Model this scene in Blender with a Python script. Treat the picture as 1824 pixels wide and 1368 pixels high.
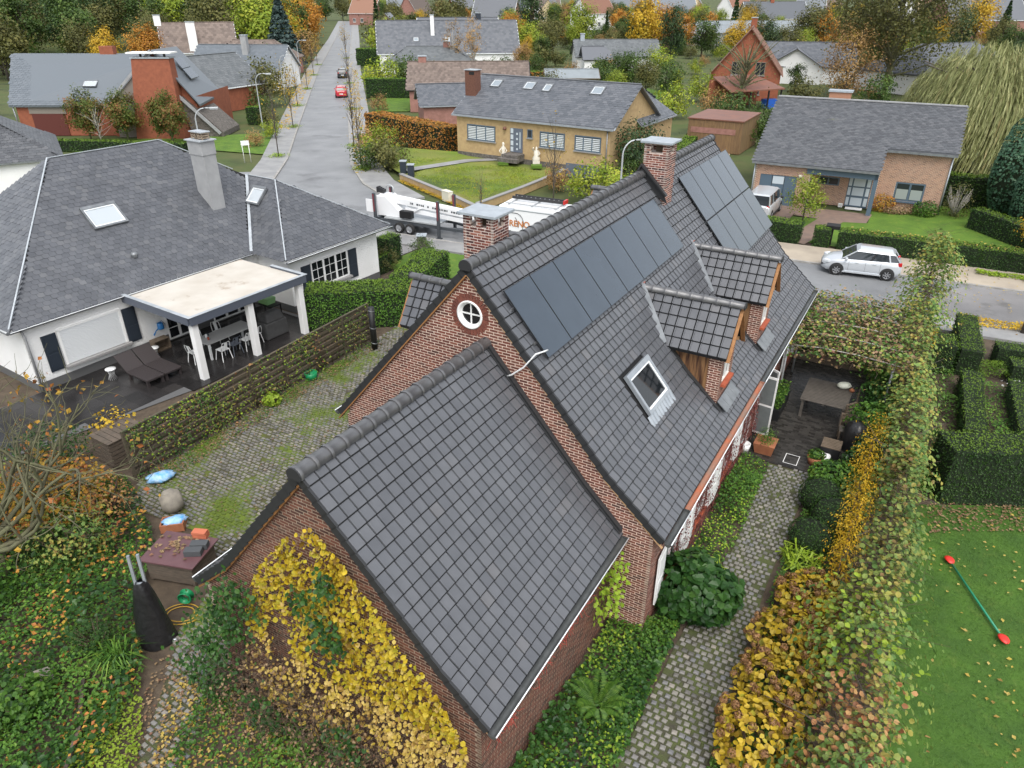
import bpy, math, random
import numpy as np
from mathutils import Vector, Matrix
from math import sin, cos, pi, radians as rad

for o in list(bpy.data.objects): bpy.data.objects.remove(o, do_unlink=True)
scene = bpy.context.scene
COL = scene.collection

# ------------------------------------------------------------------ camera
cam_d = bpy.data.cameras.new('camera'); cam = bpy.data.objects.new('camera', cam_d); COL.objects.link(cam)
cam.location = (0, 0, 13.6); cam.rotation_euler = (rad(90 - 28.58), 0, 0)
cam_d.sensor_width = 36; cam_d.lens = 1283.6 / 1824 * 36; cam_d.clip_start = 0.1; cam_d.clip_end = 6000
scene.camera = cam
# ------------------------------------------------------------------ world, sun, exposure: a bright overcast noon
SUN_EL, SUN_AZ = 58, 172
wd = bpy.data.worlds.new('World'); scene.world = wd; wd.use_nodes = True
wn = wd.node_tree.nodes; wl = wd.node_tree.links; wn.clear()
sky = wn.new('ShaderNodeTexSky'); sky.sky_type = 'NISHITA'; sky.sun_disc = False
sky.sun_elevation = rad(SUN_EL); sky.sun_rotation = rad(SUN_AZ); sky.dust_density = 3; sky.air_density = 1.2; sky.ozone_density = 1
hs = wn.new('ShaderNodeHueSaturation'); hs.inputs['Saturation'].default_value = 0.3
bg = wn.new('ShaderNodeBackground'); bg.inputs['Strength'].default_value = 0.15
wo = wn.new('ShaderNodeOutputWorld')
wl.new(sky.outputs[0], hs.inputs['Color']); wl.new(hs.outputs[0], bg.inputs[0]); wl.new(bg.outputs[0], wo.inputs[0])
sd = bpy.data.lights.new('sun', 'SUN'); sd.energy = .85; sd.angle = rad(40); sd.color = (1, .97, .92)
so = bpy.data.objects.new('sun', sd); COL.objects.link(so)
# the sky's sun_rotation runs clockwise from +Y; the lamp shines along its -Z
az = rad(SUN_AZ); sv = Vector((sin(az) * cos(rad(SUN_EL)), cos(az) * cos(rad(SUN_EL)), sin(rad(SUN_EL))))
so.rotation_euler = sv.to_track_quat('Z', 'Y').to_euler(); so.location = (0, 0, 60)
vs = scene.view_settings; vs.view_transform = 'Standard'; vs.look = 'None'; vs.gamma = 1; vs.exposure = 0.95
vs.use_curve_mapping = False
scene.cycles.max_bounces = 6; scene.cycles.transparent_max_bounces = 6

rng = np.random.default_rng(11); random.seed(11)
# ------------------------------------------------------------------ materials
M = {}
def mat(name, col, rough=.75, col2=None, ns=6., tint=None, ramp=None, bump=0., bs=60., metal=0., spec=.5, coat=0.,
        leaf=0., stain=None, ior=1.45, detail=5., vary=.0, trans=0., stretch=None):
    m = bpy.data.materials.new(name); m.use_nodes = True; N = m.node_tree.nodes; L = m.node_tree.links; N.clear()
    out = N.new('ShaderNodeOutputMaterial'); p = N.new('ShaderNodeBsdfPrincipled')
    p.inputs['Roughness'].default_value = rough; p.inputs['Metallic'].default_value = metal
    p.inputs['Specular IOR Level'].default_value = spec; p.inputs['Coat Weight'].default_value = coat
    p.inputs['IOR'].default_value = ior; p.inputs['Transmission Weight'].default_value = trans
    p.inputs['Coat Roughness'].default_value = .05
    geo = N.new('ShaderNodeNewGeometry'); pos = geo.outputs['Position']
    if stretch:
        mp = N.new('ShaderNodeMapping'); mp.inputs['Scale'].default_value = stretch; L.new(pos, mp.inputs['Vector']); pos = mp.outputs[0]
    def noise(scale, det=detail, rg=.55):
        n = N.new('ShaderNodeTexNoise'); n.inputs['Scale'].default_value = scale; n.inputs['Detail'].default_value = det
        n.inputs['Roughness'].default_value = rg; L.new(pos, n.inputs['Vector']); return n.outputs['Fac']
    def mixc(f, a, b, mode='MIX'):
        x = N.new('ShaderNodeMix'); x.data_type = 'RGBA'; x.blend_type = mode
        for s, v in ((x.inputs['Factor'], f), (x.inputs['A'], a), (x.inputs['B'], b)):
            if hasattr(v, 'is_linked'): L.new(v, s)
            elif isinstance(v, (int, float)): s.default_value = v
            else: s.default_value = (*v, 1)
        return x.outputs['Result']
    def rng_map(v, a, b, c=0., d=1.):
        r = N.new('ShaderNodeMapRange'); L.new(v, r.inputs[0])
        for i, q in enumerate((a, b, c, d)): r.inputs[i + 1].default_value = q
        return r.outputs[0]
    c = None
    if ramp:
        at = N.new('ShaderNodeAttribute'); at.attribute_name = 't'; oi = N.new('ShaderNodeObjectInfo')
        ad = N.new('ShaderNodeMath'); ad.operation = 'ADD'; L.new(at.outputs['Fac'], ad.inputs[0])
        if leaf: ad.inputs[1].default_value = 0.
        else: L.new(oi.outputs['Random'], ad.inputs[1])
        fr = N.new('ShaderNodeMath'); fr.operation = 'FRACT'; L.new(ad.outputs[0], fr.inputs[0])
        cr = N.new('ShaderNodeValToRGB'); e = cr.color_ramp.elements
        while len(e) < len(ramp): e.new(.5)
        for i, q in enumerate(ramp): e[i].position = q[0]; e[i].color = (*q[1], 1)
        L.new(fr.outputs[0], cr.inputs[0]); c = cr.outputs[0]
        if leaf:
            v = rng_map(oi.outputs['Random'], 0, 1, .82, 1.15); hv = N.new('ShaderNodeHueSaturation'); L.new(c, hv.inputs['Color'])
            L.new(v, hv.inputs['Value']); c = hv.outputs[0]
        if vary: c = mixc(rng_map(noise(ns), .3, .75), c, mixc(vary, c, (.0, .0, .0)))
    elif col2 is not None:
        c = mixc(rng_map(noise(ns), .32, .68), col, col2)
    if stain:      # (colour, scale, threshold, softness): blotches with a shape of their own
        c0 = c if c is not None else col
        c = mixc(rng_map(noise(stain[1], 6., .6), stain[2], stain[2] + stain[3]), c0, stain[0])
    if c is None: p.inputs['Base Color'].default_value = (*col, 1)
    else: L.new(c, p.inputs['Base Color'])
    if bump:
        b = N.new('ShaderNodeBump'); b.inputs['Strength'].default_value = bump; b.inputs['Distance'].default_value = .02
        L.new(noise(bs, 4.), b.inputs['Height']); L.new(b.outputs[0], p.inputs['Normal'])
    if leaf:
        tr = N.new('ShaderNodeBsdfTranslucent'); ms = N.new('ShaderNodeMixShader'); ms.inputs[0].default_value = leaf
        L.new(c, tr.inputs['Color']); L.new(p.outputs[0], ms.inputs[1]); L.new(tr.outputs[0], ms.inputs[2]); L.new(ms.outputs[0], out.inputs[0])
    else: L.new(p.outputs[0], out.inputs[0])
    M[name] = m; return m
def leafmat(name, *cols, rough=.5, leaf=.25, spec=.3):
    n = len(cols); return mat(name, cols[0], rough=rough, ramp=[(i / max(1, n - 1), c) for i, c in enumerate(cols)], leaf=leaf, spec=spec)

# ------------------------------------------------------------------ mesh builder
class MB:
    def __init__(s): s.V = []; s.n = 0; s.F = []
    def add(s, v, f, m=0, t=0., sm=False):
        v = np.asarray(v, float).reshape(-1, 3); s.V.append(v)
        if not isinstance(f, np.ndarray):
            ks = {}
            for i, q in enumerate(f): ks.setdefault(len(q), []).append((q, i))
            for k, l in ks.items():
                a = np.array([q for q, i in l], int) + s.n
                tt = np.array([t[i] for q, i in l]) if np.ndim(t) else np.full(len(l), t)
                s.F.append((a, m, tt, sm))
        else: s.F.append((f + s.n, m, np.broadcast_to(np.asarray(t, float), (len(f),)), sm))
        s.n += len(v); return s
    def box(s, x0, x1, y0, y1, z0, z1, m=0, t=0.):
        return s.boxes([((x0 + x1) / 2, (y0 + y1) / 2, (z0 + z1) / 2)], [(abs(x1 - x0) / 2, abs(y1 - y0) / 2, abs(z1 - z0) / 2)], m=m, t=t)
    def boxes(s, C, Hf, A=None, m=0, t=0.):
        C = np.asarray(C, float).reshape(-1, 3); n = len(C); Hf = np.broadcast_to(np.asarray(Hf, float), (n, 3))
        k = np.array([[-1,-1,-1],[1,-1,-1],[1,1,-1],[-1,1,-1],[-1,-1,1],[1,-1,1],[1,1,1],[-1,1,1]], float)
        v = k[None] * Hf[:, None, :]
        if A is not None: v = np.einsum('nki,nij->nkj', v, np.broadcast_to(np.asarray(A, float), (n, 3, 3)))
        v = v + C[:, None, :]
        q = np.array([[0,3,2,1],[4,5,6,7],[0,1,5,4],[1,2,6,5],[2,3,7,6],[3,0,4,7]])
        f = (q[None] + 8 * np.arange(n)[:, None, None]).reshape(-1, 4)
        tt = np.repeat(np.broadcast_to(np.asarray(t, float), (n,)), 6)
        return s.add(v.reshape(-1, 3), f, m, tt)
    def beam(s, a, b, w, h, m=0, t=0., up=(0, 0, 1)):
        a = np.array(a, float); b = np.array(b, float); d = b - a; l = np.linalg.norm(d); d /= l
        y = np.cross(np.array(up, float), d)
        if np.linalg.norm(y) < 1e-4: y = np.cross(np.array([1., 0, 0]), d)
        y /= np.linalg.norm(y); z = np.cross(d, y)
        return s.boxes([(a + b) / 2], [(l / 2, w / 2, h / 2)], [np.array([d, y, z])], m, t)
    def prism(s, pts, z0, z1, m=0, t=0., top=None):
        n = len(pts); v = [(x, y, z0) for x, y in pts] + [(x, y, z1) for x, y in (top or pts)]
        f = [list(range(n))[::-1], list(range(n, 2 * n))] + [[i, (i + 1) % n, n + (i + 1) % n, n + i] for i in range(n)]
        return s.add(v, f, m, t)
    def extr(s, pts, d, m=0, t=0.):     # closed 3-D outline swept by vector d
        n = len(pts); p = np.array(pts, float); v = np.vstack([p, p + np.array(d, float)])
        f = [list(range(n)), list(range(n, 2 * n))[::-1]] + [[i, n + i, n + (i + 1) % n, (i + 1) % n] for i in range(n)]
        return s.add(v, f, m, t)
    def tube(s, pts, r, n=8, m=0, t=0., cap=True, sm=True):
        P = np.array(pts, float); k = len(P); rr = np.broadcast_to(np.asarray(r, float), (k,))
        T = np.gradient(P, axis=0); T /= np.linalg.norm(T, axis=1)[:, None] + 1e-9
        ref = np.array([0, 0, 1.]) if abs(T[0][2]) < .9 else np.array([1., 0, 0])
        V = []
        for i in range(k):
            a = np.cross(T[i], ref); a /= np.linalg.norm(a) + 1e-9; b = np.cross(T[i], a); ref = np.cross(a, T[i]) if False else ref
            an = np.arange(n) * 2 * pi / n
            V.append(P[i] + rr[i] * (np.cos(an)[:, None] * a + np.sin(an)[:, None] * b))
        V = np.vstack(V); i, j = np.meshgrid(np.arange(k - 1), np.arange(n), indexing='ij'); i = i.ravel(); j = j.ravel(); j2 = (j + 1) % n
        s.add(V, np.stack([i * n + j, (i + 1) * n + j, (i + 1) * n + j2, i * n + j2], 1), m, t, sm)
        if cap:
            o = s.n - len(V); s.F.append((np.array([list(range(n))]) + o, m, np.full(1, t), False))
            s.F.append((np.array([list(range(n))[::-1]]) + o + (k - 1) * n, m, np.full(1, t), False))
        return s
    def lathe(s, prof, c=(0, 0, 0), n=16, m=0, t=0., axis='z', sm=True):
        an = np.arange(n) * 2 * pi / n; V = []
        for r, h in prof:
            x, y = r * np.cos(an), r * np.sin(an); hh = np.full(n, h)
            V.append(np.stack({'z': (x, y, hh), 'y': (x, hh, y), 'x': (hh, x, y)}[axis], 1))
        V = np.vstack(V) + np.array(c, float); k = len(prof)
        i, j = np.meshgrid(np.arange(k - 1), np.arange(n), indexing='ij'); i = i.ravel(); j = j.ravel(); j2 = (j + 1) % n
        return s.add(V, np.stack([i * n + j, i * n + j2, (i + 1) * n + j2, (i + 1) * n + j], 1), m, t, sm)
    def grid(s, G, m=0, t=0., sm=True):          # G: (a,b,3) points
        G = np.asarray(G, float); a, b = G.shape[:2]
        i, j = np.meshgrid(np.arange(a - 1), np.arange(b - 1), indexing='ij'); i = i.ravel(); j = j.ravel()
        return s.add(G.reshape(-1, 3), np.stack([i * b + j, (i + 1) * b + j, (i + 1) * b + j + 1, i * b + j + 1], 1), m, t, sm)
    def mesh(s, name, mats):
        me = bpy.data.meshes.new(name); V = np.vstack(s.V); me.vertices.add(len(V)); me.vertices.foreach_set('co', V.ravel())
        loops = np.concatenate([f.ravel() for f, *_ in s.F]); tot = np.concatenate([np.full(len(f), f.shape[1]) for f, *_ in s.F])
        st = np.concatenate([[0], np.cumsum(tot)[:-1]])
        me.loops.add(len(loops)); me.loops.foreach_set('vertex_index', loops.astype(np.int32))
        me.polygons.add(len(tot)); me.polygons.foreach_set('loop_start', st.astype(np.int32))
        me.polygons.foreach_set('material_index', np.concatenate([np.full(len(f), m) for f, m, *_ in s.F]).astype(np.int32))
        me.polygons.foreach_set('use_smooth', np.concatenate([np.full(len(f), sm) for f, m, t, sm in s.F]))
        a = me.attributes.new('t', 'FLOAT', 'FACE'); a.data.foreach_set('value', np.concatenate([t for f, m, t, sm in s.F]).astype(np.float32))
        me.update(calc_edges=True)
        for x in (mats if isinstance(mats, (list, tuple)) else [mats]): me.materials.append(M[x])
        return me
    def build(s, name, mats, parent=None, loc=None, rz=0., bevel=0.):
        o = bpy.data.objects.new(name, s.mesh(name, mats)); COL.objects.link(o)
        if parent is not None: o.parent = parent
        if loc is not None: o.location = loc
        if rz: o.rotation_euler = (0, 0, rz)
        if bevel:
            b = o.modifiers.new('bevel', 'BEVEL'); b.width = bevel; b.segments = 2; b.limit_method = 'ANGLE'; b.angle_limit = rad(40)
        return o
def inst(name, me, parent=None, loc=(0, 0, 0), rot=(0, 0, 0), sc=(1, 1, 1)):
    o = bpy.data.objects.new(name, me); COL.objects.link(o); o.location = loc; o.rotation_euler = rot; o.scale = sc
    if parent is not None: o.parent = parent
    return o
def inst_m(name, me, mtx, parent=None):
    o = bpy.data.objects.new(name, me); COL.objects.link(o)
    if parent is not None: o.parent = parent
    o.matrix_local = mtx; return o
def tag(o, label=None, cat=None, group=None, kind=None):
    for k, v in (('label', label), ('category', cat), ('group', group), ('kind', kind)):
        if v: o[k] = v
    return o
def thing(name, label, cat, loc=(0, 0, 0), rz=0., group=None):
    o = bpy.data.objects.new(name, None); COL.objects.link(o); o.location = loc; o.rotation_euler = (0, 0, rz); o.empty_display_size = .2
    return tag(o, label, cat, group)
KIDS = {}
def copy_thing(root, loc, rz=0., sc=1., label=None, group=None):
    r = root.copy(); COL.objects.link(r); r.location = loc; r.rotation_euler = (0, 0, rz); r.scale = (sc, sc, sc) if np.isscalar(sc) else sc
    if label: r['label'] = label
    if group: r['group'] = group
    for ch in KIDS.get(root.name) or [c for c in bpy.data.objects if c.parent == root]:
        c = ch.copy(); COL.objects.link(c); c.parent = r
        for gch in [g for g in bpy.data.objects if g.parent == ch]:
            d = gch.copy(); COL.objects.link(d); d.parent = c
    return r

# ------------------------------------------------------------------ leaves
def frames(N, roll=None):
    N = N / (np.linalg.norm(N, axis=1)[:, None] + 1e-9); n = len(N)
    ref = rng.normal(size=(n, 3)); a = np.cross(N, ref); a /= np.linalg.norm(a, axis=1)[:, None] + 1e-9
    return a, np.cross(N, a), N
def leaves(mb, C, N, size, t, kind='quad', m=0, droop=None):
    """many leaf-sized faces; C centres, N normals, size lengths, t tints"""
    C = np.asarray(C, float); n = len(C)
    if n == 0: return
    size = np.broadcast_to(np.asarray(size, float), (n,))[:, None]; t = np.broadcast_to(np.asarray(t, float), (n,))
    a, b, c = frames(np.asarray(N, float))
    if droop is not None:      # leaf axis leans along droop
        d = np.asarray(droop, float); a = a + d; a -= (a * c).sum(1)[:, None] * c; a /= np.linalg.norm(a, axis=1)[:, None] + 1e-9; b = np.cross(c, a)
    if kind == 'quad':
        P = [(-.5, 0, 0), (.02, .34, .06), (.5, 0, 0), (.02, -.34, .06)]; F = [(0, 3, 2, 1)]
    elif kind == 'tri2':
        P = [(-.5, 0, 0), (.0, .36, .12), (.5, 0, 0), (.0, -.36, .12)]; F = [(0, 2, 1), (0, 3, 2)]
    elif kind == 'round':
        P = [(-.5, 0, 0), (-.2, .42, .08), (.22, .38, .08), (.55, 0, -.04), (.22, -.38, .08), (-.2, -.42, .08)]; F = [(0, 3, 2, 1), (0, 5, 4, 3)]
    elif kind == 'blade':
        P = [(-.5, .05, 0), (-.5, -.05, 0), (.5, 0, 0)]; F = [(0, 1, 2)]
    elif kind == 'strand':
        P = [(-.5, 0, 0), (0, .045, .01), (.5, 0, 0), (0, -.045, .01)]; F = [(0, 3, 2, 1)]
    elif kind == 'long':
        P = [(-.5, 0, 0), (0, .12, .04), (.5, 0, -.08), (0, -.12, .04)]; F = [(0, 3, 2, 1)]
    k = len(P); V = np.stack([C + size * (x * a + y * b + z * c) for x, y, z in P], 1).reshape(-1, 3)
    F = np.array(F); f = (F[None] + k * np.arange(n)[:, None, None]).reshape(-1, F.shape[1])
    mb.add(V, f, m, np.repeat(t, len(F)))
def unit(n):
    v = rng.normal(size=(n, 3)); return v / np.linalg.norm(v, axis=1)[:, None]
def lump(d, k=5, seed=0):            # smooth bumpy radius factor for directions d
    r = np.random.default_rng(seed); q = r.normal(size=(k, 3)) * 2.4; ph = r.uniform(0, 6.28, k)
    return 1 + .22 * np.sin(d @ q.T + ph).mean(1) * 1.6
# ------------------------------------------------------------------ palette
mat('asphalt', (.24, .245, .25), .5, col2=(.17, .175, .18), ns=.35, bump=.25, bs=90, spec=.4, stain=((.12, .122, .125), .22, .58, .12))
mat('asphalt_old', (.26, .25, .245), .45, col2=(.17, .165, .165), ns=.3, bump=.25, bs=90, spec=.4, stain=((.13, .125, .12), .5, .57, .1))
mat('pavement', (.30, .30, .295), .55, col2=(.21, .21, .21), ns=.8, bump=.3, bs=30)
mat('beige_paving', (.42, .36, .28), .7, col2=(.31, .265, .21), ns=.6, bump=.3, bs=25)
mat('kerb', (.36, .35, .33), .8, col2=(.24, .23, .21), ns=3)
mat('soil', (.055, .04, .028), .9, col2=(.10, .075, .05), ns=2.5, bump=.8, bs=12)
mat('lawn_deep', (.060, .135, .012), .85, col2=(.035, .085, .010), ns=.9, bump=.9, bs=35, stain=((.09, .14, .02), 2.2, .56, .2))
mat('grass', (.10, .185, .016), .85, col2=(.06, .125, .012), ns=.9, bump=.9, bs=35, stain=((.17, .21, .03), 2.2, .56, .2))
mat('meadow', (.12, .18, .022), .9, col2=(.19, .19, .045), ns=.35, bump=.9, bs=20, stain=((.06, .095, .02), .12, .5, .15))
mat('field', (.055, .085, .02), .95, col2=(.085, .09, .03), ns=.35, stain=((.035, .05, .016), .15, .5, .15), bump=1., bs=1.5)
TILE = [(0, (.084, .088, .098)), (.35, (.092, .096, .106)), (.7, (.099, .103, .113)), (.95, (.107, .111, .121)), (1, (.12, .119, .124))]
mat('roof_tile', (.05, .05, .05), .32, ramp=TILE, bump=.12, bs=70, ior=1.65, vary=.2, ns=3.)
mat('ridge_tile', (.10, .10, .102), .38, col2=(.07, .07, .074), ns=4, bump=.15, bs=60, ior=1.8)
mat('tile_dark', (.03, .031, .033), .5, spec=.4)
mat('deck', (.012, .012, .013), .9)
BRICK = [(0, (.080, .034, .027)), (.2, (.155, .052, .037)), (.4, (.215, .070, .046)), (.6, (.13, .045, .034)), (.8, (.27, .10, .066)), (1, (.18, .08, .057))]
mat('brick', (.2, .07, .05), .85, ramp=BRICK, bump=.5, bs=55, vary=.35, ns=9)
BRICKD = [(0, (.06, .03, .024)), (.3, (.115, .045, .032)), (.6, (.16, .058, .038)), (.85, (.20, .078, .05)), (1, (.10, .06, .045))]
mat('brick_chimney', (.2, .07, .05), .85, ramp=[(0, (.045, .025, .028)), (.3, (.13, .042, .034)), (.6, (.22, .07, .05)), (.85, (.30, .11, .075)), (1, (.36, .17, .12))], bump=.5, bs=55, vary=.3, ns=9)
mat('brick_brown', (.15, .06, .045), .88, ramp=BRICKD, bump=.5, bs=55, vary=.35, ns=9, )
mat('mortar', (.74, .59, .49), .95, col2=(.58, .45, .36), ns=7, bump=.3, bs=80)
mat('mortar_pale', (.70, .60, .54), .95, col2=(.55, .45, .39), ns=7)
mat('mortar_grey', (.36, .29, .22), .95, col2=(.24, .185, .13), ns=3)
mat('wood_trim', (.34, .165, .06), .6, col2=(.24, .11, .04), ns=12, stretch=(1, 1, 1))
mat('wood_pale', (.55, .36, .20), .7, col2=(.40, .24, .12), ns=8)
mat('wood_dormer', (.27, .145, .062), .7, col2=(.13, .06, .028), ns=1.2, stretch=(5, 5, .5), stain=((.035, .013, .008), 1.2, .47, .14))
mat('zinc', (.26, .275, .285), .42, col2=(.17, .18, .19), ns=3, metal=.5, spec=.5)
mat('zinc_light', (.40, .43, .46), .4, col2=(.31, .34, .37), ns=4, metal=.4)
mat('gutter', (.11, .115, .115), .4, col2=(.075, .08, .078), ns=5, metal=.3)
mat('gutter_rust', (.42, .13, .06), .7, col2=(.25, .17, .13), ns=2.2)
mat('white_paint', (.80, .80, .79), .55, col2=(.72, .72, .70), ns=5)
mat('white_edge', (.75, .78, .80), .35)
mat('glass', (.010, .012, .014), .06, spec=.8)
mat('glass_sky', (.25, .29, .32), .05, spec=1.)
mat('panel', (.030, .044, .062), .22, col2=(.036, .052, .072), ns=1.5, spec=.55, coat=.5)
mat('panel_frame', (.018, .02, .023), .4)
mat('black', (.012, .012, .013), .5)
mat('steel', (.55, .56, .57), .3, metal=.9)
mat('red_clay', (.42, .10, .045), .7, col2=(.32, .07, .035), ns=8)
mat('cap_slab', (.36, .40, .43), .45, col2=(.27, .30, .33), ns=4)
mat('cream', (.66, .63, .52), .6)
mat('cable', (.62, .63, .64), .5)

# ------------------------------------------------------------------ ground, roads
def TN(t, n): return (t * .9 + n * .436, -t * .436 + n * .9)
def sheet(name, pts, z, m, label=None, kind='structure', h=0.):
    b = MB()
    if h: b.prism(pts, z - h, z)
    else: b.add([(x, y, z) for x, y in pts], [list(range(len(pts)))])
    o = b.build(name, m); tag(o, label, None, None, kind); return o
sheet('ground', [(-2500, -300), (2500, -300), (2500, 3500), (-2500, 3500)], -.06, 'field')
sheet('garden_soil', [(-24, -4), (30, -4), (30, 44), (-24, 44)], -.03, 'soil')
roadL = [(-19.5, 60), (-20.6, 68), (-24.4, 86.5), (-38.2, 155), (-57, 258), (-88, 420)]
roadR = [(-13.15, 60), (-14.3, 65.3), (-18.4, 84.9), (-23.2, 108.5), (-32.4, 154), (-52, 258), (-83, 420)]
sheet('road', [TN(-70, 37.2), TN(70, 37.2), TN(70, 42.7), TN(-5, 42.7), (-8.8, 52.8), (-12.0, 58.5)] + roadR[1:] + roadL[::-1] + [(-22.5, 63.0), (-27, 62.5), TN(-70, 43.5)], .004, 'asphalt')
sheet('road_patch', [TN(2, 37.3), TN(60, 37.3), TN(60, 42.6), TN(6, 42.6)], .008, 'asphalt_old')
kerbs = []
def strip(name, line, off0, off1, z, h, m):
    L = np.array(line, float); T = np.gradient(L, axis=0); T /= np.linalg.norm(T, axis=1)[:, None]; Nn = np.stack([T[:, 1], -T[:, 0]], 1)
    a = L + Nn * off0; b = L + Nn * off1; mb = MB()
    for i in range(len(L) - 1):
        mb.prism([tuple(a[i]), tuple(b[i]), tuple(b[i + 1]), tuple(a[i + 1])], z - h, z)
    return tag(mb.build(name, m), kind='structure')
nearline = [TN(t, 37.2) for t in np.linspace(-60, 60, 13)]
farlineR = [TN(t, 42.7) for t in np.linspace(-8, 60, 9)]
strip('kerb', nearline, 0, .15, .11, .2, 'kerb'); strip('pavement', nearline, .15, 1.7, .10, .2, 'pavement')
strip('kerb', farlineR, -.15, 0, .09, .2, 'kerb'); strip('pavement', farlineR, -3.2, -.15, .085, .2, 'beige_paving')
rl = roadL; rr = [(-8.8, 52.8), (-12.0, 58.5)] + roadR[1:]
strip('kerb', rl, -.18, 0, .10, .2, 'kerb'); strip('pavement', rl, -2.4, -.18, .095, .2, 'pavement')
strip('kerb', rr, 0, .18, .10, .2, 'kerb'); strip('pavement', rr, .18, 2.6, .095, .2, 'pavement')

# ------------------------------------------------------------------ brick work
BR_L, BR_H, BR_D, JT = .198, .050, .09, .020
brick_me = MB().boxes([(0, 0, 0)], [((BR_L) / 2, BR_D / 2, BR_H / 2)]).mesh('brick', 'brick')
def ivals(poly, z):
    xs = []
    for i in range(len(poly)):
        (a, za), (b, zb) = poly[i], poly[(i + 1) % len(poly)]
        if (za <= z) != (zb <= z): xs.append(a + (z - za) / (zb - za) * (b - a))
    xs.sort(); return [(xs[i], xs[i + 1]) for i in range(0, len(xs) - 1, 2)]
def cut(iv, hole):
    out = []
    for a, b in iv:
        c, d = hole
        if d <= a or c >= b: out.append((a, b)); continue
        if c > a: out.append((a, c))
        if d < b: out.append((d, b))
    return out
def brick_wall(parent, poly, org, sdir, ndir, mats=('brick', 'mortar'), rects=(), circles=(), nobj=0, score=None, depth=BR_D, name='brickwork'):
    """poly in (s,z); org+s*sdir is the core face; bricks stand proud along ndir.  One part of all bricks + nobj single bricks."""
    org = np.array(org, float); sdir = np.array(sdir, float); ndir = np.array(ndir, float); zd = np.array([0, 0, 1.])
    A = np.array([sdir, ndir, zd]); C = []; Hh = []; full = []; mC = []; mH = []
    z0 = min(p[1] for p in poly); z1 = max(p[1] for p in poly); k = 0; z = z0 + BR_H / 2 + JT
    while z < z1:
        iv = ivals(poly, z)
        for (a, b, c, d) in rects:
            if c <= z <= d: iv = cut(iv, (a, b))
        for (cs, cz, cr) in circles:
            if abs(z - cz) < cr: h = math.sqrt(cr * cr - (z - cz) ** 2); iv = cut(iv, (cs - h, cs + h))
        for a, b in iv:
            if b - a < .03: continue
            mC.append(org + (a + b) / 2 * sdir + (depth / 2 - .002) * ndir + z * zd); mH.append(((b - a) / 2, depth / 2 - .002, (BR_H + JT) / 2 + .0005))
            p = BR_L + JT; s = math.floor(a / p) * p + (k % 2) * p / 2 - p
            while s < b:
                x0, x1 = max(s, a), min(s + BR_L, b)
                if x1 - x0 > .03:
                    j = rng.normal(0, .0006); C.append(org + (x0 + x1) / 2 * sdir + (depth / 2 + j) * ndir + z * zd); Hh.append(((x1 - x0) / 2, depth / 2, BR_H / 2)); full.append(x1 - x0 > BR_L - .004)
                s += p
        z += BR_H + JT; k += 1
    C = np.array(C); Hh = np.array(Hh); full = np.array(full)
    MB().boxes(mC, mH, [A] * len(mC)).build('mortar', mats[1], parent)
    pick = np.zeros(len(C), bool)
    if nobj:
        sc = np.array([score(c) for c in C]); sc[~full] = 1e9; pick[np.argsort(sc)[:nobj]] = True
        Mx = Matrix(A.T.tolist()).to_4x4()
        for c in C[pick]:
            m4 = Mx.copy(); m4.translation = Vector(c); inst_m('brick', brick_me, m4, parent)
    b = MB(); b.boxes(C[~pick], Hh[~pick], [A] * int((~pick).sum()), t=rng.uniform(0, 1, int((~pick).sum())))
    tag(b.build(name, mats[0], parent), kind='stuff')

# ------------------------------------------------------------------ the brick house in front
HX, HY, HRZ = -.82, 14.81, rad(90 - 30.31)
H = thing('brick_house', 'long red brick house with dark grey tiled roofs, solar panels and dormers', 'house', (HX, HY, 0), HRZ)
def hw(u, v, z=0.):        # house coordinates to world
    return (HX + u * .50467 + v * .86331, HY + u * .86331 - v * .50467, z)
TW, TG = .25, .27
mat('tile_edge_shade', (.016, .017, .019), .6)  # painted shade: near-black colour for the shadow under each tile's lip
def tile_mesh(w=TW, l=.305):      # shallow rib, flat pan, rounded nose at the lower edge, coloured dark as the row's shadow line
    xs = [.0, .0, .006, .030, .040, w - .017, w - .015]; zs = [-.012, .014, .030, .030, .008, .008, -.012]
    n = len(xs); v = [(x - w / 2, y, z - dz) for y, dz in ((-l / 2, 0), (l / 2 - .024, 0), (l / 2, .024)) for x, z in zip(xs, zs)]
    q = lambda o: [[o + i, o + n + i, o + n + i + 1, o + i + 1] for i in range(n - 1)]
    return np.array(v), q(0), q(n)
tv, tf, te = tile_mesh(); tile_me = MB().add(tv, tf); tile_me.F.append((np.array(te), 1, np.zeros(len(te)), False)); tile_me = tile_me.mesh('roof_tile', ['roof_tile', 'tile_edge_shade'])
class Slope:
    """tiles laid on a profile [(y,z)...] from ridge to eave, swept along x from x0 to x1 (any house frame)"""
    def __init__(s, prof, x0, x1, sgn=1): s.p = np.array(prof, float); s.x0, s.x1 = x0, x1; s.seg = np.linalg.norm(np.diff(s.p, axis=0), axis=1); s.len = s.seg.sum()
    def at(s, d):
        for i, l in enumerate(s.seg):
            if d <= l or i == len(s.seg) - 1:
                t = (s.p[i + 1] - s.p[i]) / l; return s.p[i] + t * d, t
            d -= l
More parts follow.
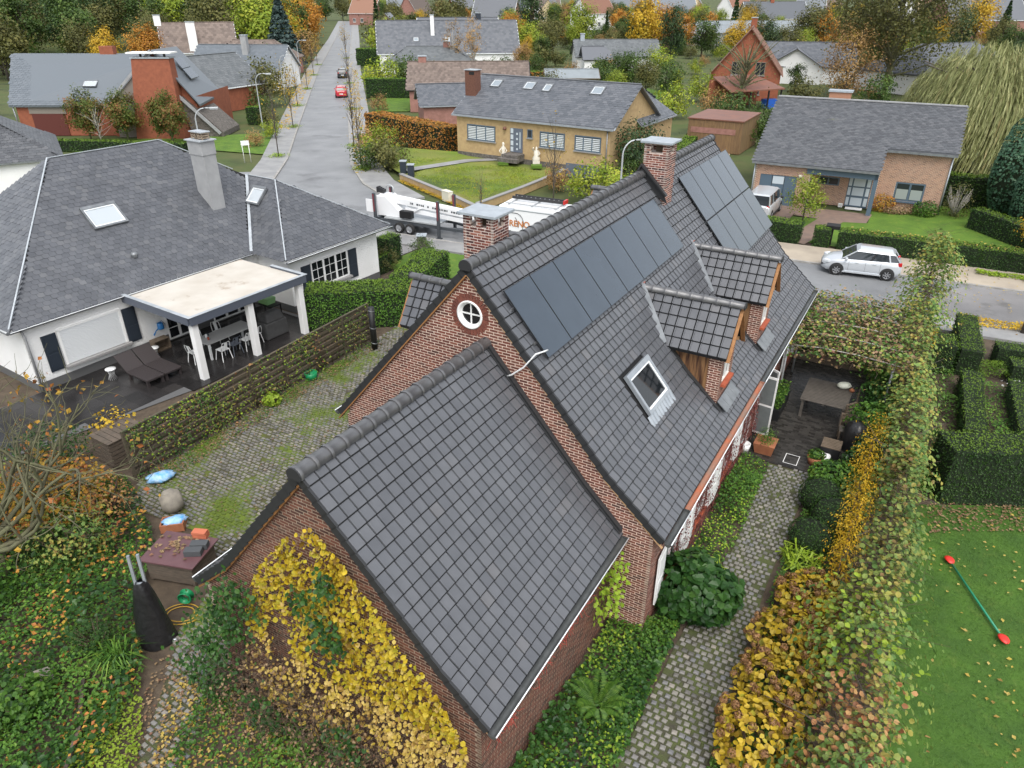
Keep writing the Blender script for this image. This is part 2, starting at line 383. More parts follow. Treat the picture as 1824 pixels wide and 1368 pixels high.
def tiles(slope, w=TW, g=TG, skip=None, tilt=.12, x_is='x'):
    """returns (centres, axes) of every tile; axes rows: across, down-slope, normal"""
    Cs, As = [], []; rows = int(round(slope.len / g)); g2 = slope.len / rows; cols = int(round((slope.x1 - slope.x0) / w)); w2 = (slope.x1 - slope.x0) / cols
    for r_ in range(rows):
        p, t = slope.at((r_ + .5) * g2); dn = np.array([0, t[0], t[1]]); ax = np.array([1., 0, 0]); nr = np.cross(ax, dn)
        if nr[2] < 0: nr = -nr
        d2 = dn + nr * tilt; d2 /= np.linalg.norm(d2); n2 = nr - dn * tilt; n2 /= np.linalg.norm(n2)
        for c in range(cols):
            x = slope.x0 + (c + .5) * w2; q = np.array([x, p[0], p[1]]) + nr * .03 + rng.normal(0, .002) * nr
            if skip and skip(q): continue
            Cs.append(q); As.append((ax, d2, n2))
    return np.array(Cs), np.array(As)
def tile_stuff(C, A, parent, name='roof_tiles', m='roof_tile'):
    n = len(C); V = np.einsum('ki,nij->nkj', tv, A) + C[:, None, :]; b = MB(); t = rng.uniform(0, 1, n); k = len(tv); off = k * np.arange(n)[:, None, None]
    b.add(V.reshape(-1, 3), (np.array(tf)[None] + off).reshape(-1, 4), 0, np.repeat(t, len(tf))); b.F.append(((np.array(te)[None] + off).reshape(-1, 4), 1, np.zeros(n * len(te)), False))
    return tag(b.build(name, [m, 'tile_edge_shade'], parent), kind='stuff')
def ridge_caps(a, b, parent, r=.15, step=.36, end0=True, end1=True):
    a = np.array(a, float); b = np.array(b, float); d = b - a; L = np.linalg.norm(d); n = int(round(L / step)); st = L / n
    m = MB(); an = np.linspace(-.12 * pi, 1.12 * pi, 11)
    xs = [-.02, .0, .02, .05, .06, st + .012]; rs = [r * 1.08, r * 1.12, r * 1.12, r * 1.10, r * .99, r * .96]
    G = np.array([[(x, q * cos(w), q * sin(w) * .92) for w in an] for x, q in zip(xs, rs)]); m.grid(G, sm=True)
    me = m.mesh('ridge_tile', 'ridge_tile'); rot = Matrix.Rotation(math.atan2(d[1], d[0]), 4, 'Z')
    for i in range(n):
        m4 = rot.copy(); m4.translation = Vector(a + d / L * st * i); inst_m('ridge_tile', me, m4, parent)
    for e, q, s in ((end0, a, -1), (end1, b, 1)):
        if e:
            k = MB(); pl = [(cos(w) * r * 1.07, sin(w) * r) for w in np.linspace(-.2 * pi, 1.2 * pi, 12)]
            k.extr([(0, y, z) for y, z in pl], (.03 * s, 0, 0)); o = k.build('ridge_end', 'tile_dark', parent); m4 = rot.copy(); m4.translation = Vector(q + d / L * s * .015); o.matrix_local = m4
# --- main volume: profile in v (right positive) ; local y = -v
RV, RZ = -.11, 8.42
profR = [(RV, RZ), (3.42, 4.26), (4.86, 2.97)]; profL = [(RV, RZ), (-4.45, 3.52)]
L0, L1 = -.10, 17.62
wall_poly = [(-4.1, 0), (4.55, 0), (4.55, 3.05), (3.42, 4.10), (RV, RZ - .17), (-4.1, 3.72)]
MB().extr([(.0, -v, z) for v, z in wall_poly], (L1 - .1, 0, 0)).build('wall_core', 'mortar', H)
cw = np.array([0, 0, 13.6])
def camdist(c): w = np.array(hw(c[0], -c[1], c[2])); return np.linalg.norm(w - cw)
def annex_z(v): return 6.75 - 1.18 * abs(v - .33)
def gsc(c):
    v = -c[1]; return camdist(c) + (1e3 if c[2] < annex_z(v) + .25 and -3.6 < v < 3.7 else 0)
brick_wall(H, [(v, z) for v, z in wall_poly], (0, 0, 0), (0, -1, 0), (-1, 0, 0), circles=[(-.08, 7.3, .47)], nobj=260, score=gsc)
WR = 4.55     # right facade
wins = [(.95, 2.1, .75, 2.05), (3.3, 4.5, .75, 2.05), (5.9, 7.1, .75, 2.05), (8.6, 9.8, .05, 2.15), (11.0, 12.8, .05, 2.15), (14.6, 16.0, .75, 2.05)]
brick_wall(H, [(-.088, 0), (L1 - .1, 0), (L1 - .1, 2.98), (-.088, 2.98)], (0, -WR, 0), (1, 0, 0), (0, -1, 0), rects=wins)
brick_wall(H, [(-.088, 0), (L1 - .1, 0), (L1 - .1, 3.5), (-.088, 3.5)], (0, 4.1, 0), (1, 0, 0), (0, 1, 0))
brick_wall(H, [(v, z) for v, z in wall_poly], (L1 - .1, 0, 0), (0, -1, 0), (1, 0, 0))
# round gable window: radial brick ring, white reveal, cross bars, glass
k = MB(); C, Ax, Hf = [], [], []
for i in range(30):
    a = i * 2 * pi / 30; rd = np.array([0, cos(a), sin(a)]); tg = np.array([0, -sin(a), cos(a)])
    C.append(np.array([-.048, .08, 7.3]) + rd * .405); Ax.append((rd, np.array([1., 0, 0]), tg)); Hf.append((.085, .05, .038))
k.boxes(C, Hf, Ax, t=rng.uniform(.55, .95, 30)); rb = k.build('arch_brick', 'brick', H); rb['kind'] = 'stuff'
k = MB(); pr = [(.33, -.105), (.33, -.01)]; k.lathe([(.44, -.085), (.44, -.04), (.34, -.04), (.34, -.085)], (0, .08, 7.3), 32, axis='x', sm=False); k.build('mortar_ring', 'mortar', H)
k = MB(); k.lathe([(.335, -.005), (.335, -.115), (.29, -.125), (.285, -.05), (.245, -.045), (.24, -.02)], (0, .08, 7.3), 36, axis='x'); wo_ = k.build('round_window', 'white_paint', H)
MB().lathe([(0.001, -.022), (.25, -.022)], (0, .08, 7.3), 32, axis='x', sm=False).build('pane', 'glass', wo_)
b = MB(); b.box(-.045, -.026, .065, .095, 7.05, 7.55).box(-.0445, -.0265, -.17, .33, 7.285, 7.315); b.build('glazing_bar', 'white_paint', wo_)
# roof decks
def deck(prof, x0, x1, parent, th=.10):
    P = [(x0, y, z) for y, z in prof]; Q = [(x0, y, z - th) for y, z in prof][::-1]
    return MB().extr(P + Q, (x1 - x0, 0, 0)).build('roof_deck', 'deck', parent)
yR = [(-v, z) for v, z in profR]; yL = [(-v, z) for v, z in profL]
deck(yR, L0, L1, H); deck(yL, L0, L1, H)
VEL = (2.50, 3.98, 2.56, 3.40)
def skipmain(q): u, v = q[0], -q[1]; return VEL[0] - .02 < u < VEL[1] + .02 and VEL[2] < v < VEL[3]
C, A = tiles(Slope(yR, L0, L1), skip=skipmain); tile_stuff(C, A, H)
C, A = tiles(Slope(yL, L0, L1)); tile_stuff(C, A, H)
# annex
AV, AZ, AL = .33, 6.70, -5.78
profAR = [(AV, AZ), (2.92, 3.74), (3.90, 2.78)]; profAL = [(AV, AZ), (-2.30, 3.58), (-3.38, 2.62)]
ap = [(-3.1, 0), (3.62, 0), (3.62, 2.85), (2.92, 3.55), (AV, AZ - .17), (-2.3, 3.42), (-3.1, 2.72)]
MB().extr([(AL + .1, -v, z) for v, z in ap], (-AL - .15, 0, 0)).build('wall_core', 'mortar_grey', H)
brick_wall(H, ap, (AL + .1, 0, 0), (0, -1, 0), (-1, 0, 0), mats=('brick_brown', 'mortar_grey'))
brick_wall(H, [(AL + .012, 0), (-.095, 0), (-.095, 2.75), (AL + .012, 2.75)], (0, -3.62, 0), (1, 0, 0), (0, -1, 0), mats=('brick_brown', 'mortar_grey'))
brick_wall(H, [(AL + .012, 0), (-.095, 0), (-.095, 2.6), (AL + .012, 2.6)], (0, 3.1, 0), (1, 0, 0), (0, 1, 0), mats=('brick', 'mortar'))
aR = [(-v, z) for v, z in profAR]; aL = [(-v, z) for v, z in profAL]
deck(aR, AL - .06, -.095, H); deck(aL, AL - .06, -.095, H)
C, A = tiles(Slope(aR, AL - .06, -.10)); dd = np.array([camdist(c) for c in C]); pick = np.zeros(len(C), bool); pick[np.argsort(dd)[:300]] = True
for c, a in zip(C[pick], A[pick]):
    m4 = Matrix(np.array(a).T.tolist()).to_4x4(); m4.translation = Vector(c); inst_m('roof_tile', tile_me, m4, H)
tile_stuff(C[~pick], A[~pick], H)
C, A = tiles(Slope(aL, AL - .06, -.10)); tile_stuff(C, A, H)
# verge tiles: dark edge pieces stepping down each gable
def verge(prof, x, parent, th=.17, w=.045, step=TG, side=-1):
    s = Slope(prof, 0, 1); n = int(round(s.len / step)); st = s.len / n; b = MB()
    for i in range(n):
        p, t = s.at((i + .5) * st); dn = np.array([0, t[0], t[1]]); nr = np.array([0, -t[1], t[0]])
        if nr[2] < 0: nr = -nr
        d2 = dn + nr * .12; d2 /= np.linalg.norm(d2); n2 = nr - dn * .05
        c = np.array([x + side * w / 2, p[0], p[1]]) + nr * (-.03)
        b.boxes([c], [(w / 2, st / 2 + .012, th / 2)], [np.array([(1, 0, 0), d2, n2])])
    return b.build('verge_tiles', 'tile_dark', parent)
verge(yR, L0, H); verge(yL, L0, H); verge(aR, AL - .06, H); verge(aL, AL - .06, H); verge(yR, L1, H, side=1); verge(yL, L1, H, side=1)
def bargeboard(prof, x, parent, m, drop=.15, w=.03, h=.11, side=-1):
    b = MB()
    for i in range(len(prof) - 1):
        (y0, z0), (y1, z1) = prof[i], prof[i + 1]; b.beam((x + side * w / 2, y0, z0 - drop), (x + side * w / 2, y1, z1 - drop), w, h, up=(1, 0, 0))
    return b.build('bargeboard', m, parent)
bargeboard(yL, -.092, H, 'wood_trim', .19, .03, .12); bargeboard(yR, -.092, H, 'wood_pale', .19, .02, .07)
bargeboard(aL, AL + .008, H, 'wood_trim', .20, .035, .13); bargeboard(aR, AL + .008, H, 'wood_pale', .20, .02, .06)
ridge_caps((L0 - .05, -RV, RZ + .02), (L1, -RV, RZ + .02), H); ridge_caps((AL - .12, -AV, AZ + .02), (-.10, -AV, AZ + .02), H, end1=False)
# lead flashing where the annex meets the gable
b = MB()
for pr in (aR, aL):
    for i in range(2):
        (y0, z0), (y1, z1) = pr[i], pr[i + 1]; b.beam((-.105, y0, z0 + .15), (-.105, y1, z1 + .15), .03, .2, up=(1, 0, 0)); b.beam((-.17, y0, z0 + .085), (-.17, y1, z1 + .085), .16, .02, up=(0, -abs(z1 - z0) * (1 if y1 < y0 else -1), abs(y1 - y0)))
b.build('flashing', 'tile_dark', H)
# gutters
def gutter(x0, x1, y, z, parent, out, m='gutter', r=.085, name='gutter'):
    b = MB(); an = np.linspace(pi, 2 * pi, 9); G = np.array([[(x, y + out * (r * cos(a)), z + r * sin(a)) for a in an] for x in np.linspace(x0, x1, 6)]); b.grid(G)
    G2 = np.array([[(x, y + out * ((r - .008) * cos(a)), z + (r - .008) * sin(a)) for a in an] for x in np.linspace(x0, x1, 6)]); b.grid(G2)
    o = b.build(name, m, parent)
    e = MB(); e.tube([(x0, y + out * r, z + .008), (x1, y + out * r, z + .008)], .013, 6); e.build('rim', 'white_edge', o)
    for x in (x0, x1):
        c = MB(); c.extr([(x - .004, y + out * r * cos(a), z + r * sin(a)) for a in an], (.008, 0, 0)); c.build('stop_end', m, o)
    return o
gutter(L0, 1.3, -4.97, 2.93, H, -1); gutter(1.31, 8.6, -4.97, 2.93, H, -1, m='gutter_rust'); gutter(8.61, L1 + .05, -4.97, 2.93, H, -1); gutter(AL - .1, -.12, -4.0, 2.74, H, -1); gutter(L0, L1, 4.55, 3.48, H, 1); gutter(AL - .06, -.12, 3.48, 2.58, H, 1)
MB().beam((.6, -4.80, 2.86), (12.0, -4.80, 2.86), .10, .10).build('fascia', 'gutter_rust', H)
# solar panels: rows of single modules on rails
def on_slope(u, s, off):       # s = slope distance from ridge on the upper right plane
    t = np.array([3.53, -4.16]); t /= np.linalg.norm(t); v = RV + t[0] * s; z = RZ + t[1] * s; n = np.array([-t[1], t[0]]); return np.array([u, -(v + n[0] * off), z + n[1] * off])
tt_ = np.array([3.53, -4.16]); tt_ /= np.linalg.norm(tt_); DN = np.array([0, -tt_[0], tt_[1]]); NR = np.array([0, tt_[1], tt_[0]])
PW, PH = 1.134, 1.78
b = MB(); b.boxes([(0, 0, 0)], [(PW / 2 - .012, PH / 2 - .012, .004)]); pan_me = b.mesh('panel_glass', 'panel')
b = MB()
for s in (-1, 1): b.box(s * (PW / 2 - .006) - .006, s * (PW / 2 - .006) + .006, -PH / 2, PH / 2, -.03, .006); b.box(-PW / 2, PW / 2, s * (PH / 2 - .006) - .0055, s * (PH / 2 - .006) + .0055, -.0295, .0058)
fr_me = b.mesh('frame', 'panel_frame')
def panel(u, s):
    m4 = Matrix(np.array([(1, 0, 0), DN, NR]).T.tolist()).to_4x4(); m4.translation = Vector(on_slope(u, s, .14)); o = inst_m('solar_panel', pan_me, m4, H)
    f = inst('frame', fr_me, o)
S1 = .86 + PH / 2
for i in range(8): panel(.32 + PW / 2 + i * 1.152, S1)
for i in range(5):
    panel(12.22 + PW / 2 + i * 1.152, .68 + PH / 2); panel(12.22 + PW / 2 + i * 1.152, .70 + PH * 1.5 + .012)
b = MB()
for s in (S1 - .45, S1 + .45): b.beam(on_slope(.24, s, .07), on_slope(9.6, s, .07), .04, .05)
for s in (1.1, 2.0, 2.9, 3.8): b.beam(on_slope(12.14, s, .07), on_slope(18.0 if 0 else 17.6, s, .07), .04, .05)
b.build('mounting_rail', 'steel', H)
# grey conduit from the panels to the annex
pts = [(-.13, -.70, 6.0), (-.16, -.80, 6.02), (-.2, -1.05, 6.14), (-.18, -1.35, 6.40), (-.1, -1.6, 6.75), (.2, -1.68, 6.72), (.34, -1.66, 6.68)]
MB().tube(pts, .02, 8).build('conduit', 'cable', H)
# roof window
def velux(parent, c, ax, w, h, m_frame='zinc_light', apron=True, glassm='glass'):
    A = np.array(ax, float); Mx = Matrix(A.T.tolist()).to_4x4(); Mx.translation = Vector(c); b = MB(); f = .085
    b.box(-w / 2, w / 2, -h / 2, -h / 2 + f * 1.6, 0, .11).box(-w / 2, w / 2, h / 2 - f, h / 2, 0, .09).box(-w / 2, -w / 2 + f, -h / 2 + f * 1.6, h / 2 - f, 0, .10).box(w / 2 - f, w / 2, -h / 2 + f * 1.6, h / 2 - f, 0, .10)
    b.box(-w / 2 + f, w / 2 - f, -h / 2 + f * 1.6, h / 2 - f, -.12, -.10)
    o = b.build('roof_window', m_frame, parent); o.matrix_local = Mx
    g = MB().box(-w / 2 + f, w / 2 - f, -h / 2 + f * 1.6, h / 2 - f, .03, .045).build('pane', glassm, o)
    s = MB()
    for q in (-1, 1): s.box(q * (w / 2 - f - .02) - .02, q * (w / 2 - f - .02) + .02, -h / 2 + f * 1.6, h / 2 - f, .045, .075)
    s.box(-w / 2 + f, w / 2 - f, -h / 2 + f * 1.6, -h / 2 + f * 1.6 + .05, .045, .0755); s.box(-w / 2 + f, w / 2 - f, h / 2 - f - .05, h / 2 - f, .045, .0755); s.build('sash', 'white_edge', o)
    if apron:
        p = MB()
        for i in range(10):
            x = -w / 2 - .12 + i * (w + .24) / 10; p.add([(x, h / 2, .03), (x + (w + .24) / 20, h / 2, .055), (x + (w + .24) / 10, h / 2, .03), (x, h / 2 + .3, .01), (x + (w + .24) / 20, h / 2 + .3, .035), (x + (w + .24) / 10, h / 2 + .3, .01)], [[0, 1, 4, 3], [1, 2, 5, 4]])
        p.build('apron', m_frame, o)
    return o
vc = on_slope(3.24, (2.98 - RV) / tt_[0], .05); velux(H, vc, [(1, 0, 0), DN, NR], 1.44, 1.14)
# dormers
def dormer(u0, sgn):
    """sgn +1: right slope.  ridge at u0, half width .62"""
    root = bpy.data.objects.new('dormer', None); COL.objects.link(root); root.parent = H
    f = lambda u, v, z: (u0 + u, -sgn * v, z)
    vf, hz, he, hwid = 4.24, 6.22, 5.05, .66; back = 1.5
    # front brick wall with window
    n = (0, -sgn, 0); poly = [(-.62, 3.3), (.62, 3.3), (.62, 5.05), (0, 6.05), (-.62, 5.05)]
    brick_wall(root, poly, f(0, vf, 0), (1, 0, 0), n, rects=[(-.38, .38, 4.05, 5.15)], mats=('brick', 'mortar'))
    MB().extr([f(u, vf, z) for u, z in poly], (0, sgn * .12, 0)).build('wall_core', 'mortar', root)
    w = MB(); 
    for a, b_, c, d in ((-.38, .38, 4.05, 4.12), (-.38, .38, 5.08, 5.15), (-.38, -.31, 4.12, 5.08), (.31, .38, 4.12, 5.08), (-.03, .03, 4.12, 5.08)): w.box(u0 + a, u0 + b_, -sgn * (vf + .02), -sgn * (vf + .07), c, d)
    wo2 = w.build('window', 'white_paint', root); MB().box(u0 - .36, u0 + .36, -sgn * (vf + .005), -sgn * (vf + .03), 4.06, 5.14).build('pane', 'glass', wo2)
    MB().box(u0 - .44, u0 + .44, -sgn * (vf + .05), -sgn * (vf + .22), 3.97, 4.045).build('sill', 'red_clay', root)
    # timber cheeks
    for s in (-1, 1):
        ch = MB(); x = u0 + s * .60
        for i in range(5):
            v0 = 2.4 + i * .37; v1 = min(v0 + .363, vf - .02); zlo = lambda v: RZ - 1.18 * (v - RV) if v < 3.42 else 4.26 - .9 * (v - 3.42)
            ch.extr([(x, -sgn * v0, zlo(v0) - .1), (x, -sgn * v1, zlo(v1) - .1), (x, -sgn * v1, he), (x, -sgn * v0, he)], (s * .03, 0, 0))
        ch.build('cheek', 'wood_dormer', root)
        MB().beam(f(s * .68, 2.55, he - .03), f(s * .68, vf + .16, he - .03), .05, .10).build('eaves_board', 'wood_pale', root)
        brick_wall(root, [(3.98, 3.35), (4.325, 3.35), (4.325, 4.97), (3.98, 4.97)], (u0 + s * .605, 0, 0), (0, -sgn, 0), (s, 0, 0), depth=.055)
        # lead soaker along the cheek foot
        fl = MB()
        fl.beam((u0 + s * .70, -sgn * 2.6, 5.31), (u0 + s * .70, -sgn * 3.42, 4.35), .14, .03); fl.beam((u0 + s * .70, -sgn * 3.42, 4.35), (u0 + s * .70, -sgn * 4.5, 3.38), .14, .03); fl.build('flashing', 'tile_dark', root)
    fa = MB()
    for i in range(4): fa.beam(f(-.5 + i * .34, vf + .12, 3.62), f(-.5 + i * .34, vf + .42, 3.36), .33, .025)
    fa.build('apron', 'zinc', root)
    # roof: two slopes swept along v
    for s in (-1, 1):
        prof = [(0, hz), (.80, he - .06)]; sl = Slope(prof, 1.55, vf + .24); Cc, Aa = [], []; rows = 5; cols = 11
        g2 = sl.len / rows; w2 = (sl.x1 - sl.x0) / cols
        dkp = [f(0, 1.6, hz), f(s * .80, 2.74, he - .06), f(s * .80, vf + .22, he - .06), f(0, vf + .22, hz)]
        MB().extr(dkp, (0, 0, -.06)).build('roof_deck', 'deck', root)
        for r_ in range(rows):
            p, t = sl.at((r_ + .5) * g2); dn = np.array([s * t[0], 0, t[1]]); ax = np.array([0, -sgn * 1., 0]); nr = np.cross(ax, dn); nr = nr if nr[2] > 0 else -nr
            d2 = dn + nr * .12; d2 /= np.linalg.norm(d2); n2 = nr - dn * .12; n2 /= np.linalg.norm(n2)
            vmin = 1.62 + (p[0] / .8) * 1.15
            for c in range(cols):
                v = sl.x0 + (c + .5) * w2
                if v < vmin: continue
                Cc.append(np.array(f(s * p[0], v, p[1])) + nr * .03); Aa.append((ax, d2, n2))
        tile_stuff(np.array(Cc), np.array(Aa), root)
        b = MB(); b.beam(f(0, vf + .25, hz - .10), f(s * .80, vf + .25, he - .14), .025, .12, up=(0, 1, 0)); b.build('bargeboard', 'wood_trim', root)
        # valley gutter
        v = MB(); a0 = np.array(f(0, 1.68, 6.28)); a1 = np.array(f(s * .86, 2.80, 4.98)); v.add([a0 + (-s * .02, 0, .17), a1 + (-s * .02, 0, .18), a1 + (s * .2, sgn * .10, .13), a0 + (s * .2, sgn * .10, .13)], [[0, 1, 2, 3]]); v.build('valley', 'zinc', root)
    ridge_caps(f(0, 1.62, hz + .03), f(0, vf + .30, hz + .03), root, r=.12, step=.36, end0=False)
    MB().boxes([f(0, 1.62, hz + .14)], [(.05, .1, .05)]).build('ridge_piece', 'red_clay', root)
for u0 in (6.1, 10.55): dormer(u0, 1)
for u0 in (3.55, 8.6, 16.2): dormer(u0, -1)
# chimneys
def chimney(u0, u1, v0, v1, z0, z1, parent, name='chimney', open_h=.3, cap_over=.10):
    c = bpy.data.objects.new(name, None); COL.objects.link(c); c.parent = parent
    MB().box(u0, u1, -v1, -v0, z0, z1 - open_h).build('core', 'mortar_pale', c)
    for (org, sd, nd, ln) in (((u0, -v0, 0), (0, -1, 0), (-1, 0, 0), v1 - v0), ((u1, -v0, 0), (0, -1, 0), (1, 0, 0), v1 - v0), ((u0, -v0, 0), (1, 0, 0), (0, 1, 0), u1 - u0), ((u0, -v1, 0), (1, 0, 0), (0, -1, 0), u1 - u0)):
        e = .09 if abs(nd[1]) else 0
        brick_wall(c, [(-e, z0), (ln + e, z0), (ln + e, z1), (-e, z1)], org, sd, nd, mats=('brick_chimney', 'mortar_pale'), rects=[(.12, ln / 2 - .06, z1 - open_h, z1 - .02), (ln / 2 + .06, ln - .12, z1 - open_h, z1 - .02)] if ln > .7 else [(.12, ln - .12, z1 - open_h, z1 - .02)])
    MB().box(u0 - .1 - cap_over, u1 + .1 + cap_over, -v1 - .1 - cap_over, -v0 + .1 + cap_over, z1, z1 + .07).build('cap', 'cap_slab', c, bevel=.01)
    MB().box(u0 + .2, u1 - .2, -v1 + .2, -v0 - .2, z1 - open_h, z1 - .05).build('flue', 'soil', c)
    return c
chimney(2.1, 2.62, -1.52, -.82, 5.9, 8.86, H); ch2 = chimney(10.2, 10.75, -.02, .62, 7.2, 9.42, H)
b = MB(); 
b.add([(10.05, -RV + .28, 8.25), (10.05, -RV, 8.80), (10.05, -.62, 8.05), (10.05, -.85, 7.6), (10.05, -.3, 7.9)], [[0, 1, 2, 3, 4]]); b.beam((10.03, -RV, 8.76), (10.03, -.8, 7.86), .05, .14, up=(1, 0, 0)); b.beam((10.03, -RV, 8.76), (10.03, .45, 8.15), .05, .14, up=(1, 0, 0)); b.build('flashing', 'tile_dark', ch2)
# right facade: windows, white shutters
for (a, b_, c, d) in wins:
    w = MB(); y0, y1 = -WR - .02, -WR - .075
    for q in ((a, b_, c, c + .07), (a, b_, d - .07, d), (a, a + .07, c + .07, d - .07), (b_ - .07, b_, c + .07, d - .07), ((a + b_) / 2 - .035, (a + b_) / 2 + .035, c + .07, d - .07)): w.box(q[0], q[1], y0, y1, q[2], q[3])
    o = w.build('window', 'white_paint', H); MB().box(a + .02, b_ - .02, -WR - .004, -WR - .03, c + .02, d - .02).build('pane', 'glass', o)
    if c > .5: MB().box(a - .08, b_ + .08, -WR - .05, -WR - .17, c - .09, c - .01).build('sill', 'red_clay', H)
def shutter(u, v0, ang, w=.62, c=.62, d=2.05, m='white_paint'):
    b = MB(); b.box(0, w, -.02, .02, c, d)
    for i in range(2): z0 = c + .08 + i * (d - c) / 2; b.box(.08, w - .08, -.03, .03, z0, z0 + (d - c) / 2 - .16)
    o = b.build('shutter', m, H, (u, -v0, 0), ang); return o
for u, a in ((.93, pi + .06), (2.12, -.06), (3.28, pi + .1), (4.52, -.1), (5.88, pi + .08), (7.12, -.1), (14.6, pi + .05), (16.0, -.05)): shutter(u, WR + .13, a)
# green-grey terrace door leaves standing open
mat('door_grey', (.16, .18, .18), .4, col2=(.13, .145, .145), ns=4)
for u, a in ((10.25, -pi / 2 - .1), (11.0, -pi / 2 - .55)):
    o = MB().box(0, .56, -.02, .02, .12, 2.35).build('terrace_door', 'white_paint', H, (u, -WR - .1, 0), a)
    MB().box(.05, .51, -.026, .026, 1.30, 2.28).box(.05, .51, -.0262, .0262, .2, 1.22).build('panel', 'door_grey', o)
# ------------------------------------------------------------------ white hipped-roof house on the left
SLATE = [(0, (.078, .083, .094)), (.4, (.092, .097, .108)), (.8, (.106, .111, .122)), (1, (.125, .129, .137))]
mat('slate', (.1, .1, .11), .33, ramp=SLATE, bump=.2, bs=40, ior=1.65, vary=.3, ns=1.3, stain=((.05, .05, .048), .45, .66, .12))
mat('whitewash', (.80, .80, .79), .8, col2=(.74, .74, .725), ns=1.2, bump=.35, bs=14)
mat('plinth', (.10, .10, .10), .8)
mat('lead', (.40, .43, .46), .5, col2=(.30, .33, .35), ns=3)
mat('shutter_dark', (.022, .030, .042), .5)
mat('cement', (.33, .335, .34), .8, col2=(.27, .275, .28), ns=2)
mat('canopy_top', (.56, .53, .475), .7, col2=(.47, .43, .37), ns=.8, stain=((.25, .17, .10), .9, .60, .14))
mat('canopy_fascia', (.085, .098, .125), .45)
mat('terrace_tile', (.022, .020, .020), .28, col2=(.045, .042, .04), ns=.9, spec=.4)
mat('stone_sill', (.26, .255, .25), .7)
mat('rattan', (.035, .028, .028), .6, bump=.4, bs=120)
mat('chair_white', (.74, .75, .74), .4); mat('chair_grey', (.10, .115, .14), .45)
mat('table_grey', (.38, .38, .37), .5)
mat('cover_grey', (.075, .075, .075), .7, col2=(.055, .055, .055), ns=4)
mat('green_box', (.30, .55, .24), .5); mat('can_blue', (.03, .17, .42), .35)
mat('old_wood', (.16, .12, .085), .8, col2=(.10, .075, .05), ns=6)
mat('fence_wood', (.115, .092, .062), .85, col2=(.065, .055, .038), ns=5, stretch=(1, 1, 6), stain=((.06, .075, .03), 2., .55, .15))
mat('blind_white', (.66, .68, .69), .5)
mat('pipe_white', (.70, .71, .71), .4)
WX, WY, WRZ = -18.19, 24.29, rad(56.5)
W = thing('white_house', 'white painted house with hipped slate roof and terrace canopy beside the cobbled drive', 'house', (WX, WY, 0), WRZ)
def ww(x, y, z=0.): return (WX + x * .55194 - y * .83389, WY + x * .83389 + y * .55194, z)
mb = MB(); mb.box(0, 15.0, 0, 10.2, .35, 2.72).box(10.8, 16.7, -2.2, .0, .35, 2.72); mb.build('wall', 'whitewash', W)
MB().box(-.01, 15.01, -.012, 10.2, 0, .35).box(10.79, 16.71, -2.212, -.013, 0, .35).build('plinth', 'plinth', W)
# painted brick relief
mb = MB(); C, Hf = [], []
for (x0, x1, y, holes) in ((0, 10.8, 0, [(.55, 4.35, .6, 2.2), (5.5, 6.7, 0, 2.2), (7.8, 10.0, 0, 2.2)]), (10.8, 16.7, -2.2, [(11.45, 15.15, .5, 2.3)])):
    k = 0; z = .40
    while z < 2.68:
        x = x0 + (k % 2) * .11
        while x < x1 - .2:
            if not any(a - .2 < x < b and c - .03 < z < d + .03 for a, b, c, d in holes): C.append((x + .105, y - .003, z)); Hf.append((.1, .006, .029))
            x += .22
        z += .07; k += 1
mb.boxes(C, Hf); tag(mb.build('brick_relief', 'whitewash', W), kind='stuff')
slate_pts = [(-.13, -.16), (.13, -.16), (.13, .07), (.085, .12), (-.085, .12), (-.13, .07)]
sb = MB().prism(slate_pts, -.008, .0); slate_me = sb.mesh('slate', 'slate'); SV = np.vstack(sb.V); 
def slates(parent, org, ax, dn, poly, nobj=0, cw_=.27, rg=.195, m='slate', me=slate_me, name='slates', score=None, tilt=.05):
    """org = point of the plane at (s=0,d=0); poly in (s,d), d runs down the slope"""
    org = np.array(org, float); ax = np.array(ax, float); dn = np.array(dn, float); nr = np.cross(ax, dn); nr = nr if nr[2] > 0 else -nr
    d2 = dn + nr * tilt; d2 /= np.linalg.norm(d2); n2 = nr - dn * tilt; n2 /= np.linalg.norm(n2); A = np.array([ax, d2, n2])
    d0 = min(p[1] for p in poly); d1 = max(p[1] for p in poly); d = d0 + rg / 2; k = 0; C = []
    while d < d1 + .02:
        for a, b in ivals(poly, min(d, d1 - .01)):
            s = math.floor(a / cw_) * cw_ + (k % 2) * cw_ / 2
            while s < b:
                if s > a - .02: C.append(org + s * ax + d * dn + nr * (.02 + rng.normal(0, .0025)))
                s += cw_
        d += rg; k += 1
    C = np.array(C); pick = np.zeros(len(C), bool)
    if nobj:
        pick[np.argsort([score(c) for c in C])[:nobj]] = True; Mx = Matrix(A.T.tolist()).to_4x4()
        for c in C[pick]: m4 = Mx.copy(); m4.translation = Vector(c); inst_m('slate', me, m4, parent)
    R_ = C[~pick]; n = len(R_); sc = np.array([cw_ / .27, rg / .195, 1]); V = np.einsum('ki,ij->kj', SV * sc, A)[None] + R_[:, None, :]; b = MB(); t = rng.uniform(0, 1, n)
    F6 = np.array([list(range(6, 12))]); F4 = np.array([[i, (i + 1) % 6, 6 + (i + 1) % 6, 6 + i] for i in range(6)])
    b.add(V.reshape(-1, 3), (F6[None] + 12 * np.arange(n)[:, None, None]).reshape(-1, 6), 0, t); b.F.append(((F4[None] + 12 * np.arange(n)[:, None, None]).reshape(-1, 4), 0, np.repeat(t, 6), False))
    return tag(b.build(name, m, parent), kind='stuff')
EZ, SLP = 2.75, .888; RZW = 7.37
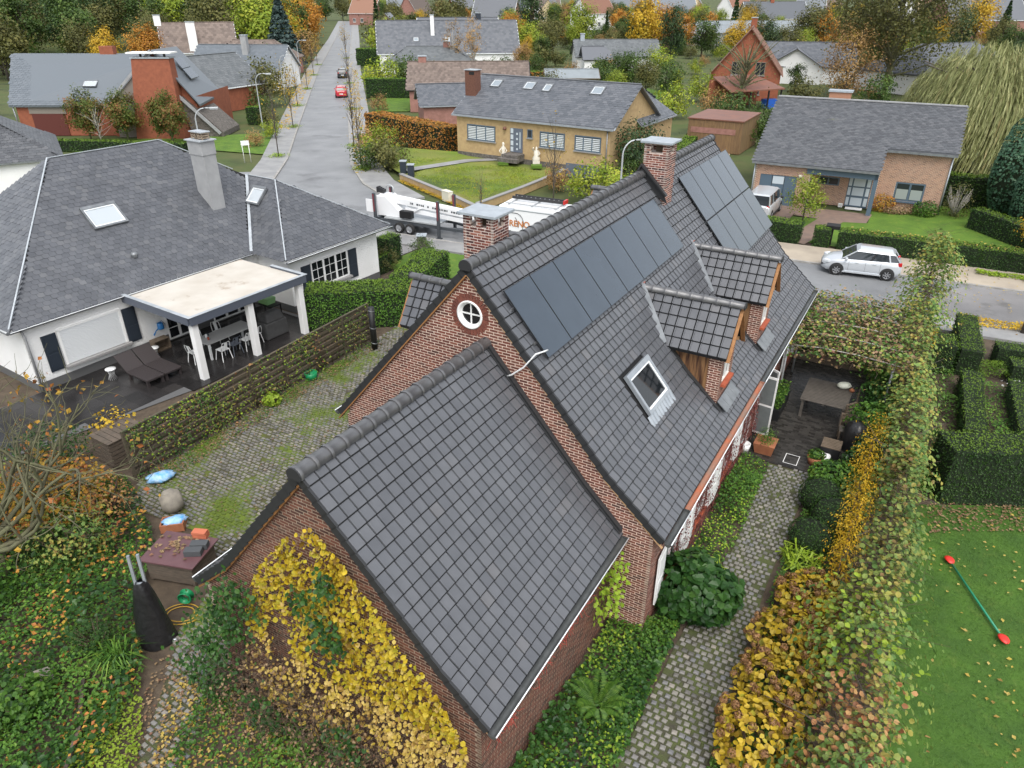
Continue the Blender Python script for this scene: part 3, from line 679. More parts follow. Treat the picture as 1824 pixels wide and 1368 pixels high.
# planes
yr = 5.1; A_ = (5.05, yr, RZW); B_ = (10.2, yr, RZW); ev0 = (-.35, -.1, EZ); RB = (17.0, -.1, EZ)
apx = (13.2, .84, 5.46); C1 = (10.45, -2.5, EZ); C2 = (17.5, -2.5, EZ); E_ = (13.2, 2.95, 5.46)
mb = MB()
mb.add([ev0, (10.45, -.1, EZ), E_, (12.7, 3.3, 5.77), B_, A_], [[0, 1, 2, 3, 4, 5]])       # front slope deck
mb.add([ev0, A_, (-.35, 10.3, EZ)], [[0, 1, 2]]); mb.add([A_, B_, (15.3, 10.3, EZ), (-.35, 10.3, EZ)], [[0, 1, 2, 3]])
mb.add([B_, (15.3, 10.3, EZ), (17.0, 0.0, EZ)], [[0, 1, 2]]); mb.add([B_, (17.0, 0.0, EZ), (12.7, 3.3, 5.77)], [[0, 1, 2]])
mb.add([C1, apx, E_, (10.45, -.1, EZ)], [[0, 1, 2, 3]]); mb.add([C1, C2, apx], [[0, 1, 2]]); mb.add([C2, (17.5, 1.0, EZ), E_, apx], [[0, 1, 2, 3]])
mb.build('roof_deck', 'deck', W)
def sdist(c): w = np.array(ww(*c)); return np.linalg.norm(w - cw)
g_ = math.sqrt(1 + SLP * SLP); dnf = np.array([0, -1, -SLP]) / g_; org = np.array([0, yr, RZW]); Lf = 5.2 * g_
slates(W, org, (1, 0, 0), dnf, [(5.05, 0), (10.2, 0), (12.6, 2.45), (12.9, 3.0), (10.45, Lf), (-.35, Lf)], nobj=300, score=sdist)
# left hip end: faces -x
dl = np.array(ev0) + np.array([0, 5.2, 0]); top = np.array(A_); dv = dl - top; Ll = np.linalg.norm(dv)
slates(W, top, (0, 1, 0), dv / Ll, [(0, 0), (5.2, Ll), (-5.2, Ll)])
# wing left slope (faces -x)
top = np.array([13.2, .84, 5.46]); bt = np.array([10.45, .84, EZ]); dv = bt - top; Ll = np.linalg.norm(dv)
slates(W, top, (0, 1, 0), dv / Ll, [(0, 0), (2.11, 0), (-.94, Ll), (-3.34, Ll)])
# wing front hip (faces -y)
bt = np.array([13.2, -2.5, EZ]); dv = bt - np.array(apx); Ll = np.linalg.norm(dv)
slates(W, apx, (1, 0, 0), dv / Ll, [(0, 0), (4.3, Ll), (-2.75, Ll)])
mb = MB()
for a, b_ in ((ev0, A_), (A_, B_), (B_, (12.7, 3.3, 5.77)), (C1, apx), (apx, E_), (apx, C2)):
    mb.beam(np.array(a) + (0, 0, .055), np.array(b_) + (0, 0, .055), .055, .03)
mb.build('hip_flashing', 'lead', W)
mb = MB(); mb.beam(np.array([10.45, -.1, EZ + .06]), np.array(E_) + (0, 0, .07), .13, .03); mb.build('valley', 'lead', W)
gutter(-.4, 10.4, -.22, EZ - .04, W, -1, m='zinc', r=.08); gutter(10.4, 17.5, -2.6, EZ - .04, W, -1, m='zinc', r=.08)
mb = MB(); mb.tube([(-.45, -.2, EZ - .06), (-.45, 10.3, EZ - .06)], .07, 8); mb.build('gutter', 'zinc', W)
mb = MB(); mb.box(-.3, 10.7, -.12, .0, EZ - .16, EZ - .02).box(10.5, 17.4, -2.5, -2.2, EZ - .16, EZ - .02).box(-.35, 0, 0, 10.2, EZ - .16, EZ - .02); mb.build('soffit', 'whitewash', W)
MB().tube([(.02, -.06, 2.66), (.06, -.09, 2.3), (.06, -.09, .1)], .045, 10).build('downpipe', 'cement', W)
def ax_slope(x, y, up=.06): return np.array([x, y, EZ + SLP * (y + .1) + up])
vx = [(1, 0, 0), dnf, -np.cross((1, 0, 0), dnf)]; vx[2] = vx[2] if vx[2][2] > 0 else -vx[2]
mat('glass_blind', (.42, .46, .49), .12, spec=.8)
velux(W, ax_slope(5.5, 2.62), vx, 1.5, 1.12, 'zinc', False, 'glass_blind')
dv = np.array([-2.75, 0, -2.71]); dv /= np.linalg.norm(dv); nn = np.array([dv[2], 0, -dv[0]]); nn = nn if nn[2] > 0 else -nn
velux(W, np.array([12.45, 1.46, 4.80]), [(0, 1, 0), dv, nn], 1.0, 1.0, 'zinc', False, 'glass_blind')
# chimney
c = bpy.data.objects.new('chimney', None); COL.objects.link(c); c.parent = W
MB().box(10.2, 10.9, 1.85, 2.78, 3.6, 7.0).build('stack', 'cement', c, bevel=.015); MB().box(10.17, 10.93, 1.82, 2.81, 7.0, 7.62).build('crown', 'cement', c, bevel=.015)
MB().box(10.1, 11.0, 1.74, 2.9, 7.62, 7.67).build('cap', 'lead', c)
for y in (2.05, 2.52):
    mb = MB(); 
    for z in (7.72, 7.82, 7.92): mb.box(10.36, 10.76, y - .17, y + .17, z, z + .05)
    for sx in (10.38, 10.74):
        for sy in (-.15, .15): mb.box(sx - .02, sx + .02, y + sy - .02, y + sy + .02, 7.67, 7.98)
    mb.build('chimney_pot', 'mortar_grey', c); MB().box(10.3, 10.82, y - .21, y + .21, 7.98, 8.02).build('pot_cap', 'lead', c)
MB().tube([ax_slope(5.47, .97, .0), ax_slope(5.47, .97, .12)], .1, 12).lathe([(.0, .10), (.11, .08), (.15, 0), (.14, -.03)], ax_slope(5.47, .97, .14), 16).build('roof_vent', 'zinc', W)
# front windows and doors
mb = MB()
for i in range(21): mb.box(1.28, 3.66, -.03, .0, .72 + i * .066, .72 + i * .066 + .058)
mb.build('roller_shutter', 'blind_white', W)
mb = MB(); mb.box(1.18, 1.28, -.05, .01, .7, 2.16).box(3.66, 3.76, -.05, .01, .7, 2.16).box(1.18, 3.76, -.05, .011, 2.11, 2.2); mb.build('window_surround', 'whitewash', W)
MB().box(1.1, 3.85, -.22, .0, .60, .69).build('sill', 'stone_sill', W)
def dark_shutter(x, y, w=.55, z0=.62, z1=2.12):
    o = MB().box(x, x + w, y - .06, y - .015, z0, z1).build('shutter', 'shutter_dark', W)
    mb = MB()
    for a, b_ in ((z0 + .08, (z0 + z1) / 2 - .05), ((z0 + z1) / 2 + .05, z1 - .08)): mb.box(x + .08, x + w - .08, y - .075, y - .058, a, b_)
    mb.build('panel', 'shutter_dark', o)
for x, y in ((.58, 0), (3.8, 0), (11.45, -2.2), (14.55, -2.2)): dark_shutter(x, y)
def glazed(x0, x1, y, z0, z1, cols, nx, nz, parent, fr=.07):
    mb = MB(); mb.box(x0, x1, y - .06, y + .0, z0, z0 + fr).box(x0, x1, y - .06, y + .0, z1 - fr, z1)
    wc = (x1 - x0) / cols
    for i in range(cols + 1):
        x = x0 + i * wc; mb.box(max(x0, x - fr / 2 - .02), min(x1, x + fr / 2 + .02), y - .0605, y + .0005, z0 + fr, z1 - fr)
    o = mb.build('window', 'white_paint', parent); gb = MB()
    for i in range(cols):
        for j in range(1, nx): x = x0 + i * wc + j * wc / nx; gb.box(x - .012, x + .012, y - .045, y - .02, z0 + fr, z1 - fr)
    for j in range(1, nz): z = z0 + j * (z1 - z0) / nz; gb.box(x0 + .05, x1 - .05, y - .0455, y - .0195, z - .012, z + .012)
    gb.build('glazing_bar', 'white_paint', o); MB().box(x0 + .03, x1 - .03, y - .03, y - .012, z0 + .03, z1 - .03).build('pane', 'glass', o); return o
glazed(12.05, 14.45, -2.2, .85, 2.2, 3, 2, 3, W); MB().box(11.95, 14.55, -2.42, -2.2, .74, .845).build('sill', 'stone_sill', W)
glazed(5.55, 6.65, 0, .08, 2.15, 2, 1, 4, W); glazed(7.85, 9.95, 0, .08, 2.15, 3, 1, 3, W)
# canopy
mb = MB(); mb.box(4.0, 9.75, -4.5, -.02, 2.42, 2.46); mb.build('canopy_ceiling', 'whitewash', W)
mb = MB(); mb.box(4.08, 9.67, -4.42, -.25, 2.60, 2.66); mb.build('canopy_roof', 'canopy_top', W)
mb = MB(); mb.box(4.0, 9.75, -4.56, -4.44, 2.40, 2.74).box(3.94, 4.06, -4.44, -.02, 2.405, 2.735).box(9.69, 9.81, -4.44, -2.3, 2.405, 2.735); mb.build('canopy_fascia', 'canopy_fascia', W, bevel=.008)
mb = MB(); mb.box(3.92, 9.83, -4.58, -4.42, 2.74, 2.757).box(3.92, 4.08, -4.42, -.02, 2.7395, 2.756).box(9.67, 9.83, -4.42, -2.3, 2.7395, 2.756); mb.build('canopy_trim', 'lead', W)
for x, y in ((4.2, -4.32), (6.8, -4.32), (9.45, -4.32)): MB().box(x - .13, x + .13, y - .13, y + .13, .0, 2.41).build('post', 'whitewash', W, bevel=.01)
# terrace
def wpoly(pts): return [ww(x, y)[:2] for x, y in pts]
TE = sheet('terrace', wpoly([(-4, -3.6), (3.4, -4.75), (10.7, -4.75), (10.7, .0), (-4, .0)]), .004, 'plinth'); mat('terrace_slab', (.03, .03, .03), .26, ramp=[(0, (.018, .017, .017)), (.5, (.026, .024, .024)), (1, (.038, .035, .034))], spec=.4, vary=.3, ns=1.5)
te_me = MB().box(-.296, .296, -.296, .296, -.008, .0).mesh('paving_slab', 'terrace_slab')
for i in range(24):
    for j in range(8):
        x, y = -3.6 + i * .6, -.33 - j * .6
        if y > -3.95 - .155 * min(x, 3.4) or x > 3.1: inst('paving_slab', te_me, TE, (*ww(x, y)[:2], .014), (0, 0, WRZ)) if y > -4.6 else None
# garden furniture under the canopy
def chair(x, y, a, m, label):
    t = thing('garden_chair', label, 'chair', ww(x, y, .016), WRZ + a, 'metal chairs around the terrace table'); s = .21
    for sx in (-1, 1):
        for sy in (-1, 1): MB().beam((sx * (s + .03), sy * (s + .03), 0), (sx * (s - .03), sy * (s - .03), .45), .03, .03).build('leg', m, t)
    MB().box(-s, s, -s, s, .45, .475).build('seat', m, t, bevel=.012)
    mb = MB(); mb.tube([(-s, -s, .46), (-s + .01, -s - .06, .7), (-s + .05, -s - .09, .84), (s - .05, -s - .09, .84), (s - .01, -s - .06, .7), (s, -s, .46)], .014, 6); mb.beam((0, -s, .46), (0, -s - .085, .84), .14, .01); mb.build('backrest', m, t)
    return t
chair(5.75, -3.5, 0, 'chair_white', 'white metal chair near side of terrace table, closest to the loungers')
chair(6.35, -3.45, 0, 'chair_grey', 'dark grey metal chair between white ones at the terrace table')
chair(6.95, -3.5, 0, 'chair_white', 'white metal chair on near side of terrace table, right of the dark grey one')
chair(7.5, -3.35, .1, 'chair_white', 'white metal chair half hidden behind the middle canopy post')
chair(4.95, -2.75, -pi / 2, 'chair_white', 'white metal chair at the left head of the terrace table')
chair(6.85, -1.85, pi, 'chair_white', 'white metal chair on the far side of the terrace table, centre')
chair(5.85, -1.9, pi, 'chair_white', 'white metal chair on the far side of the terrace table, by the left post')
t = thing('garden_table', 'long grey terrace table under the canopy with white metal chairs', 'table', ww(6.5, -2.75, .016), WRZ)
MB().box(-1.2, 1.2, -.48, .48, .72, .76).build('tabletop', 'table_grey', t, bevel=.008)
for sx in (-1, 1):
    for sy in (-1, 1): MB().box(sx * 1.1 - .04, sx * 1.1 + .04, sy * .4 - .04, sy * .4 + .04, 0, .72).build('leg', 'chair_white', t)
for i, (x, y, h, r_, m) in enumerate(((5.7, -2.6, .16, .05, 'chair_white'), (5.62, -2.85, .12, .045, 'red_clay'), (5.85, -2.45, .10, .07, 'shutter_dark'))):
    o = MB().lathe([(.001, 0), (r_ * .8, 0), (r_, h * .5), (r_ * .9, h), (r_ * .7, h), (.001, h * .9)], (0, 0, 0), 12).build('jar', m, None, ww(x, y, .776)); tag(o, ['pale jar on the terrace table', 'small reddish jar on the terrace table', 'dark bowl on the terrace table'][i], 'jar')
def lounger(x, lab):
    t = thing('sun_lounger', lab, 'lounger', ww(x, -2.3, .016), WRZ, 'brown woven loungers on the terrace'); w = .37
    MB().box(-w, w, -.95, .45, .26, .34).build('base', 'rattan', t, bevel=.01)
    mb = MB(); mb.beam((0, .45, .32), (0, 1.15, .82), w * 1.96, .06, up=(0, -.6, .8)); mb.build('backrest', 'rattan', t)
    for sx in (-1, 1):
        for y in (-.85, .35): MB().box(sx * .3 - .05, sx * .3 + .05, y - .05, y + .05, 0, .26).build('leg', 'rattan', t)
lounger(2.82, 'dark brown sun lounger with raised back, left of the pair by the white wall'); lounger(3.60, 'dark brown sun lounger with raised back, right of the pair near the canopy post')
def stool(x, y, lab):
    t = thing('wire_stool', lab, 'stool', ww(x, y, .016), 0, 'wire stools beside the loungers'); MB().lathe([(.001, .46), (.2, .46), (.2, .43), (.001, .43)], n=18).build('top', 'chair_white', t); mb = MB()
    for i in range(14): a = i * 2 * pi / 14; mb.tube([(.15 * cos(a), .15 * sin(a), .43), (.09 * cos(a + .5), .09 * sin(a + .5), .22), (.17 * cos(a + 1), .17 * sin(a + 1), .01)], .006, 4)
    mb.build('base', 'chair_white', t)
stool(4.25, -.95, 'white wire stool between the loungers and the crate shelf'); stool(2.15, -1.3, 'white wire stool left of the brown loungers')
t = thing('crate_shelf', 'wooden crate standing on the terrace against the white wall with plants on it', 'crate', ww(4.85, -.45, .016), WRZ)
mb = MB(); mb.box(-.35, .35, -.2, -.17, 0, .03).box(-.35, -.32, -.2, .2, 0, .5).box(.32, .35, -.2, .2, 0, .5).box(-.32, .32, -.2, .2, .47, .5).box(-.32, .32, -.2, .2, 0, .03).box(-.32, .32, .17, .2, .03, .47); mb.build('crate', 'old_wood', t)
t = thing('watering_can', 'blue watering can hanging on the white wall above the crate', 'watering can', ww(5.2, -.16, .78), WRZ)
MB().lathe([(.001, 0), (.13, 0), (.14, .05), (.12, .26), (.10, .28)], n=16).build('body', 'can_blue', t); MB().tube([(-.1, 0, .06), (-.25, 0, -.02), (-.38, 0, -.18)], [.03, .022, .04], 8).build('spout', 'can_blue', t); MB().tube([(.12, 0, .05), (.22, 0, .15), (.1, 0, .34), (-.05, 0, .30)], .014, 6).build('handle', 'can_blue', t)
t = thing('barbecue', 'barbecue under a dark grey cover on the terrace by the right canopy post', 'barbecue', ww(8.55, -3.3, .016), WRZ)
mb = MB(); mb.prism([(-.62, -.34), (.62, -.34), (.62, .34), (-.62, .34)], 0, .75, top=[(-.58, -.31), (.58, -.31), (.58, .31), (-.58, .31)]); mb.prism([(-.5, -.31), (.5, -.31), (.5, .31), (-.5, .31)], .75, 1.15, top=[(-.4, -.18), (.4, -.18), (.4, .2), (-.4, .2)]); mb.build('cover', 'cover_grey', t, bevel=.06)
t = thing('planter_shelf', 'black shelf with a pale green storage box, behind the covered barbecue', 'shelf', ww(9.2, -2.3, .016), WRZ)
mb = MB(); mb.box(-.3, .3, -.6, .6, 1.05, 1.1)
for sx in (-.27, .27):
    for sy in (-.57, .57): mb.box(sx - .02, sx + .02, sy - .02, sy + .02, 0, 1.05)
mb.build('frame', 'black', t)
tag(MB().prism([(-.22, -.3), (.22, -.3), (.22, .3), (-.22, .3)], 0, .28, top=[(-.26, -.35), (.26, -.35), (.26, .35), (-.26, .35)]).build('storage_box', 'green_box', None, ww(9.2, -2.3, 1.118), WRZ), 'pale green plastic box on the black shelf by the barbecue', 'box')
# ------------------------------------------------------------------ slatted fence along the drive
F = thing('slat_fence', 'brown horizontal slat fence overgrown with climbers along the cobbled drive', 'fence', (-11.9, 18.6, 0)); F0 = np.array([-11.9, 18.6]); F1 = np.array([-6.25, 28.9])
fd = (F1 - F0) / np.linalg.norm(F1 - F0); fl = np.linalg.norm(F1 - F0); npan = 7; pl = fl / npan; fn = np.array([fd[1], -fd[0]])
slat_m = {}
for i in range(npan + 1):
    p = fd * pl * i; MB().box(-.045, .045, -.045, .045, 0, 1.82).build('post', 'fence_wood', F, (p[0], p[1], 0), math.atan2(fd[1], fd[0]))
b = MB(); b.box(0, pl - .1, -.010, .010, -.058, .058); sl_me = b.mesh('slat', 'fence_wood')
for i in range(npan):
    for j in range(13):
        p = fd * (pl * i + .05) + fn * (.03 if j % 2 else -.03); o = inst('slat', sl_me, F, (p[0], p[1], .14 + j * .128), (rng.normal(0, .03), rng.normal(0, .004), math.atan2(fd[1], fd[0])))
for i in range(npan): p = fd * (pl * i + .02); inst('top_rail', MB().box(0, pl - .04, -.04, .04, -.015, .015).mesh('top_rail', 'fence_wood') if i == 0 else bpy.data.objects['top_rail'].data, F, (p[0], p[1], 1.80), (0, 0, math.atan2(fd[1], fd[0])))
t = thing('gate_post', 'thick black post at the far end of the slat fence', 'post', (-5.93, 28.11, 0)); MB().tube([(0, 0, 0), (0, 0, 1.95)], .13, 14).build('post', 'black', t); 
for z in (.3, 1.0, 1.78): MB().tube([(-.005, 0, z), (.005, 0, z + .04)], .137, 14).build('collar', 'zinc', t)
# ------------------------------------------------------------------ cobbles
COB = [(0, (.11, .105, .095)), (.3, (.19, .18, .16)), (.6, (.24, .225, .195)), (.85, (.155, .158, .165)), (1, (.29, .26, .22))]
mat('cobble', (.2, .2, .2), .45, ramp=COB, bump=.3, bs=45, spec=.5, vary=.2, ns=8)
mat('cobble_mossy', (.2, .2, .2), .6, ramp=COB, bump=.3, bs=45, spec=.4, vary=.2, ns=8, stain=((.085, .12, .018), .5, .49, .14))
mat('moss_joint', (.085, .095, .022), .9, col2=(.06, .052, .03), ns=2.2, bump=.8, bs=40, stain=((.11, .155, .018), .5, .44, .12))
mat('moss_joint2', (.075, .095, .025), .9, col2=(.055, .05, .035), ns=3., bump=.8, bs=40)
cob = MB().prism([(-.5, -.5), (.5, -.5), (.5, .5), (-.5, .5)], -1, .55, top=[(-.5, -.5), (.5, -.5), (.5, .5), (-.5, .5)])
def cobble_mesh(name, m, lx, ly, h=.05):
    a, b_, c_ = lx / 2, ly / 2, .022; v = [(-a, -b_, -h), (a, -b_, -h), (a, b_, -h), (-a, b_, -h), (-a, -b_ + 0, .012), (a, -b_, .012), (a, b_, .012), (-a, b_, .012), (-a + c_, -b_ + c_, .026), (a - c_, -b_ + c_, .026), (a - c_, b_ - c_, .026), (-a + c_, b_ - c_, .026)]
    f = [[0, 1, 5, 4], [1, 2, 6, 5], [2, 3, 7, 6], [3, 0, 4, 7], [4, 5, 9, 8], [5, 6, 10, 9], [6, 7, 11, 10], [7, 4, 8, 11], [8, 9, 10, 11]]
    return np.array(v, float), np.array(f)
def inpoly(P, poly):
    x, y = P[:, 0], P[:, 1]; ins = np.zeros(len(P), bool); n = len(poly)
    for i in range(n):
        (x0, y0), (x1, y1) = poly[i], poly[(i + 1) % n]; c = ((y0 > y) != (y1 > y)) & (x < (x1 - x0) * (y - y0) / (y1 - y0 + 1e-12) + x0); ins ^= c
    return ins
def cobbles(parent, poly, ang, px, py, gap, m, nobj, z=.012, jit=.012, drop=.03):
    P = np.array(poly); cx, cy = P.mean(0); d = np.array([cos(ang), sin(ang)]); e = np.array([-d[1], d[0]]); Rr = 16
    S, Tt = [], []
    for k, r_ in enumerate(np.arange(-Rr, Rr, py)):
        for s in np.arange(-Rr, Rr, px): S.append(s + (k % 2) * px / 2); Tt.append(r_)
    S = np.array(S) + rng.normal(0, jit, len(S)); Tt = np.array(Tt) + rng.normal(0, jit * .6, len(Tt)); Q = np.array([cx, cy]) + S[:, None] * d + Tt[:, None] * e
    Q = Q[inpoly(Q, poly)]; Q = Q[rng.uniform(size=len(Q)) > drop]; n = len(Q); dist = np.hypot(Q[:, 0], Q[:, 1]); order = np.argsort(dist); v, f = cobble_mesh('', m, px - gap, py - gap)
    b = MB(); b.add(v, f, 0, 0.); me = b.mesh('cobble', m)
    for i in order[:nobj]: inst('cobble', me, parent, (Q[i][0], Q[i][1], z + rng.normal(0, .004)), (rng.normal(0, .03), rng.normal(0, .03), ang + rng.normal(0, .06)), (rng.uniform(.88, 1.05), rng.uniform(.88, 1.05), 1))
    R_ = Q[order[nobj:]]; n = len(R_); a = ang + rng.normal(0, .06, n); s1 = rng.uniform(.86, 1.06, n); s2 = rng.uniform(.86, 1.06, n)
    X = v[None, :, 0] * s1[:, None]; Y = v[None, :, 1] * s2[:, None]; tl = rng.normal(0, .03, (n, 2))
    V = np.stack([X * np.cos(a)[:, None] - Y * np.sin(a)[:, None] + R_[:, :1], X * np.sin(a)[:, None] + Y * np.cos(a)[:, None] + R_[:, 1:], v[None, :, 2] + z + rng.normal(0, .004, n)[:, None] + X * tl[:, :1] + Y * tl[:, 1:]], 2)
    b = MB(); b.add(V.reshape(-1, 3), (f[None] + len(v) * np.arange(n)[:, None, None]).reshape(-1, 4), 0, np.repeat(rng.uniform(0, 1, n), len(f))); tag(b.build('cobbles', m, parent), kind='stuff')
drive = [(-11.4, 17.2), (-11.8, 18.7), (-10.75, 20.55), (-9.25, 23.35), (-7.9, 25.75), (-6.2, 28.8), (-5.4, 30.4), (-3.0, 32.5), hw(10, -4.25)[:2], hw(0, -4.25)[:2], hw(-.1, -3.25)[:2], hw(-5.7, -3.25)[:2], (-7.5, 10.9), (-8.1, 12.4), (-7.6, 14.4), (-9.2, 16.2)]
D = sheet('driveway', drive, .0, 'moss_joint'); cobbles(D, drive, rad(-30.31), .185, .13, .045, 'cobble_mossy', 300)
walk = [hw(-6.4, 5.35)[:2], hw(-5.2, 6.95)[:2], hw(-2.0, 7.0)[:2], hw(3, 6.85)[:2], hw(8.75, 6.95)[:2], hw(8.75, 5.6)[:2], hw(4, 5.7)[:2], hw(0, 5.45)[:2], hw(-3, 5.45)[:2]]
PTH = sheet('garden_path', walk, .0, 'moss_joint2'); cobbles(PTH, walk, rad(-30.31), .168, .155, .05, 'cobble', 300)
walk2 = [(-8.0, 12.3), (-7.1, 12.2), (-6.55, 9.8), (-6.4, 7.2), (-7.3, 7.2), (-7.6, 9.8)]; PT2 = sheet('side_path', walk2, -.004, 'moss_joint2'); cobbles(PT2, walk2, rad(-30.31), .185, .14, .05, 'cobble', 60, drop=.25)
# dark wet pavers of the dining terrace
mat('paver', (.05, .05, .05), .24, ramp=[(0, (.022, .020, .018)), (.5, (.034, .031, .028)), (1, (.05, .046, .041))], spec=.4, bump=.15, bs=30)
mat('paver_joint', (.03, .028, .026), .6)
TER = sheet('paved_terrace', [hw(8.8, 4.65)[:2], hw(8.8, 8.4)[:2], hw(17.2, 8.6)[:2], hw(17.2, 4.65)[:2]], .006, 'paver_joint')
C, Hf = [], []
for k, u in enumerate(np.arange(8.9, 17.1, .105)):
    for v in np.arange(4.7, 8.4, .21): C.append((u, -(v + (k % 2) * .105), .012 + rng.normal(0, .002))); Hf.append((.0495, .102, .012))
b = MB(); b.boxes(C, Hf, t=rng.uniform(0, 1, len(C))); o = b.build('pavers', 'paver', TER, (HX, HY, 0), HRZ); o['kind'] = 'stuff'
# ------------------------------------------------------------------ other houses
mat('brick_orange', (.3, .15, .09), .85, ramp=[(0, (.20, .095, .06)), (.35, (.33, .16, .10)), (.7, (.40, .21, .13)), (1, (.27, .13, .085))], bump=.4, bs=40)
mat('mortar_cream', (.55, .48, .39), .95)
mat('brick_yellow', (.46, .33, .17), .85, col2=(.36, .25, .13), ns=3.5, bump=.4, bs=20)
mat('brick_red_far', (.29, .095, .05), .85, col2=(.22, .07, .038), ns=2.5, bump=.4, bs=18)
mat('brick_pink_far', (.33, .17, .14), .85, col2=(.24, .12, .095), ns=2.5)
mat('stone_rubble', (.16, .145, .13), .9, col2=(.07, .062, .055), ns=5, bump=1., bs=8)
mat('slate_far', (.105, .115, .13), .42, ramp=[(0, (.085, .093, .105)), (.5, (.11, .118, .132)), (1, (.135, .142, .155))], bump=.3, bs=10, spec=.5)
mat('slate_light', (.17, .19, .21), .42, ramp=[(0, (.118, .135, .152)), (.5, (.13, .148, .165)), (1, (.145, .162, .18))], spec=.5)
mat('slate_worn', (.1, .1, .11), .5, ramp=[(0, (.065, .068, .075)), (.5, (.085, .09, .098)), (1, (.11, .113, .12))], bump=.3, bs=10, spec=.45, stain=((.13, .14, .075), .5, .66, .12))
mat('tile_brown', (.18, .135, .11), .7, ramp=[(0, (.12, .092, .078)), (.5, (.16, .125, .105)), (1, (.20, .155, .13))])
mat('tile_red', (.24, .12, .08), .75, ramp=[(0, (.16, .08, .055)), (.5, (.21, .105, .07)), (1, (.26, .14, .095))])
mat('tile_grey', (.12, .13, .135), .5, ramp=[(0, (.10, .11, .115)), (.5, (.125, .135, .14)), (1, (.15, .16, .165))])
mat('flat_grey', (.24, .27, .29), .6, col2=(.19, .21, .22), ns=.5)
mat('cream_wall', (.62, .50, .32), .8, col2=(.54, .43, .27), ns=1.); mat('white_wall', (.80, .80, .79), .8, col2=(.73, .73, .72), ns=.7)
mat('steel_blue', (.085, .125, .165), .45); mat('steel_blue_pale', (.27, .33, .38), .35); mat('grey_door', (.11, .13, .165), .5)
mat('brown_door', (.10, .025, .02), .5); mat('taupe', (.20, .175, .15), .7); mat('rust_metal', (.24, .15, .07), .7, col2=(.15, .09, .05), ns=2.5, stretch=(3, 3, .4))
mat('rust_red', (.22, .09, .055), .5, col2=(.15, .07, .05), ns=1); mat('blind_stripe', (.62, .66, .68), .5); mat('statue', (.62, .58, .50), .8)
mat('win_far', (.02, .024, .03), .12, spec=.7); mat('blue_plastic', (.02, .10, .45), .5); mat('polycarb', (.50, .56, .60), .3)
HOUSES = []
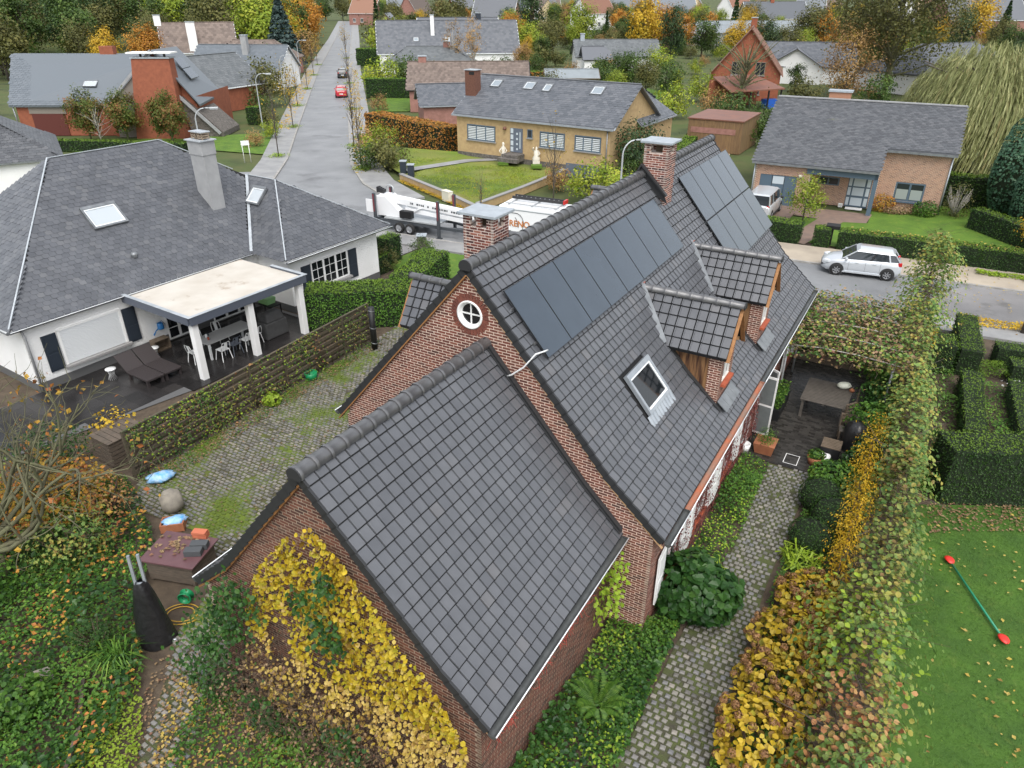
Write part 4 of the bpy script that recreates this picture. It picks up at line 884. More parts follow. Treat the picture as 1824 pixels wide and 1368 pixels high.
def house(name, label, ox, oy, deg, L, Wd, he, hr, wall, roof, ry=None, over=.35, hips=(0, 0), sl=None, wins=(), chims=(), vel=(), cat='house', group=None, barge='white_edge', back=None, z0=0., fr='white_paint'):
    t = thing(name, label, cat, (ox, oy, z0), rad(deg), group); ry = ry if ry is not None else Wd / 2; sf = (hr - he) / ry; sb_ = (hr - he) / (Wd - ry)
    g_ = [(0, 0, 0), (0, Wd, 0), (0, Wd, he - .1)] + ([] if hips[0] or hips[1] else [(0, ry, hr - .15)]) + [(0, 0, he - .1)]
    MB().extr([(x, y, z) for x, y, z in g_], (L, 0, 0)).build('wall', wall, t)
    h0, h1 = hips; o = over; ef = he - sf * o * .6; r0, r1 = (-o if not h0 else h0), (L + o if not h1 else L - h1)
    F = [(r0, ry, hr), (r1, ry, hr), (L + o, -o * .6, ef), (-o, -o * .6, ef)]; Bk = [(r0, ry, hr), (r1, ry, hr), (L + o, Wd + o * .6, he - sb_ * o * .6), (-o, Wd + o * .6, he - sb_ * o * .6)]
    mb = MB()
    for q in (F, Bk): mb.extr(q, (0, 0, -.12))
    if h0: mb.extr([(r0, ry, hr), F[3], Bk[3]], (0, 0, -.12))
    if h1: mb.extr([(r1, ry, hr), F[2], Bk[2]], (0, 0, -.12))
    mb.build('roof', roof, t)
    if sl:
        dv = np.array([0, -o * .6 - ry, ef - hr]); Ls = np.linalg.norm(dv); slates(t, (0, ry, hr + .012), (1, 0, 0), dv / Ls, [(r0, 0), (r1, 0), (L + o, Ls), (-o, Ls)], cw_=sl[0], rg=sl[1], m=roof, name='roof_covering')
        if h0:
            dv = np.array([-o - r0, 0, ef - hr]); Lh = np.linalg.norm(dv); slates(t, (r0, ry, hr + .012), (0, 1, 0), dv / Lh, [(0, 0), (Wd - ry + o * .6, Lh), (-ry - o * .6, Lh)], cw_=sl[0], rg=sl[1], m=roof, name='roof_covering')
        if h1:
            dv = np.array([L + o - r1, 0, ef - hr]); Lh = np.linalg.norm(dv); slates(t, (r1, ry, hr + .012), (0, 1, 0), dv / Lh, [(0, 0), (Wd - ry + o * .6, Lh), (-ry - o * .6, Lh)], cw_=sl[0], rg=sl[1], m=roof, name='roof_covering')
    mb = MB(); mb.beam((r0, ry, hr + .05), (r1, ry, hr + .05), .22, .07); mb.build('ridge', roof, t)
    if barge:
        mb = MB()
        for x, h in ((-o - .015, h0), (L + o + .015, h1)):
            if not h: mb.beam((x, ry, hr - .08), (x, -o * .6, ef - .08), .03, .2, up=(1, 0, 0)); mb.beam((x, ry, hr - .08), (x, Wd + o * .6, he - sb_ * o * .6 - .08), .03, .2, up=(1, 0, 0))
        mb.beam((-o, -o * .6 - .06, ef - .07), (L + o, -o * .6 - .06, ef - .07), .1, .12); mb.build('fascia', barge, t)
    for w in wins: window(t, L, Wd, *w, fr=fr)
    ca, sa = cos(rad(deg)), sin(rad(deg)); HOUSES.append((ox + ca * L / 2 - sa * Wd / 2, oy + sa * L / 2 + ca * Wd / 2, math.hypot(L, Wd) / 2 * .9 + .5))
    for (x, y, w, d, top, m) in chims:
        zb = hr - abs(y - ry) * (sf if y < ry else sb_) - .5; c = MB().box(x - w / 2, x + w / 2, y - d / 2, y + d / 2, zb, top).build('chimney', m, t); MB().box(x - w / 2 - .08, x + w / 2 + .08, y - d / 2 - .08, y + d / 2 + .08, top, top + .1).build('cap', 'cap_slab', c)
    n_ = np.array([0, -sf, 1]); n_ /= np.linalg.norm(n_); d_ = np.array([0, -1, -sf]); d_ /= np.linalg.norm(d_)
    for (x, y, w, h) in vel: velux(t, np.array([x, y, he + sf * y + .03]), [(1, 0, 0), d_, n_], w, h, 'zinc', False, 'glass_sky')
    return t
def window(t, L, Wd, face, s0, s1, z0, z1, kind='w', fr='white_paint', off=.0):
    def bx(mb, a, b_, c, d, p0, p1):
        if face == 'f': mb.box(a, b_, -p1 + off, -p0 + off, c, d)
        elif face == 'b': mb.box(a, b_, Wd + p0, Wd + p1, c, d)
        elif face == 'l': mb.box(-p1, -p0, a, b_, c, d)
        else: mb.box(L + p0, L + p1, a, b_, c, d)
        return mb
    if kind == 'd':
        o = bx(MB(), s0, s1, z0, z1, .0, .06).build('door', fr, t); bx(MB(), s0 + .12, s1 - .12, z0 + (z1 - z0) * .45, z1 - .15, .055, .075).build('pane', 'win_far', o); return o
    f = .08 if s1 - s0 > 1 else .06; mb = MB(); bx(mb, s0, s1, z0, z0 + f, .0, .07); bx(mb, s0, s1, z1 - f, z1, .0, .07); bx(mb, s0, s0 + f, z0 + f, z1 - f, .0, .0695); bx(mb, s1 - f, s1, z0 + f, z1 - f, .0, .0695)
    if s1 - s0 > .9:
        for k in range(1, 2 if s1 - s0 < 2 else 3): x = s0 + (s1 - s0) * k / (2 if s1 - s0 < 2 else 3); bx(mb, x - f / 2, x + f / 2, z0 + f, z1 - f, .0, .0695)
    o = mb.build('window', fr, t); bx(MB(), s0 + .03, s1 - .03, z0 + .03, z1 - .03, .0, .03).build('pane', 'win_far', o)
    if kind == 'b':
        mb = MB(); n = max(4, int((z1 - z0 - .2) / .13))
        for i in range(n): z = z0 + .1 + (z1 - z0 - .2) * i / n; bx(mb, s0 + .1, s1 - .1, z, z + (z1 - z0 - .2) / n * .62, .028, .036)
        mb.build('blind', 'blind_stripe', o)
    bx(MB(), s0 - .08, s1 + .08, z0 - .09, z0 - .005, .0, .14).build('sill', 'stone_sill' if fr != 'white_paint' else 'white_paint', t); return o
# yellow brick bungalow across the road
k_ = .91
def yz(z): return 1.224 + .91 * z
YH = house('yellow_brick_house', 'yellow brick bungalow with slate roof, four skylights and garden statues across the road', -4.9, 67.4, -32.5, 15.0, 9.1, 4.23, 6.95, 'brick_yellow', 'slate_far', ry=4.55, sl=(.42, .26), barge='zinc_light', fr='steel_blue',
    wins=[('f', 1.26 * k_, 4.51 * k_, yz(.93), yz(2.35), 'b'), ('f', 8.11 * k_, 8.63 * k_, yz(1.68), yz(2.42)), ('f', 9.44 * k_, 12.04 * k_, yz(1.0), yz(2.37), 'b'), ('f', 13.07 * k_, 15.66 * k_, yz(1.05), yz(2.37), 'b'), ('r', 6.0, 7.4, 2.4, 3.6)],
    vel=[(1.95, 3.55, 1.0, 1.05), (5.4, 3.55, 1.05, 1.05), (7.25, 3.45, .8, 1.0), (12.0, 3.55, 1.1, 1.1)])
c = MB().box(-.35, .75, 1.9, 2.75, 4.6, 7.5).build('chimney', 'brick_brown', YH); MB().box(-.42, .82, 1.83, 2.82, 7.5, 7.56).build('cap', 'cap_slab', c); MB().box(.1, .65, 1.885, 2.0, 7.15, 7.4).build('flue', 'black', c)
MB().box(.0, 15.0, -.03, .0, .0, .95).build('plinth', 'stone_rubble', YH)
d = MB().box(5.66, 6.9, -.06, .0, yz(.23), yz(2.4)).build('front_door', 'grey_door', YH); mb = MB()
for i in range(4): mb.box(5.72, 5.98, -.075, -.055, yz(.3) + i * .5, yz(.3) + i * .5 + .38); mb.box(6.28, 6.44, -.075, -.055, yz(.45) + i * .42, yz(.45) + i * .42 + .16)
mb.box(6.62, 6.70, -.075, -.055, yz(.6), yz(2.1)); mb.build('door_glass', 'polycarb', d)
MB().box(11.15, 14.17, -.05, .0, .0, 1.1).build('garage_door', 'grey_door', YH); MB().box(5.5, 7.1, -1.2, -.04, .85, 1.4).box(5.3, 7.3, -1.6, -1.2, .85, 1.15).build('steps', 'stone_rubble', YH)
MB().tube([(14.8, -.1, 4.1), (14.8, -.1, .1)], .05, 8).build('downpipe', 'zinc', YH); MB().tube([(15.1, 8.6, 4.1), (15.1, 8.2, 3.7), (15.1, 8.2, .1)], .07, 8).build('downpipe', 'pipe_white', YH)
MB().lathe([(.001, .16), (.14, .12), (.16, -.1), (.001, -.14)], (5.15, -.15, yz(2.3)), 10).build('wall_lamp', 'rust_red', YH)
house('yellow_brick_wing', 'slate-roofed rear wing behind the yellow brick bungalow', *(-4.9 + 15.3 * .843 + 5.5 * .537, 67.4 - 15.3 * .537 + 5.5 * .843), 57.5, 7.0, 5.0, 3.9, 6.2, 'brick_yellow', 'slate_far', hips=(0, 2.4), sl=(.42, .26), barge='zinc_light')
# lawn plot with retaining walls
mb = MB(); pts = [(-9.0, 60.2, .40), (-4.7, 53.9, .40), (-2.65, 50.5, .40), (.7, 55.5, .42), (3.5, 60.1, .45), (4.3, 62.3, .5), (-3.9, 67.0, .85), (-10.5, 70.3, .7), (-11.0, 64.5, .3)]
mb.add(pts, [list(range(9))]); tag(mb.build('front_lawn', 'meadow'), kind='structure')
def low_wall(name, label, pts, h, m, cap='stone_sill', w=.25):
    t = thing(name, label, 'wall', (*pts[0], 0)); x0, y0 = pts[0]
    for i in range(len(pts) - 1):
        (a, b_), (c, d) = pts[i], pts[i + 1]; MB().beam((a - x0, b_ - y0, h / 2), (c - x0, d - y0, h / 2), w, h).build('wall', m, t); MB().beam((a - x0, b_ - y0, h + .03), (c - x0, d - y0, h + .03), w + .1, .06).build('coping', cap, t)
    return t
low_wall('garden_wall', 'low yellow brick retaining wall with coping along the pavement below the lawn', [(-9.1, 60.0), (-4.8, 53.7), (-2.7, 50.25)], .48, 'brick_yellow')
low_wall('garden_wall', 'yellow brick retaining wall beside the sunken garage ramp', [(-2.45, 50.35), (.85, 55.3), (3.7, 60.0), (4.6, 62.0)], .55, 'brick_yellow')
sheet('garden_walk', [(-9.2, 61.3), (-8.5, 60.4), (-3.6, 64.2), (-.6, 64.9), (-.4, 65.9), (-4.2, 65.2)], .9 - .28, 'pavement'); 
for i, (x, y, lab) in enumerate(((-.75, 63.9, 'pale standing garden statue left of the grey front door'), (2.05, 62.6, 'pale seated garden statue right of the grey front door'))):
    t = thing('garden_statue', lab, 'statue', (x, y, .62)); mb = MB(); mb.box(-.3, .3, -.3, .3, 0, .35); mb.build('plinth', 'statue', t)
    mb = MB(); mb.lathe([(.18, .35), (.2, .6), (.14, .9), (.19, 1.25), (.07, 1.4), (.11, 1.52), (.10, 1.62), (.001, 1.7)] if i == 0 else [(.3, .35), (.34, .6), (.2, .85), (.22, 1.15), (.07, 1.3), (.11, 1.4), (.001, 1.58)], (0, 0, 0), 12); mb.tube([(.15, 0, 1.2), (.3, -.1, 1.0), (.15, -.2, .8)], .05, 6); mb.tube([(-.15, 0, 1.2), (-.32, -.05, 1.3 if i else 1.0), (-.25, -.15, 1.5 if i else .8)], .05, 6); mb.build('figure', 'statue', t)
    tag(MB().box(-.45, .45, -.4, .4, -.0, .22).build('statue_planter', 'grass', None, (x, y - .85, .62)), ['clipped green box plant before the standing statue', 'clipped green box plant before the seated statue'][i], 'plant')
for x, y, h, m, nm, lab in ((-9.0, 61.0, 1.3, 'shutter_dark', 'gate_pillar', 'dark gate pillar by the shrubs at the garden walk'), (-8.2, 59.6, 1.3, 'shutter_dark', 'letterbox', 'dark letterbox pillar with red clay pot on the retaining wall'), (-5.42, 42.1, .78, 'stone_rubble', 'stone_pillar', 'short slate-stone pillar with flat cap at the lawn corner')):
    t = thing(nm, lab, 'pillar', (x, y, 0)); MB().box(-.25, .25, -.25, .25, 0, h).build('pillar', m, t); MB().box(-.3, .3, -.3, .3, h, h + .06).build('cap', 'cap_slab', t)
# brick bungalow on the right
RHx, RHy = 17.22, 52.8
RH = thing('brick_bungalow', 'orange-brown brick bungalow with wide slate roof and steel-blue porch, garage and windows', 'house', (RHx, RHy, 0), rad(-27.5))
sR = .475
mb = MB(); mb.extr([(.3, .35, 0), (.3, 12.6, 0), (.3, 12.6, 3.4), (.3, 7.37, 6.3), (.3, .35, 2.95)], (3.65, 0, 0)); mb.extr([(3.95, 2.2, 0), (3.95, 12.6, 0), (3.95, 12.6, 3.4), (3.95, 7.37, 6.3), (3.95, 2.2, 3.85)], (4.3, 0, 0)); mb.extr([(8.25, 2.75, 0), (8.25, 12.6, 0), (8.25, 12.6, 3.4), (8.25, 7.37, 6.3), (8.25, 2.75, 4.1)], (4.1, 0, 0)); mb.build('wall_core', 'mortar_cream', RH)
brick_wall(RH, [(.3, 0), (3.95, 0), (3.95, 2.95), (.3, 2.95)], (0, .35, 0), (1, 0, 0), (0, -1, 0), mats=('brick_orange', 'mortar_cream'), rects=[(.62, 3.15, 0, 2.1)])
brick_wall(RH, [(3.95, 0), (8.25, 0), (8.25, 3.6), (3.95, 3.6)], (0, 2.2, 0), (1, 0, 0), (0, -1, 0), mats=('brick_orange', 'mortar_cream'), rects=[(4.35, 5.8, 1.4, 1.95), (6.4, 7.9, 0, 2.05)])
brick_wall(RH, [(8.25, 0), (12.35, 0), (12.35, 4.05), (8.25, 4.05)], (0, 2.75, 0), (1, 0, 0), (0, -1, 0), mats=('brick_orange', 'mortar_cream'), rects=[(9.4, 11.25, .7, 1.95)])
brick_wall(RH, [(.3, 0), (12.5, 0), (12.5, 3.4), (7.37, 6.1), (.3, 2.9)], (.3, 0, 0), (0, 1, 0), (-1, 0, 0), mats=('brick_orange', 'mortar_cream'))
brick_wall(RH, [(2.75, 0), (12.5, 0), (12.5, 3.4), (7.37, 6.1), (2.75, 4.0)], (12.35, 0, 0), (0, 1, 0), (1, 0, 0), mats=('brick_orange', 'mortar_cream'))
g0 = math.sqrt(1 + sR * sR); mb = MB(); mb.extr([(-.05, 0, 3.0), (8.3, 0, 3.0), (8.3, 2.35, 3.0 + sR * 2.35), (12.65, 2.35, 3.0 + sR * 2.35), (12.65, 7.37, 6.5), (-.05, 7.37, 6.5)], (0, 0, -.12)); mb.extr([(-.05, 7.37, 6.5), (12.65, 7.37, 6.5), (12.65, 13.0, 3.3), (-.05, 13.0, 3.3)], (0, 0, -.12)); mb.build('roof', 'slate_worn', RH)
dR = np.array([0, -1, -sR]) / g0; slates(RH, (0, 7.37, 6.515), (1, 0, 0), dR, [(-.05, 0), (12.65, 0), (12.65, 5.02 * g0), (8.3, 5.02 * g0), (8.3, 7.37 * g0), (-.05, 7.37 * g0)], cw_=.30, rg=.19, m='slate_worn', name='roof_covering')
MB().beam((-.05, 7.37, 6.55), (12.65, 7.37, 6.55), .3, .08).build('ridge', 'cement', RH)
mb = MB(); mb.box(-.05, 8.3, -.12, .0, 2.84, 2.98).box(8.3, 12.65, 2.25, 2.36, 3.92, 4.06); mb.build('gutter', 'zinc', RH)
mb = MB(); mb.box(3.7, 8.25, .16, .34, 2.42, 2.84).box(8.05, 8.25, .16, 2.2, 2.425, 2.835); mb.build('porch_fascia', 'steel_blue', RH); MB().box(8.0, 8.28, .1, .4, 0, 2.42).build('porch_column', 'steel_blue', RH); MB().box(3.95, 8.05, .34, 2.2, 2.7, 2.75).build('porch_ceiling', 'white_paint', RH)
gd = MB().box(.62, 3.15, .30, .36, .0, 2.1).build('garage_door', 'steel_blue', RH); mb = MB()
for x in (1.46, 2.3): mb.box(x - .015, x + .015, .285, .301, .05, 2.08)
mb.build('door_joint', 'black', gd); MB().box(1.5, 2.26, .28, .302, 1.5, 2.02).build('pane', 'polycarb', gd)
o = MB().box(4.35, 5.8, 2.1, 2.2, 1.4, 1.95).build('window', 'steel_blue', RH); MB().box(4.45, 5.0, 2.09, 2.102, 1.48, 1.88).box(5.1, 5.7, 2.09, 2.102, 1.48, 1.88).build('pane', 'win_far', o)
o = MB().box(6.4, 7.9, 2.1, 2.2, .04, 2.05).build('front_door', 'steel_blue', RH); mb = MB()
for z in (.15, .85, 1.5): mb.box(6.75, 7.5, 2.085, 2.102, z, z + .55); mb.box(6.45, 6.65, 2.085, 2.102, z, z + .55); mb.box(7.62, 7.85, 2.085, 2.102, z, z + .55)
mb.build('pane', 'polycarb', o)
o = MB().box(9.4, 11.25, 2.66, 2.75, .7, 1.95).build('window', 'steel_blue', RH); MB().box(9.5, 10.27, 2.645, 2.662, .8, 1.87).box(10.4, 11.15, 2.645, 2.662, .8, 1.87).build('pane', 'win_far', o); mat('curtain', (.27, .31, .29), .7); MB().box(9.52, 10.25, 2.638, 2.646, .82, 1.5).box(10.42, 11.13, 2.638, 2.646, .82, 1.5).build('blind', 'curtain', o); MB().box(9.3, 11.35, 2.52, 2.66, .6, .69).build('sill', 'steel_blue', RH)
for x, y, z1 in ((.16, .22, 2.85), (12.42, 2.6, 3.9)): MB().tube([(x, y, z1), (x, y, .05)], .05, 8).build('downpipe', 'zinc_light', RH)
c = MB().box(3.5, 5.0, 7.6, 8.4, 5.4, 7.0).build('chimney', 'brick_orange', RH); MB().box(3.4, 5.1, 7.5, 8.5, 7.0, 7.12).build('cap', 'cap_slab', c); MB().lathe([(.001, -.1), (.12, -.1), (.12, .1), (.001, .12)], (3.32, .2, 2.18), 12).build('wall_lamp', 'cream', RH)
# orange brick house with the leaning gable, top left
DH = thing('orange_brick_house', 'orange brick house with big sloping chimney, slate roof and brown garage door', 'house', (-47, 82, 0)); q = lambda x, y, z: (x + 47, y - 82, z)
mb = MB(); mb.add([q(-52.4, 80.8, 0), q(-42.2, 80.8, 0), q(-42.2, 80.8, 3.1), q(-52.4, 80.8, 3.1), q(-55, 95, 0), q(-38, 95, 0), q(-38, 95, 3.1), q(-55, 95, 3.1)], [[0, 1, 2, 3], [1, 5, 6, 2], [5, 4, 7, 6], [4, 0, 3, 7]])
mb.add([q(-42.2, 80.3, 0), q(-33.0, 80.3, 0), q(-33.0, 80.3, 3.2), q(-36.3, 80.3, 8.3), q(-42.2, 80.3, 3.1)], [[0, 1, 2, 3, 4]]); mb.add([q(-33.0, 80.3, 0), q(-33.0, 90, 0), q(-33.0, 90, 4.0), q(-33.0, 80.3, 4.0)], [[0, 1, 2, 3]]); mb.build('wall', 'brick_red_far', DH)
mb = MB(); F_ = [q(-52.9, 80.5, 3.1), q(-42.0, 80.5, 3.1), q(-37.6, 82.0, 8.0), q(-38.5, 85.4, 7.6), q(-55.7, 87.9, 7.5)]; mb.extr(F_, (0, 0, -.2)); mb.extr([q(-55.7, 87.9, 7.5), q(-38.5, 85.4, 7.6), q(-37, 95.5, 3.0), q(-56.5, 95.5, 3.0)], (0, 0, -.2)); mb.build('roof', 'slate_light', DH)
ax = np.array([1, 0, 0.]); tp = np.array(q(-55.7, 87.9, 7.5)); bt = np.array(q(-52.9, 80.5, 3.1)); dv = bt - tp; Ld = np.linalg.norm(dv); dvu = dv / Ld; dvu2 = np.array([0, dv[1], dv[2]]); Ly = np.linalg.norm(dvu2); dvu2 /= Ly
slates(DH, tp + (0, 0, .0), ax, dvu2, [(.1, 0), (17.0, 0), (17.3, .4), (13.6, Ly), (2.9, Ly)], cw_=.5, rg=.32, m='slate_light', name='roof_covering')
mb = MB(); mb.extr([q(-36.3, 79.6, 8.45), q(-32.4, 79.6, 3.3), q(-33.4, 89, 3.4), q(-37.6, 89, 8.2)], (0, 0, -.2)); mb.build('side_roof', 'slate_light', DH)
o = MB(); 
for i in range(2): 
    a = np.array(q(-35.4 + i * .75, 82.5 - .0, 7.35 - i * 1.0)); o.extr([a, a + (.7, 0, -.93), a + (.5, 2.6, -.95), a + (-.2, 2.6, -.02)], (0, 0, .08))
o.build('solar_panel', 'panel', DH)
mb = MB(); mb.extr([q(-36.4, 79.5, 8.5), q(-42.5, 79.5, 3.05), q(-42.3, 79.5, 2.8), q(-36.4, 79.5, 8.2)], (0, .12, 0)); mb.extr([q(-35.0, 79.5, 4.9), q(-30.7, 79.5, .5), q(-30.9, 79.5, .3), q(-35.2, 79.5, 4.7)], (0, .12, 0)); mb.build('bargeboard', 'cement', DH)
MB().add([q(-41.6, 79.75, 0), q(-38.5, 79.75, 0), q(-37.2, 79.75, 7.4), q(-41.8, 79.75, 3.3)], [[0, 1, 2, 3]]).build('gable_panel', 'taupe', DH)
mb = MB(); mb.extr([q(-34.8, 79.9, 4.5), q(-33.8, 79.9, 0), q(-30.6, 79.9, 0), q(-30.6, 79.9, .5)], (0, 5, 0)); mb.build('stone_wing', 'stone_rubble', DH)
ch = MB(); ch.add([q(-39.3, 78.6, 0), q(-34.2, 78.6, 0), q(-34.2, 80.2, 0), q(-39.3, 80.2, 0), q(-38.15, 78.9, 7.7), q(-34.4, 78.9, 7.7), q(-34.4, 80.2, 7.7), q(-38.15, 80.2, 7.7)], [[0, 1, 5, 4], [1, 2, 6, 5], [2, 3, 7, 6], [3, 0, 4, 7], [4, 5, 6, 7]]); c = ch.build('chimney', 'brick_red_far', DH); mb = MB(); mb.box(8.75, 12.7, -3.2, -1.7, 7.7, 7.82); mb.build('chimney_top', 'cap_slab', c); mb = MB(); mb.box(8.5, 13.0, -3.3, -1.6, 8.15, 8.27); mb.build('chimney_cover', 'white_paint', c); mb = MB()
for x in (9.6, 12.0): mb.box(x - .08, x + .08, -2.6, -2.4, 7.8, 8.17)
mb.build('cover_support', 'black', c)
MB().box(-3.9, -.4, -1.3, -1.2, 0, 2.2).build('garage_door', 'brown_door', DH); MB().box(-4.1, -.2, -1.28, -1.19, 2.22, 2.95).build('garage_lintel', 'taupe', DH)
velux(DH, np.array(q(-44.9, 82.7, 4.95)), [(1, 0, 0), dvu2, np.array([0, dvu2[2], -dvu2[1]])], 1.5, 1.0, 'zinc', False, 'glass_blind')
MB().box(1.5, 3.0, 5.3, 6.2, 7.0, 8.3).build('small_chimney', 'brick_red_far', DH)
MB().tube([q(-52.6, 80.6, 3.0), q(-52.5, 80.6, .1)], .07, 6).build('downpipe', 'zinc', DH)
# the rest of the village, each with its own look
house('slate_corner_house', 'weathered grey slate roof of the house at the left picture edge', -47, 46.0, 32, 16, 11, 3.0, 6.4, 'white_wall', 'slate_worn', hips=(4, 5), sl=(.4, .26), barge='zinc')
house('red_tile_bungalow', 'brick house with dark pantile roof and white verge behind the orange brick house', -40.5, 90.0, 63, 16, 9.5, 3.0, 6.4, 'brick_red_far', 'tile_grey', sl=(.5, .4), chims=[(6, 5, .7, .6, 7.2, 'brick_red_far')])
house('white_gable_house', 'white house with twin tall white chimneys and brown roof below the wood', -66, 150, 20, 13, 9, 3.5, 8.3, 'white_wall', 'tile_brown', chims=[(-.3, 4.5, 1.2, 1.0, 9.6, 'white_wall'), (5.5, .5, 1.6, 1.2, 8.5, 'white_wall')], sl=(.6, .45))
house('brown_villa', 'low brown-roofed villa beside the white house with twin chimneys', -55, 143, -8, 14, 9, 3.0, 5.8, 'brick_pink_far', 'tile_brown', hips=(3, 3), sl=(.6, .45))
house('grey_slate_bungalow', 'bungalow with pale slate roof half hidden behind the pantile house', -50, 122, -5, 14, 9, 3.0, 6.2, 'white_wall', 'slate_light', chims=[(8, 3, .9, .9, 7.6, 'cement')], sl=(.5, .35))
house('pink_brick_house', 'pink brick house with long brown tiled roof behind the yellow bungalow', -13.0, 97.8, 2, 15, 9, 2.8, 5.6, 'brick_pink_far', 'tile_brown', sl=(.32, .36), barge='black', wins=[('l', 2, 3, .8, 2.0), ('l', 5, 6, .8, 2.0)], chims=[(1.5, 4.6, 1.0, .7, 6.2, 'brick_pink_far')])
house('slate_garage', 'brick garage with blue-grey slate roof against the yellow bungalow', -9.9, 85.4, 12, 9, 6.5, 2.5, 4.3, 'brick_pink_far', 'slate_far', sl=(.36, .26), barge='zinc_light')
house('hip_roof_bungalow', 'bungalow with dark grey hipped tile roof behind the pink brick house', -22.0, 133, 4, 16, 10, 2.6, 5.2, 'white_wall', 'tile_grey', hips=(4, 4), sl=(.5, .4), chims=[(11, 5, 1.2, .8, 5.9, 'brick_pink_far')])
house('white_roadside_house', 'large white house with dark slate roof and slim white chimney by the straight street', -25.5, 152, 8, 27, 11, 3.2, 8.6, 'white_wall', 'slate_far', sl=(.55, .4), chims=[(10.5, 3.2, .7, .7, 9.6, 'white_wall')], vel=[(7.2, 2.2, 1.0, 1.0), (13.3, 2.2, 1.0, 1.0)], wins=[('l', 2, 3.2, 1, 2.4), ('l', 6, 7.2, 1, 2.4), ('l', 4, 5, 4.2, 5.4)])
house('white_back_house', 'white-edged grey roof rising behind the large roadside house', -20, 172, 5, 17, 10, 4, 8.6, 'white_wall', 'slate_far', chims=[(13, 5, 1.2, 1., 9.4, 'shutter_dark')])
house('cream_chalet', 'small cream chalet with black flared eaves beside the far street', -36.5, 262, 90, 10, 9, 3.0, 7.4, 'cream_wall', 'slate_far', over=.9, barge='black', wins=[('l', 2.2, 3.6, .9, 2.2), ('l', 5.2, 6.6, .9, 2.2)], fr='black')
house('white_ranch', 'long white bungalow with grey tiled roof and open dark garage in mid distance', 12.6, 152.5, 2, 16, 9, 2.6, 5.3, 'white_wall', 'tile_grey', sl=(.5, .4), barge='black', chims=[(1.4, 4.4, .8, .8, 6.3, 'cap_slab')])
house('white_ranch_garage', 'white garage wing with dark slate roof before the long white bungalow', 13.6, 147.5, 2, 6.0, 6, 2.5, 4.5, 'white_wall', 'slate_far', hips=(0, 2), barge='black', wins=[('f', 2.0, 5.0, .05, 2.1, 'd')], fr='black')
house('garden_shed', 'long low garden shed with grey felt roof behind the yellow bungalow', 5.3, 117.5, 1, 7.6, 4.5, 2.2, 3.2, 'old_wood', 'flat_grey', barge='old_wood', cat='shed')
house('red_gable_house', 'tall red brick house with steep gable, tiled roof and small white round plaque', 37.2, 108.0, 72, 12, 9.4, 3.6, 9.2, 'brick_red_far', 'tile_red', sl=(.4, .4), wins=[('l', 2.2, 3.5, 3.3, 5.0), ('l', 5.4, 6.7, 3.3, 5.0), ('l', 2.5, 4, .8, 2.2)], barge='tile_red', chims=[(9, 4.7, 1, .8, 10.2, 'brick_red_far')], fr='taupe')
house('white_t_house', 'white gabled bungalow with dark tiled roof right of the red brick house', 42, 131.5, -12, 14.5, 9, 2.8, 6.1, 'white_wall', 'slate_far', sl=(.5, .4), barge='black', wins=[('f', 1.5, 4, .8, 2.2)])
house('white_t_gable', 'white front gable of the bungalow right of the red brick house', 50.8, 128.5, 70, 6, 8.6, 2.8, 5.4, 'white_wall', 'slate_far', barge='black')
house('far_cream_bungalow', 'cream bungalow with grey roof and white garage door far right of centre', 95, 325, 8, 26, 12, 4, 10, 'cream_wall', 'slate_far', chims=[(12, 6, 1.4, 1.2, 11.5, 'brick_red_far')], wins=[('f', 3, 8, .8, 3), ('f', 17, 22, .2, 3.2, 'd')])
house('grey_flat_hall', 'wide low hall with pale grey roof beyond the red brick house', 50, 226, 5, 42, 22, 3.4, 6.0, 'pavement', 'flat_grey', hips=(6, 6), barge='cement')
house('yellow_cottage', 'tiny yellow gabled cottage in the distant village', 74, 362, 80, 12, 12, 4, 8.5, 'cream_wall', 'tile_brown', wins=[('l', 3, 4.5, 1, 3), ('l', 7, 9, 1.5, 3)], fr='black')
house('grey_villa', 'grey villa with white windows seen left of the orange tree at right', 143, 262, 5, 26, 14, 5.5, 12.5, 'brick_pink_far', 'slate_far', wins=[('f', 2, 5, 2.2, 4.4), ('f', 8, 11, 2.2, 4.4)])
house('white_terrace_house', 'large white and blue-roofed house at the top right corner', 172, 262, 0, 40, 18, 6, 14, 'white_wall', 'slate_light', chims=[(6, 9, 2, 2, 16.5, 'brick_pink_far')])
house('slate_villa', 'low slate-roofed villa behind the weeping willow', 60, 112, 25, 22, 13, 3, 6.6, 'white_wall', 'slate_far', hips=(5, 5), sl=(.55, .4))
rows = [(-75, 372, 'tile_red', 'brick_pink_far'), (-60, 395, 'slate_light', 'white_wall'), (-38, 330, 'tile_brown', 'brick_pink_far'), (-28, 410, 'slate_far', 'brick_red_far'), (-8, 372, 'slate_light', 'brick_pink_far'), (8, 440, 'tile_brown', 'white_wall'), (22, 385, 'slate_far', 'cream_wall'), (40, 430, 'tile_red', 'brick_red_far'), (55, 470, 'slate_light', 'white_wall'), (80, 440, 'tile_brown', 'brick_red_far'), (100, 420, 'slate_far', 'cream_wall'), (122, 450, 'tile_red', 'white_wall'), (140, 400, 'slate_light', 'brick_pink_far'), (165, 440, 'tile_brown', 'brick_red_far'), (190, 380, 'slate_far', 'white_wall'), (215, 420, 'tile_red', 'cream_wall'), (-15, 300, 'slate_far', 'brick_pink_far'), (62, 350, 'slate_light', 'brick_pink_far'), (118, 372, 'tile_brown', 'cream_wall'), (30, 320, 'tile_red', 'white_wall')]
nm_r = {'tile_red': 'red', 'slate_light': 'pale slate', 'tile_brown': 'brown', 'slate_far': 'dark slate'}; nm_w = {'brick_pink_far': 'pink brick', 'white_wall': 'white', 'brick_red_far': 'red brick', 'cream_wall': 'cream'}
